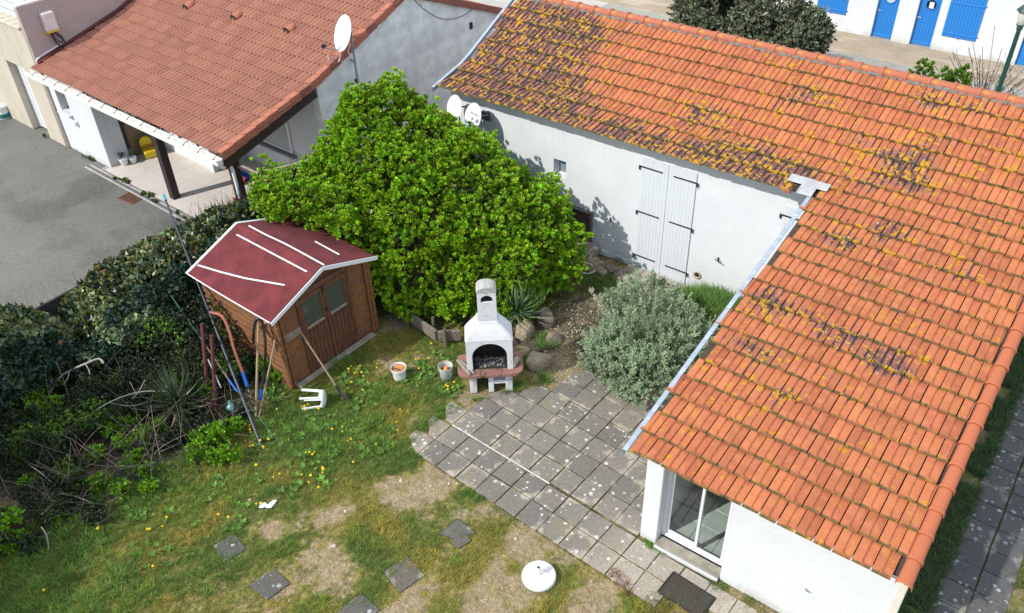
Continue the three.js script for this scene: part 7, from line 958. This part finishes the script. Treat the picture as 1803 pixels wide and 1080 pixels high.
// ---------- odds and ends on the neighbour's terrace and yard ----------
{
  const lathe = (pts, n = 22) => uvBox(clean(new THREE.LatheGeometry(pts.map(q => new THREE.Vector2(...q)), n)));
  const wm = std({ color: rgb(0.74, 0.74, 0.73), roughness: 0.5 }), r = RNG(821), lf = leafMat([0.05, 0.07, 0.035]);
  for (const [x, z, s, label] of [[-2.7, -0.2, 1, 'white flower pot with a dark plant at the white corner, the larger of two'], [-2.6, -0.42, 0.85, 'smaller white flower pot with a taller dark plant beside the larger one']]) { const o = thing('flower_pot', label, 'flower pot', nbw(x, 0.04, z)); o.scale.setScalar(s); obj('pot', lathe([[0.001, 0.005], [0.085, 0.005], [0.125, 0.2], [0.13, 0.21], [0.115, 0.21], [0.1, 0.17], [0.001, 0.17]]), wm, o); const g = []; for (let i = 0; i < 26; i++) { const l = leafGeo(0.09, 0.025, 0.4, 0.3, 2); l.rotateX(0.4 + r() * 0.9); l.rotateY(r() * 6.3); l.translate((r() - 0.5) * 0.1, 0.2 + r() * 0.22 * (s < 1 ? 1.4 : 0.6), (r() - 0.5) * 0.1); g.push(l); } obj('plant', g, lf, o); }
  { const o = thing('child_chair', 'small yellow plastic child chair on the terrace by the wood panel', 'chair', nbw(-2.55, 0.04, -0.92), 1.25), y = std({ color: rgb(0.72, 0.52, 0.01), roughness: 0.4 }); const st = new THREE.Shape(); st.moveTo(-0.15, 0); st.lineTo(0.15, 0); st.lineTo(0.15, 0.14); st.absarc(0, 0.14, 0.15, 0, Math.PI, false); st.closePath(); const bk = new THREE.ExtrudeGeometry(st, { depth: 0.03, bevelEnabled: true, bevelSize: 0.008, bevelThickness: 0.008 }); bk.rotateX(-0.15); bk.translate(0, 0.24, -0.16); obj('backrest', uvBox(clean(bk)), y, o); obj('seat', box(0.33, 0.22, 0.3, 0, 0.0, 0, 0.03), y, o); obj('strap', box(0.3, 0.05, 0.02, 0, 0.26, -0.1, 0.006), std({ color: rgb(0.5, 0.2, 0.02) }), o); }
  { const o = thing('basin', 'blue plastic basin on the ground behind the terrace corner post', 'basin', nbw(...[0.675, -1.664].reduce((a, v, i) => (a[i * 2] = v, a), [0, 0.04, 0]))); obj('bowl', lathe([[0.001, 0.01], [0.14, 0.01], [0.2, 0.14], [0.21, 0.15], [0.195, 0.15], [0.14, 0.03], [0.001, 0.03]]), std({ color: rgb(0.01, 0.12, 0.5), roughness: 0.4 }), o); }
  { const o = thing('toy_bucket', 'red plastic toy bucket beside the blue basin', 'bucket', nbw(...[0.8, -1.458].reduce((a, v, i) => (a[i * 2] = v, a), [0, 0.04, 0]))); obj('shell', lathe([[0.001, 0.0], [0.1, 0.0], [0.15, 0.13], [0.16, 0.14], [0.001, 0.1]]), std({ color: rgb(0.6, 0.05, 0.02), roughness: 0.4 }), o); }
  { const o = thing('rake_handle', 'reddish pole jutting sideways from the terrace corner post', 'pole'); const a = nbw(3.26, 1.95, -0.05), b = nbw(5.0, 1.55, -0.4); obj('shaft', bar(a, b, 0.028, 0.022, 8), mottled([0.34, 0.15, 0.13], 0.25, 0.4, {}, 823), o); obj('cord', [tube([nbw(3.6, 1.9, -0.1), nbw(4.1, 2.0, -0.5), nbw(4.7, 2.15, -1.2)], 0.01, 5, 16)], std({ color: rgb(0.45, 0.38, 0.28) }), o); }
  { const o = thing('red_cylinder', 'small red cylinder behind the white downpipe', 'cylinder', nbw(3.12, 0.9, 0.16)); obj('body', lathe([[0.001, 0], [0.05, 0], [0.055, 0.02], [0.055, 0.24], [0.02, 0.3], [0.001, 0.3]]), std({ color: rgb(0.5, 0.02, 0.04), roughness: 0.4 }), o); }
  { const o = thing('paint_tub', 'white tub with a green and blue label by the beige wall at the left edge', 'bucket', [-27.422, 0, -10.052], 0.9); obj('tub', lathe([[0.001, 0.0], [0.17, 0.0], [0.18, 0.02], [0.19, 0.33], [0.2, 0.335], [0.2, 0.4], [0.18, 0.4], [0.17, 0.34], [0.001, 0.34]]), wm, o); const c = document.createElement('canvas'); c.width = 256; c.height = 128; const x = c.getContext('2d'); x.fillStyle = '#e4e8e6'; x.fillRect(0, 0, 256, 128); x.fillStyle = '#1f7a3c'; x.fillRect(0, 48, 256, 80); x.fillStyle = '#2f69b0'; x.beginPath(); x.ellipse(70, 70, 60, 26, -0.4, 0, 7); x.ellipse(200, 90, 60, 22, 0.4, 0, 7); x.fill(); x.fillStyle = '#9ad0a6'; x.beginPath(); x.ellipse(140, 60, 50, 12, 0.2, 0, 7); x.fill(); const t = new THREE.CanvasTexture(c); t.colorSpace = THREE.SRGBColorSpace; t.wrapS = THREE.RepeatWrapping; t.repeat.set(2, 1); const g = new THREE.CylinderGeometry(0.192, 0.186, 0.22, 26, 1, true); g.translate(0, 0.15, 0); obj('label', g, std({ map: t, roughness: 0.5 }), o); obj('lid_mess', lathe([[0.001, 0.37], [0.12, 0.38], [0.19, 0.35]]), mottled([0.5, 0.52, 0.52], 0.4, 0.3, {}, 825), o); }
  // weeds along the drain and wall foot
  const tf = rosette(9, 0.1, 0.02, [0.3, 1.3], r), L = [], at = (x, z, n, rad) => { for (let i = 0; i < n; i++) { const k = 0.7 + r() * 0.6, w = nbw(x + (r() - 0.5) * rad * 2, 0.02, z + (r() - 0.5) * rad); L.push({ p: w, n: V((r() - 0.5), 1, (r() - 0.5)).normalize(), s: 0.5 + r() * 0.8, a: r() * 6, c: [0.1 * k, 0.17 * k, 0.03 * k] }); } };
  at(-1.85, 0.3, 16, 0.16); at(-0.75, 0.34, 14, 0.22); at(-0.35, 0.4, 6, 0.15); at(-2.2, 0.3, 5, 0.2); at(-4.0, 0.2, 3, 0.2); const [wx, wz] = [-3.84, 0.121]; at(wx, wz, 22, 0.14); at(-6.3, 0.25, 4, 0.1); at(0.9, 0.5, 6, 0.3);
  const im = scatter('yard_weeds', tf, leafMat([1, 1, 1]), L, scene); im.name = 'yard_weeds'; im.userData = { label: 'tufts of weeds along the drain channel and wall foot in the yard', category: 'weeds', kind: 'stuff' };
}
// ---------- trees and shrubs by the street ----------
{
  const r = RNG(841), C = [-9.688, 1.6, -24.507], T = thing('holm_oak', 'dark evergreen tree with grey green leaves behind the roof ridge', 'tree', [C[0], 0, C[2]]), lf = merge([0, 1, 2, 3, 4, 5].map(i => { const g = leafGeo(0.12, 0.03, 0.3, 0.25, 2); g.rotateX(0.4 + (i % 3) * 0.4); g.rotateY(i * 1.1); g.translate((r() - 0.5) * 0.06, i * 0.03, (r() - 0.5) * 0.06); return g; })), L = [];
  const lob = TREE_LOBES;
  for (let t = 0; t < 26000; t++) { const e = lob[Math.floor(r() * lob.length)], d = rdir(r), k = (0.5 + 0.55 * Math.pow(r(), 0.4)) * (r() < 0.12 ? 1.18 : 1), p = [e[0] + d.x * e[3] * k, e[1] + d.y * e[4] * k, e[2] + d.z * e[5] * k]; const n = n3(p[0] * 1.4, p[1] * 1.4, p[2] * 1.4, 843, 3); if (n < 0.485 || p[1] < 0.2) continue; const kk = 0.5 + 0.7 * r() + (n - 0.5) * 2.5, y = r(); L.push({ p, n: d.clone().add(V(0, 0.4, 0)).addScaledVector(rdir(r), 0.7).normalize(), s: 0.7 + r() * 0.6, a: r() * 6, c: mixc([0.06 * kk, 0.085 * kk, 0.042 * kk], [0.24 * kk, 0.23 * kk, 0.14 * kk], y * y * 0.8) }); }
  scatter('crown', lf, leafMat([1, 1, 1], { roughness: 0.45, transmission: 0.1 }), L, T);
  const tr = [bar([0, 0, 0], [0.05, 1.2, 0], 0.16, 0.12, 9)]; for (let i = 0; i < 22; i++) { const e = lob[i % lob.length], d = rdir(r); tr.push(tube([[0.05, 0.9, 0], [e[0] * 0.5 + d.x * 0.2, e[1] * 0.75, e[2] * 0.5], [e[0] + d.x * e[3] * 0.9, Math.max(0.5, e[1] + d.y * e[4] * 0.9), e[2] + d.z * e[5] * 0.9]], 0.025, 5, 10)); } obj('trunk', tr, mottled([0.08, 0.07, 0.06], 0.3, 0.4, {}, 845), T);
}
{
  const r = RNG(861), ros = rosette(9, 0.12, 0.032, [0.2, 1.3], r), gm = leafMat([1, 1, 1], { roughness: 0.4 });
  const SH = [['small bright green shrub behind the ridge, left of the others', -4.75, 1.5, -24.648, 0.42], ['small bright green shrub in the middle of the row behind the ridge', -4.138, 1.5, -24.589, 0.34], ['small bright green shrub nearest the bare twig bush', -3.801, 1.4, -24.908, 0.32]];
  for (const [label, x, y, z, s] of SH) { const o = thing('street_shrub', label, 'shrub', [x, 0, z], 0, 'green shrubs behind the ridge'), L = []; for (let i = 0; i < 240; i++) { const d = rdir(r), q = Math.pow(r(), 0.4), k = 0.6 + 0.7 * r(); L.push({ p: [d.x * q * s, 1.0 + d.y * q * 0.85, d.z * q * s], n: d.add(V(0, 0.7, 0)).normalize(), s: 0.6 + r() * 0.6, a: r() * 6, c: [0.13 * k, 0.25 * k, 0.02 * k] }); } scatter('foliage', ros, gm, L, o); obj('stems', [bar([0, 0, 0], [0.05, 1, 0.05], 0.03, 0.015)], brownWood, o); }
  const B = thing('twig_bush', 'leafless bush of grey brown twigs at the foot of the green lamp', 'bush', [-3.224, 1.2, -25.935]); B.position.y = 0; const tw = [], L = [];
  for (let i = 0; i < 55; i++) { const a = r() * 6.28, q = 0.3 + r() * 1.5, h = 0.7 + r() * 1.1, pts = [[(r() - 0.5) * 0.3, 0.2, (r() - 0.5) * 0.3], [Math.cos(a) * q * 0.5, h * 0.55, Math.sin(a) * q * 0.5], [Math.cos(a) * q, h, Math.sin(a) * q]]; tw.push(tube(pts, 0.009, 4, 8)); for (let k = 0; k < 3; k++) { const t = 0.5 + r() * 0.45, s = [pts[2][0] * t, 0.2 + (h - 0.2) * t, pts[2][2] * t], b = r() * 6.28; tw.push(tube([s, [s[0] + Math.cos(b) * 0.12, s[1] + 0.12, s[2] + Math.sin(b) * 0.12], [s[0] + Math.cos(b) * 0.2, s[1] + 0.28, s[2] + Math.sin(b) * 0.2]], 0.005, 4, 5)); } for (let k = 0; k < 9; k++) { const t = 0.3 + r() * 0.7; L.push({ p: [pts[2][0] * t, 0.2 + (h - 0.2) * t, pts[2][2] * t], n: rdir(r), s: 0.4 + r() * 0.4, a: r() * 6, c: [0.07, 0.075, 0.06] }); } }
  for (const [x, y, z] of [[-3.649, 2.4, -26.679], [-3.95, 2.1, -25.922], [-3.702, 2, -26.044], [-3.231, 2, -26.2]]) tw.push(tube([[0, 0.5, 0], [(x - B.position.x) * 0.5, y * 0.6, (z - B.position.z) * 0.5 - 0.1], [x - B.position.x, y, z - B.position.z]], 0.008, 4, 10));
  obj('twigs', tw, mottled([0.17, 0.14, 0.125], 0.3, 0.4, {}, 863), B); scatter('leaves', rosette(5, 0.07, 0.02, [0.3, 1.3], r, 2), gm, L, B);
  // front garden soil behind the house
  struct('front_garden', (() => { const g = flat([-17, 0, -20.3, 14, 0, -23.2, 14, 0, -20.3, -17, 0, -20.3, -17, 0, -23.2, 14, 0, -23.2]); g.translate(0, 0.012, 0); return g; })(), mottled([0.15, 0.125, 0.08], 0.45, 1, { roughness: 1 }, 865));
}
renderer.render(scene, camera);
